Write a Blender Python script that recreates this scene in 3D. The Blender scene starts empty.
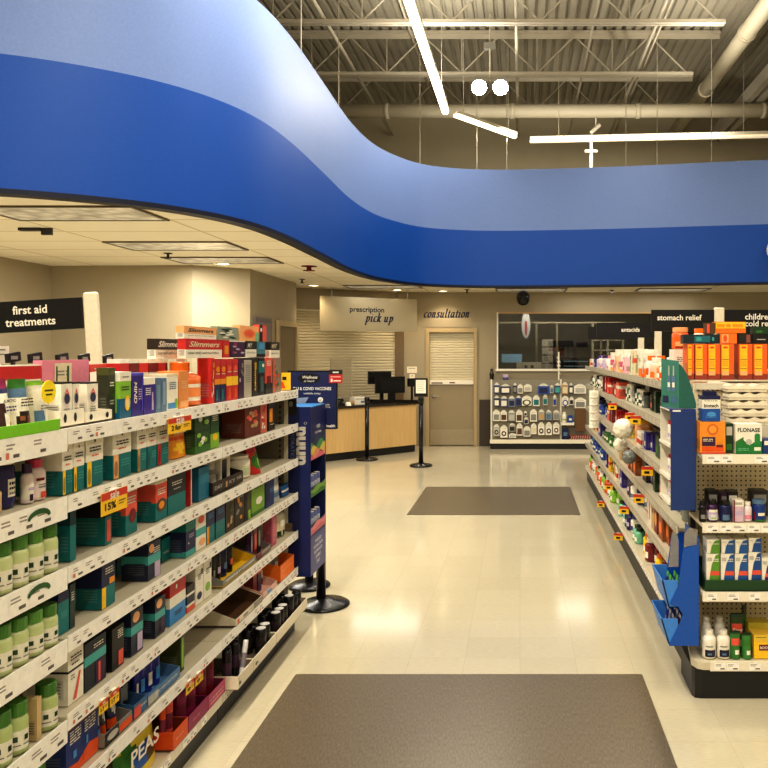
import bpy, math, random
from mathutils import Vector, Matrix, Euler
R = math.radians
PI = math.pi
SC = bpy.context.scene
COL = SC.collection
rnd = random.Random(7)
F, CX, CY, H = 769.0, 520.0, 352.0, 1.7      # measured lens of the photograph (pixels) and eye height

# ------------------------------------------------------------------ colours and materials
def lin(c):
    out = []
    for v in c[:3]:
        v = v / 255.0
        out.append(v / 12.92 if v <= 0.04045 else ((v + 0.055) / 1.055) ** 2.4)
    return (out[0], out[1], out[2], 1.0)

PAL = dict(w=(238, 232, 215), cream=(226, 212, 178), k=(22, 20, 20), dk=(40, 36, 34), grey=(140, 138, 130), lgrey=(190, 187, 175),
           teal=(14, 118, 118), dteal=(10, 62, 70), lteal=(70, 165, 160), navy=(28, 34, 78), blue=(30, 70, 150), sky=(80, 150, 205),
           purple=(52, 38, 130), dpurple=(62, 28, 66), green=(60, 120, 44), lime=(140, 190, 60), dgreen=(28, 62, 32), mint=(120, 190, 150),
           yellow=(246, 200, 40), orange=(238, 122, 30), dorange=(222, 88, 26), red=(196, 42, 40), dred=(120, 26, 30), coral=(224, 92, 70), pink=(226, 140, 158),
           magenta=(150, 34, 84), brown=(92, 62, 38), dbrown=(48, 34, 24), tan=(196, 160, 108), kraft=(168, 132, 88), silver=(196, 196, 192),
           peach=(240, 178, 120), amber=(230, 150, 30), lav=(196, 178, 204), bgrey=(92, 122, 150), olive=(70, 78, 30))
def C(c):
    return PAL[c] if isinstance(c, str) else c

def nodes(m):
    m.use_nodes = True
    nt = m.node_tree
    return nt, nt.nodes, nt.links, nt.nodes['Principled BSDF']

MATS = {}
def mat(name, col, rough=0.5, metal=0.0, noise=0.08, scale=30.0, bump=0.0, emit=0.0, spec=0.5):
    if name in MATS:
        return MATS[name]
    m = bpy.data.materials.new(name)
    nt, N, L, b = nodes(m)
    b.inputs['Roughness'].default_value = rough
    b.inputs['Metallic'].default_value = metal
    b.inputs['Specular IOR Level'].default_value = spec
    tc = N.new('ShaderNodeTexCoord')
    nz = N.new('ShaderNodeTexNoise'); nz.inputs['Scale'].default_value = scale; nz.inputs['Detail'].default_value = 3
    L.new(tc.outputs['Object'], nz.inputs['Vector'])
    mx = N.new('ShaderNodeMix'); mx.data_type = 'RGBA'
    c = lin(C(col))
    mx.inputs['A'].default_value = tuple(v * (1 - noise) for v in c[:3]) + (1,)
    mx.inputs['B'].default_value = tuple(min(1, v * (1 + noise)) for v in c[:3]) + (1,)
    L.new(nz.outputs['Fac'], mx.inputs['Factor'])
    L.new(mx.outputs['Result'], b.inputs['Base Color'])
    if bump:
        bp = N.new('ShaderNodeBump'); bp.inputs['Strength'].default_value = bump; bp.inputs['Distance'].default_value = 0.01
        L.new(nz.outputs['Fac'], bp.inputs['Height']); L.new(bp.outputs['Normal'], b.inputs['Normal'])
    if emit:
        L.new(mx.outputs['Result'], b.inputs['Emission Color'])
        b.inputs['Emission Strength'].default_value = emit
    MATS[name] = m
    return m

def attr_mat(name, rough, spec=0.5, bump=0.0, metal=0.0):
    m = bpy.data.materials.new(name)
    nt, N, L, b = nodes(m)
    at = N.new('ShaderNodeAttribute'); at.attribute_name = 'Col'
    tc = N.new('ShaderNodeTexCoord')
    nz = N.new('ShaderNodeTexNoise'); nz.inputs['Scale'].default_value = 60; nz.inputs['Detail'].default_value = 2
    L.new(tc.outputs['Object'], nz.inputs['Vector'])
    mr = N.new('ShaderNodeMapRange'); mr.inputs['To Min'].default_value = 0.86; mr.inputs['To Max'].default_value = 1.1
    L.new(nz.outputs['Fac'], mr.inputs['Value'])
    mx = N.new('ShaderNodeVectorMath'); mx.operation = 'SCALE'
    L.new(at.outputs['Color'], mx.inputs[0]); L.new(mr.outputs['Result'], mx.inputs['Scale'])
    L.new(mx.outputs['Vector'], b.inputs['Base Color'])
    b.inputs['Roughness'].default_value = rough
    b.inputs['Specular IOR Level'].default_value = spec
    b.inputs['Metallic'].default_value = metal
    if bump:
        bp = N.new('ShaderNodeBump'); bp.inputs['Strength'].default_value = bump; bp.inputs['Distance'].default_value = 0.01
        L.new(nz.outputs['Fac'], bp.inputs['Height']); L.new(bp.outputs['Normal'], b.inputs['Normal'])
    return m
M_CARD = attr_mat('printed_card', 0.42)
M_PLAS = attr_mat('glossy_plastic', 0.25)
M_FOIL = attr_mat('crinkled_film', 0.3, bump=0.25)
M_PAINT = attr_mat('painted_metal', 0.45)
M_METAL = attr_mat('bare_metal', 0.3, metal=0.85)

def glass_mat(name, tint, strength=0.12, rough=0.03, ior_fac=True, alpha=0.0):
    m = bpy.data.materials.new(name); m.use_nodes = True
    nt = m.node_tree; N = nt.nodes; L = nt.links
    for n in list(N): N.remove(n)
    out = N.new('ShaderNodeOutputMaterial')
    tr = N.new('ShaderNodeBsdfTransparent'); tr.inputs['Color'].default_value = lin(tint)
    gl = N.new('ShaderNodeBsdfGlossy'); gl.inputs['Roughness'].default_value = rough
    fr = N.new('ShaderNodeFresnel'); fr.inputs['IOR'].default_value = 1.5
    ad = N.new('ShaderNodeMath'); ad.operation = 'ADD'; ad.inputs[1].default_value = strength; ad.use_clamp = True
    L.new(fr.outputs['Fac'], ad.inputs[0])
    mx = N.new('ShaderNodeMixShader')
    L.new(ad.outputs['Value'], mx.inputs['Fac']); L.new(tr.outputs['BSDF'], mx.inputs[1]); L.new(gl.outputs['BSDF'], mx.inputs[2])
    if alpha:
        df = N.new('ShaderNodeBsdfDiffuse'); df.inputs['Color'].default_value = lin((225, 215, 190))
        m2 = N.new('ShaderNodeMixShader'); m2.inputs['Fac'].default_value = alpha
        L.new(mx.outputs['Shader'], m2.inputs[1]); L.new(df.outputs['BSDF'], m2.inputs[2])
        L.new(m2.outputs['Shader'], out.inputs['Surface'])
    else:
        L.new(mx.outputs['Shader'], out.inputs['Surface'])
    return m

# ------------------------------------------------------------------ mesh builder
TXT = {}
def text_geo(s, shear=0.0, bold=0.0):
    key = (s, shear, bold)
    if key not in TXT:
        cu = bpy.data.curves.new('lettering', 'FONT'); cu.body = s; cu.size = 1.0; cu.shear = shear; cu.offset = bold
        cu.resolution_u = 3; cu.align_x = 'LEFT'; cu.align_y = 'BOTTOM_BASELINE'
        ob = bpy.data.objects.new('lettering', cu); COL.objects.link(ob)
        dg = bpy.context.evaluated_depsgraph_get()
        me = bpy.data.meshes.new_from_object(ob.evaluated_get(dg))
        vs = [(v.co.x, v.co.y) for v in me.vertices]; fs = [tuple(p.vertices) for p in me.polygons]
        bpy.data.objects.remove(ob); bpy.data.meshes.remove(me); bpy.data.curves.remove(cu)
        x0 = min((v[0] for v in vs), default=0); x1 = max((v[0] for v in vs), default=1)
        y0 = min((v[1] for v in vs), default=0); y1 = max((v[1] for v in vs), default=1)
        TXT[key] = ([(x - x0, y - y0) for x, y in vs], fs, x1 - x0, y1 - y0)
    return TXT[key]

class MB:
    def __init__(s):
        s.v = []; s.f = []; s.c = []; s.s = []
    def face(s, pts, col, smooth=False):
        b = len(s.v); s.v += [tuple(p) for p in pts]; s.f.append(tuple(range(b, b + len(pts)))); s.c.append(C(col)); s.s.append(smooth)
    def box(s, x0, x1, y0, y1, z0, z1, col, front=None):
        b = len(s.v); c = C(col)
        s.v += [(x0, y0, z0), (x1, y0, z0), (x1, y1, z0), (x0, y1, z0), (x0, y0, z1), (x1, y0, z1), (x1, y1, z1), (x0, y1, z1)]
        for q in ((0, 3, 2, 1), (4, 5, 6, 7), (0, 1, 5, 4), (1, 2, 6, 5), (2, 3, 7, 6), (3, 0, 4, 7)):
            s.f.append(tuple(b + i for i in q)); s.c.append(c); s.s.append(False)
    def bevbox(s, x0, x1, y0, y1, z0, z1, col, r=0.01):
        # box with chamfered vertical corners and top edge
        c = C(col)
        def ring(i, z):
            a, b2, d, e = x0 + i, x1 - i, y0 + i, y1 - i
            return [(a + r, d, z), (b2 - r, d, z), (b2, d + r, z), (b2, e - r, z), (b2 - r, e, z), (a + r, e, z), (a, e - r, z), (a, d + r, z)]
        s.loft([ring(0, z0), ring(0, z1 - r), ring(r, z1)], c, cap=True)
    def loft(s, rings, col, cap=True, smooth=False, closed=True):
        b = len(s.v); n = len(rings[0])
        for r_ in rings: s.v += [tuple(p) for p in r_]
        cols = col if isinstance(col, list) else [col] * (len(rings) - 1)
        for i in range(len(rings) - 1):
            for j in range(n if closed else n - 1):
                k = (j + 1) % n
                s.f.append((b + i * n + j, b + i * n + k, b + (i + 1) * n + k, b + (i + 1) * n + j)); s.c.append(C(cols[i])); s.s.append(smooth)
        if cap:
            s.f.append(tuple(b + j for j in reversed(range(n)))); s.c.append(C(cols[0])); s.s.append(False)
            s.f.append(tuple(b + (len(rings) - 1) * n + j for j in range(n))); s.c.append(C(cols[-1])); s.s.append(False)
    def lathe(s, prof, cols, n=14, cx=0, cy=0, smooth=True, sy=1.0):
        rings = [[(cx + r_ * math.cos(2 * PI * j / n), cy + sy * r_ * math.sin(2 * PI * j / n), z) for j in range(n)] for r_, z in prof]
        s.loft(rings, cols, True, smooth)
    def bar(s, a, b, w, col, h=None, n=4, smooth=False):
        a = Vector(a); b = Vector(b); d = (b - a).normalized()
        up = Vector((0, 0, 1)) if abs(d.z) < 0.95 else Vector((0, 1, 0))
        x = d.cross(up).normalized(); y = x.cross(d); h = h or w
        ph = PI / n
        k = 1 / math.cos(ph) if n == 4 else 1
        rg = lambda p: [p + x * (w / 2 * k * math.cos(2 * PI * j / n + ph)) + y * (h / 2 * k * math.sin(2 * PI * j / n + ph)) for j in range(n)]
        s.loft([rg(a), rg(b)], col, True, smooth)
    def tube(s, pts, r, col, n=8):
        for i in range(len(pts) - 1): s.bar(pts[i], pts[i + 1], 2 * r, col, n=n, smooth=True)
    def prism(s, poly, axis, a, b, col):
        # poly: 2-D points; axis: the axis it is pushed along ('x': (y,z), 'y': (x,z), 'z': (x,y))
        f = {'x': lambda p, t: (t, p[0], p[1]), 'y': lambda p, t: (p[0], t, p[1]), 'z': lambda p, t: (p[0], p[1], t)}[axis]
        s.loft([[f(p, a) for p in poly], [f(p, b) for p in poly]], col)
    def text(s, st, o, ux, uy, width=None, height=None, col='k', shear=0.0, bold=0.0, depth=0.0, center=True):
        vs, fs, w, h = text_geo(st, shear, bold)
        if not fs: return
        k = (width / w) if width else (height / h)
        if width and height: ky = height / h
        else: ky = k
        o = Vector(o); ux = Vector(ux); uy = Vector(uy); nn = ux.cross(uy)
        off = (-w * k / 2, -h * ky / 2) if center else (0, 0)
        b = len(s.v); c = C(col)
        s.v += [tuple(o + ux * (x * k + off[0]) + uy * (y * ky + off[1]) + nn * depth) for x, y in vs]
        for f in fs:
            s.f.append(tuple(b + i for i in f)); s.c.append(c); s.s.append(False)
        if depth:
            eds = {}
            for f in fs:
                for i in range(len(f)):
                    e = (f[i], f[(i + 1) % len(f)]); eds[e] = 1
            b2 = len(s.v)
            s.v += [tuple(o + ux * (x * k + off[0]) + uy * (y * ky + off[1])) for x, y in vs]
            for (i, j) in eds:
                if (j, i) not in eds:
                    s.f.append((b + j, b + i, b2 + i, b2 + j)); s.c.append(c); s.s.append(False)
    def build(s, name, m, parent=None, off=(0, 0, 0), rot=None):
        me = bpy.data.meshes.new(name)
        o3 = Vector(off)
        me.from_pydata([tuple(Vector(p) - o3) for p in s.v], [], s.f)
        at = me.color_attributes.new('Col', 'FLOAT_COLOR', 'CORNER')
        buf = []
        for f, c in zip(s.f, s.c): buf += list(lin(c)) * len(f)
        at.data.foreach_set('color', buf)
        me.polygons.foreach_set('use_smooth', s.s)
        me.materials.append(m); me.update()
        ob = bpy.data.objects.new(name, me); COL.objects.link(ob)
        if parent is not None: ob.parent = parent
        return ob

def tag(o, label, cat, group=None, kind=None):
    if label: o['label'] = label
    if cat: o['category'] = cat
    if group: o['group'] = group
    if kind: o['kind'] = kind
    return o
def thing(name, label, cat, loc=(0, 0, 0), rz=0.0, group=None):
    o = bpy.data.objects.new(name, None); o.empty_display_size = 0.05; COL.objects.link(o)
    o.location = loc; o.rotation_euler = (0, 0, rz)
    return tag(o, label, cat, group)
def struct(name, mb, m, parent=None):
    o = mb.build(name, m, parent)
    o['kind'] = 'structure'
    return o
ORD = 'first second third fourth fifth sixth seventh eighth ninth tenth eleventh twelfth thirteenth fourteenth fifteenth sixteenth seventeenth eighteenth nineteenth twentieth'.split()
ORD += ['twenty-' + o for o in ORD[:9]] + ['thirtieth'] + ['thirty-' + o for o in ORD[:9]] + ['fortieth'] + ['forty-' + o for o in ORD[:9]] + ['fiftieth']

# ------------------------------------------------------------------ product builders (local: front faces -y, base at z=0)
def decals(mb, design, X0, X1, Z0, Z1, yf, e=0.0005):
    w = X1 - X0; h = Z1 - Z0
    for i, d in enumerate(design):
        k = d[0]; y = yf - e * (1 + 0.35 * i)
        if k == 'R':
            _, u0, v0, u1, v1, c = d
            mb.face([(X0 + u0 * w, y, Z0 + v0 * h), (X0 + u1 * w, y, Z0 + v0 * h), (X0 + u1 * w, y, Z0 + v1 * h), (X0 + u0 * w, y, Z0 + v1 * h)], c)
        elif k == 'P':
            mb.face([(X0 + u * w, y, Z0 + v * h) for u, v in d[1]], d[2])
        elif k == 'E':
            _, u, v, ru, rv, c = d
            mb.face([(X0 + (u + ru * math.cos(2 * PI * j / 14)) * w, y, Z0 + (v + rv * math.sin(2 * PI * j / 14)) * h) for j in range(14)], c)
        elif k == 'L':      # rows of fine print
            _, u0, u1, v, n, c = d
            r2 = random.Random(int(u0 * 97 + v * 1013 + n))
            for q in range(n):
                zz = Z0 + (v - q * 0.055) * h; a = u0
                while a < u1 - 0.02:
                    b = min(u1, a + r2.uniform(0.06, 0.2))
                    mb.face([(X0 + a * w, y, zz), (X0 + b * w, y, zz), (X0 + b * w, y, zz + 0.026 * h), (X0 + a * w, y, zz + 0.026 * h)], c)
                    a = b + 0.03
        elif k == 'T':
            _, st, u0, u1, v, c = d[:6]; sh = d[6] if len(d) > 6 else 0.0
            g_ = text_geo(st, sh, 0.02); nat = g_[3] / g_[2] * (u1 - u0) * w; mh = (d[7] if len(d) > 7 else 0.3) * h
            mb.text(st, (X0 + (u0 + u1) / 2 * w, y, Z0 + v * h), (1, 0, 0), (0, 0, 1), width=(u1 - u0) * w, height=mh if nat > mh else None, col=c, shear=sh, bold=0.02)
        elif k == 'V':      # words running up the face
            _, st, v0, v1, u, c = d
            mb.text(st, (X0 + u * w, y, Z0 + (v0 + v1) / 2 * h), (0, 0, -1), (1, 0, 0), width=(v1 - v0) * h, col=c, shear=0.2, bold=0.02)

def carton_mb(w, d, h, base, design=()):
    mb = MB()
    bands = [q for q in design if q[0] == 'B']
    mb.box(-w / 2, w / 2, -d / 2, d / 2, 0, h, base)
    for i, (_, v0, v1, c) in enumerate(bands):
        g = 0.0004 * (1 + 0.5 * i)
        x0, x1, y0, y1, z0, z1 = -w / 2 - g, w / 2 + g, -d / 2 - g, d / 2 + g, v0 * h, v1 * h
        mb.face([(x0, y0, z0), (x1, y0, z0), (x1, y0, z1), (x0, y0, z1)], c)
        mb.face([(x0, y1, z0), (x0, y0, z0), (x0, y0, z1), (x0, y1, z1)], c)
        mb.face([(x1, y0, z0), (x1, y1, z0), (x1, y1, z1), (x1, y0, z1)], c)
        if v1 >= 0.999: mb.face([(x0, y0, h + g), (x1, y0, h + g), (x1, y1, h + g), (x0, y1, h + g)], c)
    decals(mb, [q for q in design if q[0] != 'B'], -w / 2, w / 2, 0, h, -d / 2 - 0.0008)
    # fine print on the two side panels
    rr = random.Random(int(w * 9e4) + int(h * 7e4))
    for sx in (-1, 1):
        xx = sx * (w / 2 + 0.0016)
        xp = sx * (w / 2 + 0.0013); pn = [(xp, -d * .4, h * .12), (xp, d * .4, h * .12), (xp, d * .4, h * .46), (xp, -d * .4, h * .46)]
        mb.face(pn if sx > 0 else pn[::-1], tuple(min(255, int(v * .8 + 22)) for v in C(base)))
        for q in range(5):
            z = h * (0.16 + 0.058 * q); a = -d * 0.34
            b = d * rr.uniform(0.05, 0.3)
            p = [(xx, a, z), (xx, b, z), (xx, b, z + h * 0.026), (xx, a, z + h * 0.026)]
            mb.face(p if sx > 0 else p[::-1], tuple(int(v * 0.55 + 74) if sum(C(base)) < 380 else int(v * .6) for v in C(base)))
    return mb

def pouch_mb(w, d, h, base, design=()):
    """stand-up pouch: full belly, flat crimped top"""
    mb = MB(); nx, nz = 10, 12
    def thick(u, v):
        return (0.06 + 0.94 * (max(0.0, 1 - v) ** 0.55)) * (max(0.0, math.sin(PI * u)) ** 0.45)
    def colour(u, v):
        c = base
        for q in design:
            if q[0] == 'B' and q[1] <= v <= q[2]: c = q[3]
            elif q[0] == 'R' and q[1] <= u <= q[3] and q[2] <= v <= q[4]: c = q[5]
            elif q[0] == 'E' and ((u - q[1]) / q[3]) ** 2 + ((v - q[2]) / q[4]) ** 2 <= 1: c = q[5]
        return c
    for side in (-1, 1):
        idx = {}
        for i in range(nx + 1):
            for j in range(nz + 1):
                u, v = i / nx, j / nz
                vv = 0.92 if v > 0.92 else v
                idx[i, j] = len(mb.v)
                mb.v.append(((u - 0.5) * w * (1 - 0.06 * math.sin(PI * v)), side * d / 2 * thick(u, vv), v * h))
        for i in range(nx):
            for j in range(nz):
                q = (idx[i, j], idx[i + 1, j], idx[i + 1, j + 1], idx[i, j + 1])
                mb.f.append(q if side < 0 else q[::-1]); mb.c.append(C(colour((i + .5) / nx, (j + .5) / nz))); mb.s.append(True)
    # print stands just proud of the belly
    for q in design:
        if q[0] in 'TL':
            v = q[4] if q[0] == 'T' else q[3]
            yf = -d / 2 * (0.06 + 0.94 * (1 - max(0.0, v - 0.16)) ** 0.55) - 0.003
            decals(mb, [q], -w / 2, w / 2, 0, h, yf)
    return mb

def bottle_mbs(r, h, body, cap, label=None, neck=0.62, caph=0.2, taper=0.0, design=(), sy=1.0):
    zc = h * (1 - caph)
    zs = zc * 0.86
    l0, l1 = 0.16, 0.74
    prof = [(r * 0.9, 0), (r, 0.02 * h), (r * (1 - taper * l0), zs * l0), (r * (1 - taper * l1), zs * l1), (r * (1 - taper), zs), (r * (neck + 1 - taper) / 2 * 1.04, zs + (zc - zs) * 0.55), (r * neck, zc)]
    cols = [body, body, label or body, body, body, body]
    mb = MB(); mb.lathe(prof, cols, sy=sy)
    # printed marks on the front of the label, curved with it
    for q in design:
        if q[0] == 'R':
            _, u0, v0, u1, v1, c = q
            n = 4
            for i in range(n):
                a0 = -PI / 2 + (u0 + (u1 - u0) * i / n - 0.5) * 2.0; a1 = -PI / 2 + (u0 + (u1 - u0) * (i + 1) / n - 0.5) * 2.0
                rr = lambda v: r * (1 - taper * v) + 0.0008
                z0, z1 = zs * v0, zs * v1
                mb.face([(rr(v0) * math.cos(a0), sy * rr(v0) * math.sin(a0), z0), (rr(v0) * math.cos(a1), sy * rr(v0) * math.sin(a1), z0),
                         (rr(v1) * math.cos(a1), sy * rr(v1) * math.sin(a1), z1), (rr(v1) * math.cos(a0), sy * rr(v1) * math.sin(a0), z1)], c)
    cm = MB()
    rc = r * neck * 1.1
    n = 18
    rings = []
    for f, z in ((1, zc + 0.001), (1, h * 0.985), (0.93, h)):
        rings.append([(rc * f * (1 + 0.025 * (j % 2)) * math.cos(2 * PI * j / n), sy * rc * f * (1 + 0.025 * (j % 2)) * math.sin(2 * PI * j / n), z) for j in range(n)])
    cm.loft(rings, cap, True, False)
    return mb, cm

def can_mbs(r, h, body, top='silver', band=None):
    mb = MB(); mb.lathe([(r * 0.88, 0), (r, 0.04 * h), (r, 0.3 * h), (r, 0.66 * h), (r, 0.93 * h), (r * 0.88, h * 0.985)], [body, body, band or body, body, body], n=16)
    cm = MB(); cm.lathe([(r * 0.9, h * 0.985), (r * 0.9, h), (r * 0.8, h), (r * 0.78, h * 0.99), (0.001, h * 0.99)], top, n=16)
    return mb, cm

def tray_mb(w, d, h, base, front=None, inner=None, hb=None, t=0.003):
    """open cardboard display tray: low front, side walls rising to the back"""
    hb = hb or h * 1.25; mb = MB(); inner = inner or base
    mb.box(-w / 2, w / 2, -d / 2, d / 2, 0, t, inner)
    mb.box(-w / 2, w / 2, -d / 2, -d / 2 + t, t, h, front or base)
    mb.box(-w / 2, w / 2, d / 2 - t, d / 2, t, hb, base)
    for sx in (-1, 1):
        x0, x1 = (w / 2 - t, w / 2) if sx > 0 else (-w / 2, -w / 2 + t)
        mb.prism([(-d / 2 + t, t), (d / 2 - t, t), (d / 2 - t, hb), (-d / 2 + t, h)], 'x', x0, x1, base)
        xi = x0 - 0.0004 if sx > 0 else x1 + 0.0004
        mb.face([(xi, -d / 2 + t, t), (xi, d / 2 - t, t), (xi, d / 2 - t, hb), (xi, -d / 2 + t, h)], inner)
    return mb

KIND_CAT = dict(carton='box', pouch='pouch', bottle='bottle', jar='jar', can='can', display_tray='display tray', tube='tube', sachet_box='box')
LABELS = {}
def uniq(label, tails):
    base = label
    for t in [''] + list(tails):
        l = (base + t)
        if l not in LABELS:
            LABELS[l] = 1
            return l
    raise ValueError('label twice: ' + base)

def make(kind, name, w, d, h, base, design, opts):
    """returns the thing's root object (a mesh, its cap a child)"""
    if kind == 'box': return carton_mb(w, d, h, base, design).build(name, M_CARD)
    if kind == 'pouch': return pouch_mb(w, d, h, base, design).build(name, M_FOIL)
    if kind == 'tray':
        mb = tray_mb(w, d, h, base, opts.get('front'), opts.get('inner'), opts.get('hb'))
        decals(mb, design, -w / 2, w / 2, 0, h, -d / 2 - 0.0004)
        return mb.build(name, M_CARD)
    if kind == 'bottle':
        r = min(w, d) / 2
        a, b = bottle_mbs(r, h, base, opts.get('cap', 'w'), opts.get('lab'), opts.get('neck', 0.62), opts.get('caph', 0.2), opts.get('taper', 0.0), design)
        o = a.build(name, M_PLAS); b.build('cap', M_PLAS, o); return o
    if kind == 'can':
        a, b = can_mbs(min(w, d) / 2, h, base, opts.get('top', 'silver'), opts.get('band'))
        o = a.build(name, M_PLAS); b.build('can_end', M_METAL, o); return o

def copy_tree(o):
    c = o.copy(); COL.objects.link(c)
    for ch in o.children:
        d = ch.copy(); COL.objects.link(d); d.parent = c
    return c

# ================================================================== THE SETTING
SOF = 2.78           # soffit height
FB, FM, FT = 2.77, 3.715, 4.73
def X_(px, Y): return (px - CX) * Y / F
def Z_(py, Y): return H - (py - CY) * Y / F

# --- floor: cream vinyl tile, faint joints, polished
def floor_tile():
    m = bpy.data.materials.new('polished_vinyl_tile')
    nt, N, L, b = nodes(m)
    tc = N.new('ShaderNodeTexCoord')
    br = N.new('ShaderNodeTexBrick'); br.offset = 0.0; br.inputs['Scale'].default_value = 1.0
    br.inputs['Brick Width'].default_value = 0.305; br.inputs['Row Height'].default_value = 0.305; br.inputs['Mortar Size'].default_value = 0.0012
    br.inputs['Color1'].default_value = lin((190, 181, 156)); br.inputs['Color2'].default_value = lin((186, 177, 152)); br.inputs['Mortar'].default_value = lin((176, 166, 140))
    L.new(tc.outputs['Object'], br.inputs['Vector'])
    mp = N.new('ShaderNodeMapping'); mp.inputs['Scale'].default_value = (9, 55, 1)
    L.new(tc.outputs['Object'], mp.inputs['Vector'])
    nz = N.new('ShaderNodeTexNoise'); nz.inputs['Scale'].default_value = 3.0; nz.inputs['Detail'].default_value = 5
    L.new(mp.outputs['Vector'], nz.inputs['Vector'])
    mr = N.new('ShaderNodeMapRange'); mr.inputs['From Min'].default_value = 0.3; mr.inputs['From Max'].default_value = 0.7; mr.inputs['To Min'].default_value = 0.93; mr.inputs['To Max'].default_value = 1.04
    L.new(nz.outputs['Fac'], mr.inputs['Value'])
    vm = N.new('ShaderNodeVectorMath'); vm.operation = 'SCALE'
    L.new(br.outputs['Color'], vm.inputs[0]); L.new(mr.outputs['Result'], vm.inputs['Scale'])
    L.new(vm.outputs['Vector'], b.inputs['Base Color'])
    n2 = N.new('ShaderNodeTexNoise'); n2.inputs['Scale'].default_value = 1.3
    L.new(tc.outputs['Object'], n2.inputs['Vector'])
    m2 = N.new('ShaderNodeMapRange'); m2.inputs['To Min'].default_value = 0.07; m2.inputs['To Max'].default_value = 0.17
    L.new(n2.outputs['Fac'], m2.inputs['Value']); L.new(m2.outputs['Result'], b.inputs['Roughness'])
    return m
mb = MB(); mb.box(-9.3, 9.3, -8.3, 16.8, -0.1, 0.0, 'cream')
struct('floor', mb, floor_tile())

def mat_floor_inlay():
    m = bpy.data.materials.new('dark_inlay_tile')
    nt, N, L, b = nodes(m)
    tc = N.new('ShaderNodeTexCoord')
    mp = N.new('ShaderNodeMapping'); mp.inputs['Scale'].default_value = (40, 9, 1); L.new(tc.outputs['Object'], mp.inputs['Vector'])
    nz = N.new('ShaderNodeTexNoise'); nz.inputs['Scale'].default_value = 4; nz.inputs['Detail'].default_value = 6; L.new(mp.outputs['Vector'], nz.inputs['Vector'])
    cr = N.new('ShaderNodeValToRGB'); cr.color_ramp.elements[0].position = 0.3; cr.color_ramp.elements[1].position = 0.75
    cr.color_ramp.elements[0].color = lin((82, 72, 56)); cr.color_ramp.elements[1].color = lin((118, 106, 86))
    L.new(nz.outputs['Fac'], cr.inputs['Fac']); L.new(cr.outputs['Color'], b.inputs['Base Color'])
    b.inputs['Roughness'].default_value = 0.3
    return m
MI = mat_floor_inlay()
mb = MB(); mb.box(-1.18, 0.643, 2.2, 4.05, 0.0005, 0.004, 'brown')  # dark tile inlay of the floor, built as a thin slab
tag(mb.build('floor_tile', MI), 'dark grey-brown rectangular floor inlay nearest the camera in the aisle', 'mat')
mb = MB(); mb.box(-1.18, 0.63, 8.02, 9.68, 0.0005, 0.004, 'brown')
tag(mb.build('floor_tile', MI), 'dark grey-brown rectangular floor inlay farther off, before the pharmacy counter', 'mat')

# --- store shell
W_TAN = mat('wall_paint_tan', (162, 150, 124), 0.6, noise=0.04, scale=3)
W_OLIVE = mat('upper_wall_block', (196, 186, 158), 0.75, noise=0.08, scale=2, bump=0.05)
mb = MB(); mb.box(-9.3, 9.3, 16.65, 16.8, 0, 7.1, 'tan'); struct('wall_back', mb, W_OLIVE)
mb = MB(); mb.box(-9.45, -9.3, -8.3, 16.8, 0, 7.1, 'tan'); struct('wall_left', mb, W_OLIVE)
mb = MB(); mb.box(9.3, 9.45, -8.3, 16.8, 0, 7.1, 'tan'); struct('wall_right', mb, W_OLIVE)
mb = MB(); mb.box(-9.3, 9.3, -8.45, -8.3, 0, 7.1, 'tan'); struct('wall_front', mb, W_OLIVE)
# corrugated roof deck, ribs running along the aisle
mb = MB(); x = -9.3; prof = []
while x < 9.3:
    prof += [(x, 7.0), (x + 0.085, 7.0), (x + 0.105, 7.045), (x + 0.14, 7.045), (x + 0.16, 7.0)]; x += 0.16
b = len(mb.v)
for (px_, pz_) in prof: mb.v += [(px_, -8.3, pz_), (px_, 16.8, pz_)]
for i in range(len(prof) - 1):
    mb.f.append((b + 2 * i, b + 2 * i + 1, b + 2 * i + 3, b + 2 * i + 2)); mb.c.append((150, 138, 112)); mb.s.append(False)
struct('ceiling', mb, mat('roof_deck_paint', (166, 160, 144), 0.6, noise=0.1, scale=2))

# --- curved two-tone blue fascia
def catmull(P, n=8):
    out = []
    for i in range(len(P) - 1):
        p0, p1, p2, p3 = (Vector(P[max(0, i - 1)]), Vector(P[i]), Vector(P[i + 1]), Vector(P[min(len(P) - 1, i + 2)]))
        for k in range(n):
            t = k / n
            out.append(0.5 * ((2 * p1) + (p2 - p0) * t + (2 * p0 - 5 * p1 + 4 * p2 - p3) * t * t + (3 * p1 - p0 - 3 * p2 + p3) * t ** 3))
    out.append(Vector(P[-1])); return out
PATH = catmull([(-9.25, 4.7), (-6, 4.78), (-4.5, 4.93), (-3.51, 5.19), (-2.86, 5.57), (-2.48, 6.02), (-2.27, 6.6), (-2.2, 7.4), (-2.21, 8.65), (-2.23, 10.1), (-2.13, 11.2),
                (-1.88, 11.93), (-1.55, 12.42), (-0.99, 12.7), (-0.33, 12.78), (0.66, 12.7), (1.95, 12.5), (3.91, 12.12), (6.5, 11.7), (9.25, 11.4)])
nrm = []
for i, p in enumerate(PATH):
    a = PATH[max(0, i - 1)]; b = PATH[min(len(PATH) - 1, i + 1)]; t = (b - a).normalized(); nrm.append(Vector((-t.y, t.x)))
def strip(mb, z0, z1, off0, off1, col):
    n = len(PATH); b = len(mb.v)
    for p, q in zip(PATH, nrm):
        mb.v += [(p.x + q.x * off0, p.y + q.y * off0, z0), (p.x + q.x * off1, p.y + q.y * off1, z1)]
    for i in range(n - 1):
        mb.f.append((b + 2 * i, b + 2 * i + 2, b + 2 * i + 3, b + 2 * i + 1)); mb.c.append(C(col)); mb.s.append(True)
M_FAS = attr_mat('fascia_paint', 0.48, spec=.35)
mb = MB()
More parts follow.
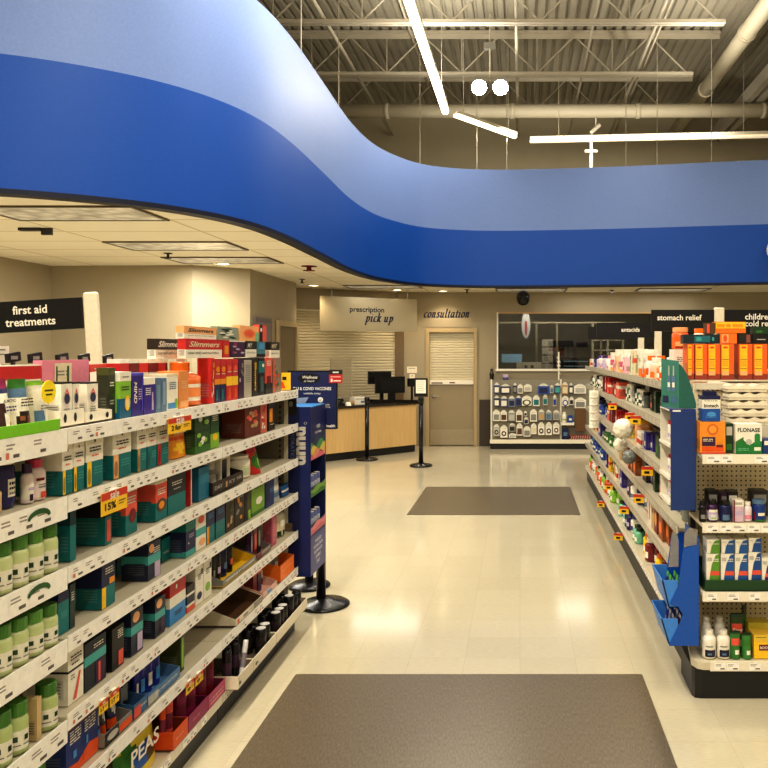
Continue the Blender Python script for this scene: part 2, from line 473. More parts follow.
strip(mb, FB, FB, 0.12, -0.006, (16, 22, 46)); strip(mb, FB, FB + 0.035, -0.006, -0.006, (16, 22, 46)); strip(mb, FB + 0.035, FB + 0.035, -0.006, 0.0, (16, 22, 46))
strip(mb, FB + 0.035, FM, 0.0, 0.0, (18, 76, 162)); strip(mb, FM, FT, 0.0, 0.0, (114, 137, 188))
strip(mb, FT, FT, 0.0, 0.12, (150, 172, 214)); strip(mb, FT, FB, 0.12, 0.12, (150, 140, 120))
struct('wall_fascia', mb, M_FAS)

# --- soffit of ceiling tiles behind the fascia
def soffit_mat():
    m = bpy.data.materials.new('ceiling_tile')
    nt, N, L, b = nodes(m)
    tc = N.new('ShaderNodeTexCoord'); mp = N.new('ShaderNodeMapping'); mp.inputs['Location'].default_value = (2.86 - 0.006, -5.67 + 0.006, 0)
    L.new(tc.outputs['Object'], mp.inputs['Vector'])
    br = N.new('ShaderNodeTexBrick'); br.offset = 0.0; br.inputs['Scale'].default_value = 1.0
    br.inputs['Brick Width'].default_value = 1.22; br.inputs['Row Height'].default_value = 0.61; br.inputs['Mortar Size'].default_value = 0.011; br.inputs['Mortar Smooth'].default_value = 0.0
    br.inputs['Color1'].default_value = lin((236, 229, 210)); br.inputs['Color2'].default_value = lin((232, 225, 206)); br.inputs['Mortar'].default_value = lin((196, 180, 148))
    L.new(mp.outputs['Vector'], br.inputs['Vector']); L.new(br.outputs['Color'], b.inputs['Base Color'])
    b.inputs['Roughness'].default_value = 0.85
    return m
mb = MB()
inner = [(p.x + q.x * 0.04, p.y + q.y * 0.04) for p, q in zip(PATH, nrm)]
b0 = len(mb.v); n = len(inner)
for (x, y) in inner: mb.v += [(x, y, SOF), (x, 16.6, SOF)]
for i in range(n - 1):
    if abs(inner[i + 1][0] - inner[i][0]) < 1e-6: continue
# the plan is not single-valued in x, so fill it as one flat polygon
mb.v = []; mb.face([(x, y, SOF) for x, y in inner] + [(9.25, 16.6, SOF), (-9.25, 16.6, SOF)], (230, 216, 186))
struct('ceiling_soffit', mb, soffit_mat())

# --- pharmacy walls under the soffit
def wallseg(mb, p, q, z0, z1, t=0.1, col='tan'):
    p = Vector(p); q = Vector(q); d = (q - p).normalized(); nn = Vector((-d.y, d.x)) * t
    mb.prism([(p.x, p.y), (q.x, q.y), (q.x + nn.x, q.y + nn.y), (p.x + nn.x, p.y + nn.y)], 'z', z0, z1, col)
for nm, p, q in (('wall_side', (-5.88, -8.2), (-5.88, 9.65)), ('wall_rear', (-5.88, 9.65), (-4.07, 9.55)), ('wall_angled', (-4.07, 9.55), (-3.51, 10.0)), ('wall_passage', (-3.51, 10.0), (-3.5, 12.03))):
    mb = MB()
    if nm == 'wall_side': p = (-5.88, 4.85)
    wallseg(mb, p, q, 0, SOF - 0.002); struct(nm, mb, W_TAN)
mb = MB(); wallseg(mb, (-3.5, 12.03), (-3.78, 12.93), 0, SOF - 0.002); struct('wall_return', mb, W_TAN)
SA, SB = Vector((-3.78, 12.93)), Vector((-2.24, 13.86))
mb = MB(); wallseg(mb, SA, SB, 2.42, SOF - 0.002); wallseg(mb, SA, SB, 0, 0.8); struct('wall_shutter', mb, W_TAN)
mb = MB()
WY = 13.9
DX0, DX1, DZ = -1.70, -0.775, 2.125
WX0, WX1, WZ0, WZ1 = -0.42, 6.2, 1.385, 2.42
for a in ((-2.24, DX0, 0, SOF - .002), (DX0, DX1, DZ, SOF - .002), (DX1, WX0, 0, SOF - .002), (WX0, WX1, 0, WZ0), (WX0, WX1, WZ1, SOF - .002), (WX1, 9.25, 0, SOF - .002)):
    mb.box(a[0], a[1], WY, WY + 0.12, a[2], a[3], 'tan')
struct('wall_pharmacy', mb, W_TAN)
mb = MB(); mb.box(-2.25, -2.1, WY - 0.06, WY - 0.001, 0, 2.45, (120, 100, 72)); struct('trim_1', mb, M_PAINT)
mb = MB(); mb.box(-0.735, 9.0, WY - 0.02, WY - 0.001, 0, 0.84, (62, 50, 38)); struct('trim_2', mb, mat('dark_wainscot', (66, 54, 42), 0.5, noise=.15, scale=12))
# dark room behind the window
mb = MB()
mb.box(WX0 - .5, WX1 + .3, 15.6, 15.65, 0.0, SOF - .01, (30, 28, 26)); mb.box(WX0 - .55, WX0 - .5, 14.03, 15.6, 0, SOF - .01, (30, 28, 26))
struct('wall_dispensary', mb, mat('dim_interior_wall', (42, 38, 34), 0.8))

# --- doors
M_DOOR = mat('grey_door_paint', (150, 136, 108), 0.45, noise=.04, scale=4)
M_FRAME = mat('door_frame_paint', (176, 156, 118), 0.45, noise=.04, scale=4)
M_SHUT = mat('shutter_paint', (206, 196, 168), 0.45, noise=.03, scale=5)
M_CHROME = mat('brushed_chrome', (200, 196, 186), 0.25, metal=0.9)
def bars(mb, x0, x1, y, z0, z1, pitch, col, depth=0.012):
    z = z0
    while z < z1 - 1e-4:
        ze = min(z1, z + pitch)
        mb.face([(x0, y, z), (x1, y, z), (x1, y - depth, z + (ze - z) * .25), (x0, y - depth, z + (ze - z) * .25)], col)
        mb.face([(x0, y - depth, z + (ze - z) * .25), (x1, y - depth, z + (ze - z) * .25), (x1, y - depth, z + (ze - z) * .8), (x0, y - depth, z + (ze - z) * .8)], col)
        mb.face([(x0, y - depth, z + (ze - z) * .8), (x1, y - depth, z + (ze - z) * .8), (x1, y, ze), (x0, y, ze)], col)
        z = ze
d1 = bpy.data.objects.new('door_1', None); COL.objects.link(d1); d1.location = (-1.24, WY, 0); d1['kind'] = 'structure'
off = d1.location
mb = MB(); mb.box(DX0 + .06, DX1 - .06, WY + .03, WY + .075, 0.01, 1.113, 'grey'); mb.build('door_leaf', M_DOOR, d1, off)
mb = MB(); mb.box(DX0 + .07, DX1 - .07, WY + .022, WY + .029, 0.02, 0.30, 'silver'); mb.build('kick_plate', mat('steel_plate', (170, 158, 134), 0.35, metal=.5), d1, off)
mb = MB(); mb.box(DX0, DX0 + .06, WY - .03, WY + .1, 0, DZ, 'tan'); mb.box(DX1 - .06, DX1, WY - .03, WY + .1, 0, DZ, 'tan'); mb.box(DX0 + .06, DX1 - .06, WY - .03, WY + .1, DZ - .07, DZ, 'tan'); mb.build('door_frame', M_FRAME, d1, off)
sh = MB(); bars(sh, DX0 + .06, DX1 - .06, WY + .05, 1.19, DZ - .07, 0.045, 'cream'); so = sh.build('roller_shutter', M_SHUT, d1, off)
mb = MB(); mb.box(DX0 + .065, DX1 - .065, WY + .0, WY + .05, 1.115, 1.19, 'w'); mb.box(DX0 + .1, DX0 + .3, WY - .004, WY, 1.13, 1.15, 'brown'); mb.box(DX1 - .5, DX1 - .4, WY - .004, WY, 1.135, 1.155, 'brown'); mb.build('bottom_bar', M_PAINT, so, off)
mb = MB(); mb.lathe([(0.03, 0), (0.03, 0.01), (0.012, 0.012), (0.012, 0.05)], 'silver', n=12); mb.bar((0, 0, 0.045), (0.11, 0, 0.05), 0.018, 'silver', n=8)
hh = mb.build('door_handle', M_CHROME, d1); hh.location = (DX0 + .13 + 1.24, .03, 0.9); hh.rotation_euler = (R(90), 0, 0)
d2 = bpy.data.objects.new('door_2', None); COL.objects.link(d2); d2.location = (-3.5, 11.5, 0); d2['kind'] = 'structure'; off = d2.location
mb = MB(); mb.box(-3.498, -3.46, 11.02, 11.1, 0, 2.16, 'tan'); mb.box(-3.498, -3.46, 11.93, 12.01, 0, 2.16, 'tan'); mb.box(-3.498, -3.46, 11.1, 11.93, 2.08, 2.16, 'tan'); mb.build('door_frame', M_FRAME, d2, off)
mb = MB(); mb.box(-3.498, -3.485, 11.1, 11.62, 0.01, 2.08, 'grey'); mb.box(-3.498, -3.488, 11.63, 11.93, 0.01, 2.08, 'brown'); mb.build('door_leaf', mat('dim_door', (120, 104, 76), .5), d2, off)

# --- pharmacy window
w1 = bpy.data.objects.new('window_1', None); COL.objects.link(w1); w1.location = (2.8, WY, WZ0); w1['kind'] = 'structure'; off = w1.location
mb = MB()
mb.box(WX0, WX0 + .025, WY - .02, WY + .1, WZ0, WZ1, 'w'); mb.box(WX0 + .025, WX1, WY - .02, WY + .1, WZ1 - .025, WZ1, 'tan'); mb.box(WX0 - .02, WX1, WY - .05, WY + .1, WZ0 - .03, WZ0 + .01, 'w')
mb.build('window_frame', M_PAINT, w1, off)
mb = MB(); mb.box(WX0 + .025, WX1, WY + .05, WY + .056, WZ0 + .01, WZ1 - .025, 'w'); mb.build('window_pane', glass_mat('window_glass', (196, 196, 190), 0.03, 0.02), w1, off)

# --- roller shutter behind the counter
sd = (SB - SA).normalized(); L_ = (SB - SA).length; ang = math.atan2(sd.y, sd.x)
s2 = bpy.data.objects.new('window_2', None); COL.objects.link(s2); s2.location = (SA.x, SA.y, 0); s2.rotation_euler = (0, 0, ang); s2['kind'] = 'structure'
mb = MB(); bars(mb, 0.0, L_, 0.03, 0.84, 2.42, 0.05, (222, 210, 178), 0.014); mb.build('roller_shutter', M_SHUT, s2)
mb = MB(); mb.box(0, L_, -.0, .05, 2.40, 2.43, 'w'); mb.build('shutter_head', M_PAINT, s2)

# --- roof joists
M_STEEL = mat('joist_paint', (190, 183, 166), 0.55, noise=.08, scale=6)
def joist(y, label):
    t = thing('roof_joist', label, 'roof joist', (0, y, 6.3), group='open web roof joists')
    off = t.location
    mb = MB(); mb.box(-9.2, 3.3, y - .06, y + .06, 6.94, 6.99, 'grey'); mb.box(-9.2, 3.3, y - .008, y + .008, 6.87, 6.94, 'grey'); mb.build('top_chord', M_STEEL, t, off)
    mb = MB(); mb.box(-8.6, 2.85, y - .06, y - .012, 6.26, 6.31, 'grey'); mb.box(-8.6, 2.85, y + .012, y + .06, 6.26, 6.31, 'grey'); mb.build('bottom_chord', M_STEEL, t, off)
    mb = MB(); x = -8.4; up = True
    while x < 2.2:
        mb.bar((x, y, 6.3 if up else 6.92), (x + 0.62, y, 6.92 if up else 6.3), 0.028, 'grey', n=6)
        if up: mb.bar((x, y, 6.3), (x, y, 6.92), 0.02, 'grey', n=6)
        x += 0.62; up = not up
    mb.build('web_lattice', M_STEEL, t, off)
joist(8.75, 'open web steel roof joist nearest the camera, above the fascia')
joist(10.7, 'open web steel roof joist crossing behind the long lit strip light')
joist(12.7, 'open web steel roof joist just before the twin floodlight')
joist(14.7, 'open web steel roof joist farthest off, behind the big round duct')
# bridging bars and conduits that run along the aisle under the deck
for (x, z, r_, lab, nm) in ((-2.74, 6.36, .03, 'thin steel bridging bar crossing the joists above the light blue fascia', 'bridging_bar'), (-1.75, 6.8, .02, 'thin steel conduit run high above the lit strip light', 'conduit'),
                        (-0.05, 6.34, .03, 'steel bridging bar beside the twin floodlight', 'bridging_bar'), (1.05, 6.38, .018, 'slim conduit between floodlight and slanted pipe, nearer the floodlight', 'conduit'),
                        (1.95, 6.4, .028, 'pale double conduit just short of the slanted round pipe', 'conduit'), (2.05, 6.45, .02, 'second slim conduit alongside the pale double conduit', 'conduit')):
    mb = MB(); mb.tube([(x, 7.5, z), (x, 16.5, z)], r_, (196, 186, 160) if r_ > .025 else (150, 140, 118)); tag(mb.build(nm, M_STEEL), lab, nm.replace('_', ' '))
M_DUCT = mat('duct_paint', (200, 192, 170), 0.5, noise=.06, scale=3)
def pipe(name, pts, r_, lab, cat):
    t = thing(name, lab, cat, pts[0]); mb = MB(); mb.tube(pts, r_, 'cream', n=20); mb.build('pipe_run', M_DUCT, t, pts[0])
    a, b = Vector(pts[0]), Vector(pts[-1]); mb = MB()
    k = max(2, int((b - a).length / 2.2))
    for i in range(1, k):
        p = a.lerp(b, i / k); d = (b - a).normalized() * .04; mb = MB()
        mb.bar(p - d, p + d, 2 * r_ + .03, 'cream', n=20, smooth=True)
        mb.build('coupling_ring', M_DUCT, t, pts[0])
pipe('round_duct', [(-7, 14.05, 6.09), (9, 13.95, 6.09)], .125, 'big round cream duct running across the back below the roof', 'duct')
pipe('slanted_pipe', [(3.45, 6.5, 6.5), (3.38, 16.6, 6.5)], .13, 'thick cream round pipe running along the aisle high up beyond the slim conduits', 'pipe')
mb = MB(); mb.box(4.1, 4.22, 7, 16.6, 6.25, 6.47, 'grey'); mb.box(4.3, 4.42, 7, 16.6, 6.25, 6.47, 'grey')
tag(mb.build('steel_girder', M_STEEL), 'double steel girder beyond the thick round pipe under the roof', 'girder')
t = thing('roof_joist', 'short cross joist beyond the thick round pipe', 'roof joist', (6, 12.0, 6.3), group='open web roof joists'); off = t.location
mb = MB(); mb.box(4.5, 9.2, 11.95, 12.05, 6.9, 6.99, 'grey'); mb.build('top_chord', M_STEEL, t, off)
mb = MB(); mb.box(4.5, 9.2, 11.95, 12.05, 6.26, 6.32, 'grey'); mb.build('bottom_chord', M_STEEL, t, off)
mb = MB()
for i in range(6): mb.bar((4.6 + i * .7, 12, 6.32 if i % 2 else 6.9), (5.3 + i * .7, 12, 6.9 if i % 2 else 6.32), .03, 'grey', n=6)
mb.build('web_lattice', M_STEEL, t, off)

# --- fluorescent strip lights following the fascia
def strip_light(a, b, lab, emit, w=.12):
    a = Vector(a); b = Vector(b); t = thing('strip_light', lab, 'light', a, group='strip lights along the fascia')
    mb = MB(); mb.bar(a, b, w, 'w', .05); mb.build('housing', M_PAINT, t, a)
    dz = Vector((0, 0, -.05)); mb = MB(); mb.bar(a + dz, b + dz, w * .8, 'w', .06, n=8)
    mb.build('lens', mat('lit_lens_%g' % emit, (255, 240, 208), .4, noise=0, emit=emit), t, a)
    for k in (.12, .88):
        p = a.lerp(b, k); mb = MB(); mb.bar(p + Vector((0, 0, .02)), (p.x, p.y, 6.98), .008, 'grey'); mb.build('suspension_wire', M_STEEL, t, a)
strip_light((-1.2, 7.4, 5.5), (-1.17, 12.05, 5.5), 'long lit strip light running away along the aisle above the fascia', 8)
strip_light((-1.02, 12.2, 5.5), (-.09, 13.4, 5.5), 'short lit strip light set slantwise at the end of the long one', 5)
strip_light((.18, 13.7, 5.5), (4.4, 13.35, 5.5), 'pale strip light running crosswise above the light blue band', .35)
# twin floodlight on a drop rod
t = thing('twin_floodlight', 'twin-headed emergency floodlight with two glaring lamps below the joists', 'light', (-.47, 12.0, 6.98)); off = t.location
mb = MB(); mb.bar((-.47, 12, 6.98), (-.47, 12, 5.85), .03, 'grey', n=8); mb.build('drop_rod', M_STEEL, t, off)
mb = MB(); mb.box(-.56, -.38, 11.95, 12.05, 6.42, 6.52, 'grey'); mb.build('junction_box', M_PAINT, t, off)
mb = MB(); mb.box(-.62, -.3, 11.97, 12.06, 5.82, 5.9, 'grey'); mb.build('mounting_bar', M_PAINT, t, off)
MF = mat('floodlight_glow', (255, 246, 226), .3, noise=0, emit=60)
for sx in (-.63, -.3):
    mb = MB(); mb.lathe([(.06, 0), (.11, .03), (.13, .1), (.125, .12)], 'dk', n=16); hd = mb.build('lamp_head', M_PLAS, t); hd.location = (sx + .47, -.02, 5.78 - 6.98); hd.rotation_euler = (R(90), 0, 0)
    mb = MB(); mb.lathe([(.118, .121), (.1, .14), (.001, .146)], 'w', n=16); mb.build('lamp_lens', MF, hd)

# --- hangers
for i, (x, y, z0, lab) in enumerate(((-2.22, 7.8, FT, 'nearest the camera, over the steep curve'), (-2.24, 9.5, FT, 'second along the curve'), (-1.62, 12.45, FT, 'where the fascia turns across'), (-.72, 12.85, FT, 'under the slantwise strip light'), (-.22, 12.9, FT, 'below the floodlight'),
                             (1.75, 12.7, FT, 'before the crosswise strip light'), (2.25, 12.62, FT, 'before the slanted pipe'), (3.1, 12.45, FT, 'beside the slanted pipe'))):
    mb = MB(); mb.bar((x, y, z0 - .1), (x, y, 6.99), .011, (190, 180, 150), n=6); tag(mb.build('hanger_rod', M_STEEL), 'thin hanger rod rising from the fascia top, ' + lab, 'hanger rod', 'hanger rods above the fascia')
t = thing('sprinkler_riser', 'white pipe riser with crossed fitting standing behind the light blue band', 'pipe', (1.24, 13.4, 4.2)); off = t.location
mb = MB(); mb.bar((1.24, 13.4, SOF + .01), (1.24, 13.4, 5.15), .06, 'w', n=10); mb.build('riser', M_PAINT, t, off)
mb = MB(); mb.bar((1.13, 13.4, 5.2), (1.35, 13.4, 5.2), .05, 'w', n=8); mb.bar((1.24, 13.4, 5.1), (1.24, 13.4, 5.36), .05, 'w', n=8); mb.build('cross_fitting', M_PAINT, t, off)
t = thing('ceiling_bullet_camera', 'small white bullet camera hung from the round duct', 'camera', (1.38, 14, 5.96)); off = t.location
mb = MB(); mb.bar((1.38, 14, 5.96), (1.38, 14, 5.8), .02, 'w', n=8); mb.build('bracket', M_PAINT, t, off)
mb = MB(); mb.bar((1.44, 13.98, 5.82), (1.28, 13.8, 5.64), .07, 'w', n=10); mb.build('camera_body', M_PAINT, t, off)

# --- troffers, downlights and small fittings in the soffit
M_DIFF = bpy.data.materials.new('prismatic_lens'); nt, N, L, bb = nodes(M_DIFF)
tc = N.new('ShaderNodeTexCoord'); vo = N.new('ShaderNodeTexVoronoi'); vo.inputs['Scale'].default_value = 9; L.new(tc.outputs['Object'], vo.inputs['Vector'])
cr = N.new('ShaderNodeValToRGB'); cr.color_ramp.elements[0].color = lin((222, 214, 194)); cr.color_ramp.elements[1].color = lin((150, 144, 130)); L.new(vo.outputs['Distance'], cr.inputs['Fac'])
L.new(cr.outputs['Color'], bb.inputs['Base Color']); L.new(cr.outputs['Color'], bb.inputs['Emission Color']); bb.inputs['Emission Strength'].default_value = .22; bb.inputs['Roughness'].default_value = .2
TRO = [(-4.08, 5.67, 'nearest the camera, half cut by the fascia'), (-4.08, 7.5, 'second from the camera behind the fascia'), (-4.08, 8.72, 'third from the camera, over the stacked boxes'), (-2.86, 12.38, 'above the pick-up panel'),
       (-.42, 12.99, 'over the dark window, beside the black globe'), (2.02, 12.99, 'over the stomach relief sign')]
for (x, y, lab) in TRO:
    t = thing('ceiling_light', 'recessed ceiling light panel with wavy lens, ' + lab, 'ceiling light', (x + .61, y + .305, SOF - .02), group='recessed light panels in the soffit'); off = t.location
    mb = MB()
    for a in ((x, x + 1.22, y, y + .03), (x, x + 1.22, y + .58, y + .61), (x, x + .03, y + .03, y + .58), (x + 1.19, x + 1.22, y + .03, y + .58)): mb.box(a[0], a[1], a[2], a[3], SOF - .012, SOF - .001, (92, 80, 60))
    mb.build('light_frame', M_PAINT, t, off)
    mb = MB(); mb.box(x + .03, x + 1.19, y + .03, y + .58, SOF - .009, SOF - .002, 'w'); mb.build('diffuser', M_DIFF, t, off)
M_DOWN = mat('downlight_glow', (255, 232, 190), .3, noise=0, emit=9)
for (px, py, lab) in ((314, 285, 'in the soffit before the shutter'), (400, 291, 'above the end of the pick-up panel'), (446, 293, 'above the consultation door'), (193, 268, 'over the angled wall behind the stacked boxes')):
    Y = 830.5 / (352 - py); x = X_(px, Y)
    if px == 446: Y = 13.55
    if px == 400: Y = 13.3
    if px == 193: x, Y = -3.62, 9.35
    t = thing('downlight', 'round recessed downlight ' + lab, 'ceiling light', (x, Y, SOF), group='round downlights in the soffit'); off = t.location
    mb = MB(); n = 20; mb.lathe([(.1, SOF - .001), (.105, SOF - .012), (.085, SOF - .014), (.083, SOF - .001)], 'w', n=n, cx=x, cy=Y); mb.build('trim_ring', M_PAINT, t, off)
    mb = MB(); mb.lathe([(.082, SOF - .002), (.082, SOF - .006), (.001, SOF - .007)], 'w', n=n, cx=x, cy=Y); mb.build('lamp_face', M_DOWN, t, off)
    ld = bpy.data.lights.new('downlight_lamp', 'SPOT'); ld.energy = 34; ld.color = (1, .84, .62); ld.spot_size = R(125); ld.spot_blend = .8; ld.shadow_soft_size = .06
    lo = bpy.data.objects.new('downlight_lamp', ld); lo.location = (x, Y, SOF - .03); COL.objects.link(lo)
for (px, py, lab, c) in ((168, 253, 'between the second and third light panels', 'dk'), (302, 279, 'near the passage corner', 'dk'), (309, 266, 'shape for the dark red smoke alarm, close to the fascia', 'dred'), (467, 289.5, 'above the consultation door', 'dk'), (612, 290, 'over the far end of the dark window', 'dk')):
    Y = 830.5 / (352 - py); x = X_(px, Y); mb = MB(); q_ = 2.2 if c == 'dred' else 1  # the wider dark red one is a smoke alarm in sprinkler shape
    mb.lathe([(.045 * q_, SOF - .001), (.045 * q_, SOF - .008), (.014 * q_, SOF - .012), (.014 * q_, SOF - .05), (.035 * q_, SOF - .055), (.035 * q_, SOF - .06), (.001, SOF - .062)], c, n=12, cx=x, cy=Y)
    tag(mb.build('ceiling_fitting', M_PLAS), 'small ceiling sprinkler head ' + lab, 'sprinkler', 'sprinkler heads in the soffit')
Y = 830.5 / (352 - 228); mb = MB(); mb.box(X_(20, Y), X_(42, Y), Y - .03, Y + .03, SOF - .025, SOF - .001, 'dk'); mb.box(X_(42, Y), X_(52, Y), Y - .015, Y + .015, SOF - .06, SOF - .001, 'dk')
tag(mb.build('ceiling_bracket', M_PAINT), 'small dark metal bracket on the soffit below the nearest light panel', 'bracket')
t = thing('ceiling_globe_camera', 'black globe security camera hanging from the soffit by the window', 'camera', (.054, 13.5, SOF)); off = t.location
mb = MB(); mb.bar((.054, 13.5, SOF - .001), (.054, 13.5, 2.75), .05, 'k', n=10); mb.build('stem', M_PLAS, t, off)
mb = MB(); mb.lathe([(.05, 2.76), (.1, 2.74), (.115, 2.68), (.115, 2.64), (.1, 2.57), (.06, 2.53), (.001, 2.515)], 'k', n=18, cx=.054, cy=13.5); mb.build('dome', M_PLAS, t, off)
# white letter on the fascia, only its edge in the picture
mb = MB(); yl = 11.98
for a in range(0, 300, 20):
    p = [(4.03 + .16 * math.cos(R(b_ + 30)), Z_(250, yl) + .16 * math.sin(R(b_ + 30))) for b_ in (a, a + 20)]; mb.bar((p[0][0], yl, p[0][1]), (p[1][0], yl, p[1][1]), .05, 'w')
tag(mb.build('fascia_letter', M_PAINT), 'white raised letter on the dark blue band of the fascia', 'letter')
# ================================================================== SHELVING
M_SHELF = mat('shelf_enamel', (206, 196, 170), 0.45, noise=.04, scale=8)
M_DARKM = mat('black_kick_metal', (26, 25, 24), 0.4, noise=.1, scale=8)
M_BACK = mat('gondola_back_panel', (72, 64, 50), 0.65, noise=.05, scale=6)
ZR = [1.467, 1.262, 1.049, 0.840, 0.605, 0.383, 0.135]
LX = -1.36
def strip_tags(mb, a0, a1, z0, z1, plane, facing, seed, red=.25, axis='y', big=False, bg=(246, 242, 232)):
    """price tags in a strip: plane is the coordinate of the strip's face, facing its sign; the strip runs along axis"""
    r_ = random.Random(seed); h = z1 - z0; a = a0 + .02
    def quad(u0, u1, v0, v1, c, k):
        q = plane + facing * (.0006 * k); v0 = z0 + v0 * h; v1 = z0 + v1 * h
        if axis == 'y':
            p = [(q, u0, v0), (q, u1, v0), (q, u1, v1), (q, u0, v1)]
            if facing < 0: p = p[::-1]
        else:
            p = [(u0, q, v0), (u1, q, v0), (u1, q, v1), (u0, q, v1)]
            if facing > 0: p = p[::-1]
        mb.face(p, c)
    while a < a1 - .08:
        w = r_.uniform(.05, .07) * (1.25 if big else 1)
        quad(a, a + w, .08, .92, bg, 1)
        for k in range(2): quad(a + .006, a + w * r_.uniform(.45, .7), .7 - .16 * k, .77 - .16 * k, (158, 148, 138), 2)
        quad(a + w * .52, a + w * .9, .16, .31, (104, 94, 88), 2)
        if r_.random() < red: quad(a + .004, a + w * .26, .14, .42, (216, 126, 102), 3)
        a += w + r_.choice([.004, .01, .05, .11])
def gondola_unit(name, y0, y1, label, group, xf, xb, rows, lip, seed, near=False, s=1, deckz=None, kick=None, red=.25):
    """shelving section along the aisle; s=+1: shelves face +x, -1: face -x"""
    t = thing(name, label, 'shelving', (xb, (y0 + y1) / 2, 0), group=group); off = t.location
    X = lambda a, b: (min(a, b), max(a, b))
    mb = MB(); a, b = X(xb, xb + s * .02); mb.box(a, b, y0 + .002, y1 - .002, .02, 1.53, 'grey')
    bp = mb.build('back_panel', M_BACK, t, off)
    for yy in (y0, y1 - .03):
        mb = MB(); a, b = X(xb + s * .021, xb + s * .055); mb.box(a, b, yy + .001, yy + .029, .02, 1.54, (196, 186, 160))
        for k in range(44):
            z = .1 + k * .032; q = xb + s * .0556
            mb.face([(q, yy + .008, z), (q, yy + .014, z), (q, yy + .014, z + .016), (q, yy + .008, z + .016)], 'k')
        mb.build('upright', M_PAINT, t, off)
    zd = rows[-1]
    for i, z in enumerate(rows[:-1]):
        mb = MB(); a, b = X(xb + s * .058, xf - s * .004); mb.box(a, b, y0 + .002, y1 - .002, z - .02, z - .003, 'lgrey')
        sh = mb.build('shelf', M_SHELF, t, off)
        mb = MB(); a, b = X(xf - s * .0035, xf + s * .002); mb.box(a, b, y0 + .002, y1 - .002, z - lip, z + .004, (246, 243, 234) if s > 0 else (176, 168, 148))  # stomach-relief strips and tags coloured darker to stand for backlit shade
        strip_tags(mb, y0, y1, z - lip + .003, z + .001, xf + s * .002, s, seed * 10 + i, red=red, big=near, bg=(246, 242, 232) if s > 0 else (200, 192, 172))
        if near and i in (1, 2):
            q = xf + .0045
            for yc in (y0 + .55, y1 - .14):
                n = 8; up = [(q, yc + .052 * math.cos(PI - PI * j / n), z - .03 + .024 * math.sin(PI * j / n)) for j in range(n + 1)]
                lo = [(q, yc + .042 * math.cos(PI - PI * j / n), z - .034 + .013 * math.sin(PI * j / n)) for j in range(n + 1)]
                for j in range(n): mb.face([lo[j], lo[j + 1], up[j + 1], up[j]], (40, 92, 40))
        if near and i == 0:
            mb.box(xf - .003, xf + .003, y0 + .6, y1 - .04, z + .0045, z + .036, (128, 200, 40))
        mb.build('price_strip', M_CARD, sh, off)
    mb = MB(); a, b = X(xb + s * .058, xf - s * .004); mb.box(a, b, y0 + .002, y1 - .002, zd - .03, zd - .003, 'lgrey')
    dk = mb.build('base_deck', M_SHELF, t, off)
    mb = MB(); a, b = X(xf - s * .0035, xf + s * .002); mb.box(a, b, y0 + .002, y1 - .002, zd - .04, zd + .003, (222, 212, 192)); strip_tags(mb, y0, y1, zd - .037, zd, xf + s * .002, s, seed * 10 + 9)
    ps = mb.build('price_strip', M_CARD, dk, off)
    mb = MB(); a, b = X(xb + s * .06, xf - s * .02); mb.box(a, b, y0 + .002, y1 - .002, 0.001, zd - .042, 'k'); mb.build('kick_plate', M_DARKM, t, off)
    return t
G1 = 'shelving sections of the first-aid gondola'
NEARR = [1.467, 1.264, 1.052, .835, .592, .37, .135]
gondola_unit('shelving_unit', 1.11, 2.31, 'cream shelving section closest to the camera with wide labelled lips and green-lidded bottles', G1, LX, LX - .44, NEARR, .064, 3, near=True)
gondola_unit('shelving_unit', 2.31, 3.51, 'middle cream shelving section of the first-aid gondola, many teal cartons', G1, LX, LX - .44, ZR, .045, 4)
gondola_unit('shelving_unit', 3.51, 4.71, 'far cream shelving section of the first-aid gondola, ending at the navy tower', G1, LX, LX - .44, ZR, .045, 5)
t = [o for o in COL.objects if o.name == 'shelving_unit.002'][0]
mb = MB(); mb.box(-1.79, -1.425, 4.7095, 4.7185, .03, 1.5, (122, 114, 92)); mb.box(-1.445, -1.42, 4.7075, 4.7092, .16, 1.46, (206, 198, 174))
for k in range(36): mb.box(-1.475, -1.465, 4.7085, 4.7093, .2 + k * .034, .217 + k * .034, 'k')
mb.build('end_panel', M_PAINT, t, t.location)
G2 = 'shelving sections of the stomach-relief gondola'
RX, RB = .87, 1.33
RR = [1.515, 1.275, .985, .735, .50, .2]
for j in range(5):
    gondola_unit('shelving_unit', 4.22 + 1.2 * j, 5.42 + 1.2 * j, ORD[j] + ' shelving section of the stomach-relief gondola counted from the endcap', G2, RX, RB, RR, .045, 20 + j, s=-1, red=.1)
# endcap facing the camera
EX0, EX1, EY, EB = .892, 1.80, 3.76, 4.14
ER = [1.198, .861, .525, .185]
t = thing('endcap_unit', 'cream endcap shelving with pegboard back facing the camera, black kick plate', 'shelving', (1.34, EB, 0)); off = t.location
mb = MB(); mb.box(.93, EX1, EB - .02, EB, .05, 1.53, 'cream')
for i in range(26):
    for j in range(54):
        x = .952 + i * .0254; z = 1.49 - j * .0254
        if x < 1.6: mb.face([(x, EB - .0206, z), (x + .008, EB - .0206, z), (x + .008, EB - .0206, z + .008), (x, EB - .0206, z + .008)], (36, 30, 24))
mb.build('pegboard_panel', attr_mat('pegboard_cream', .6), t, off)
mb = MB(); mb.box(.94, EX1, EB - .045, EB - .021, 1.50, 1.533, (224, 214, 190)); mb.build('top_rail', M_PAINT, t, off)
for xx in (.9, EX1 - .03):
    mb = MB(); mb.box(xx, xx + .028, EB - .075, EB - .022, .03, 1.2, (34, 32, 30))
    for k in range(36): mb.box(xx - .0007, xx - .0003, EB - .055, EB - .045, .1 + k * .03, .116 + k * .03, (120, 110, 90))
    mb.build('upright', M_PAINT, t, off)
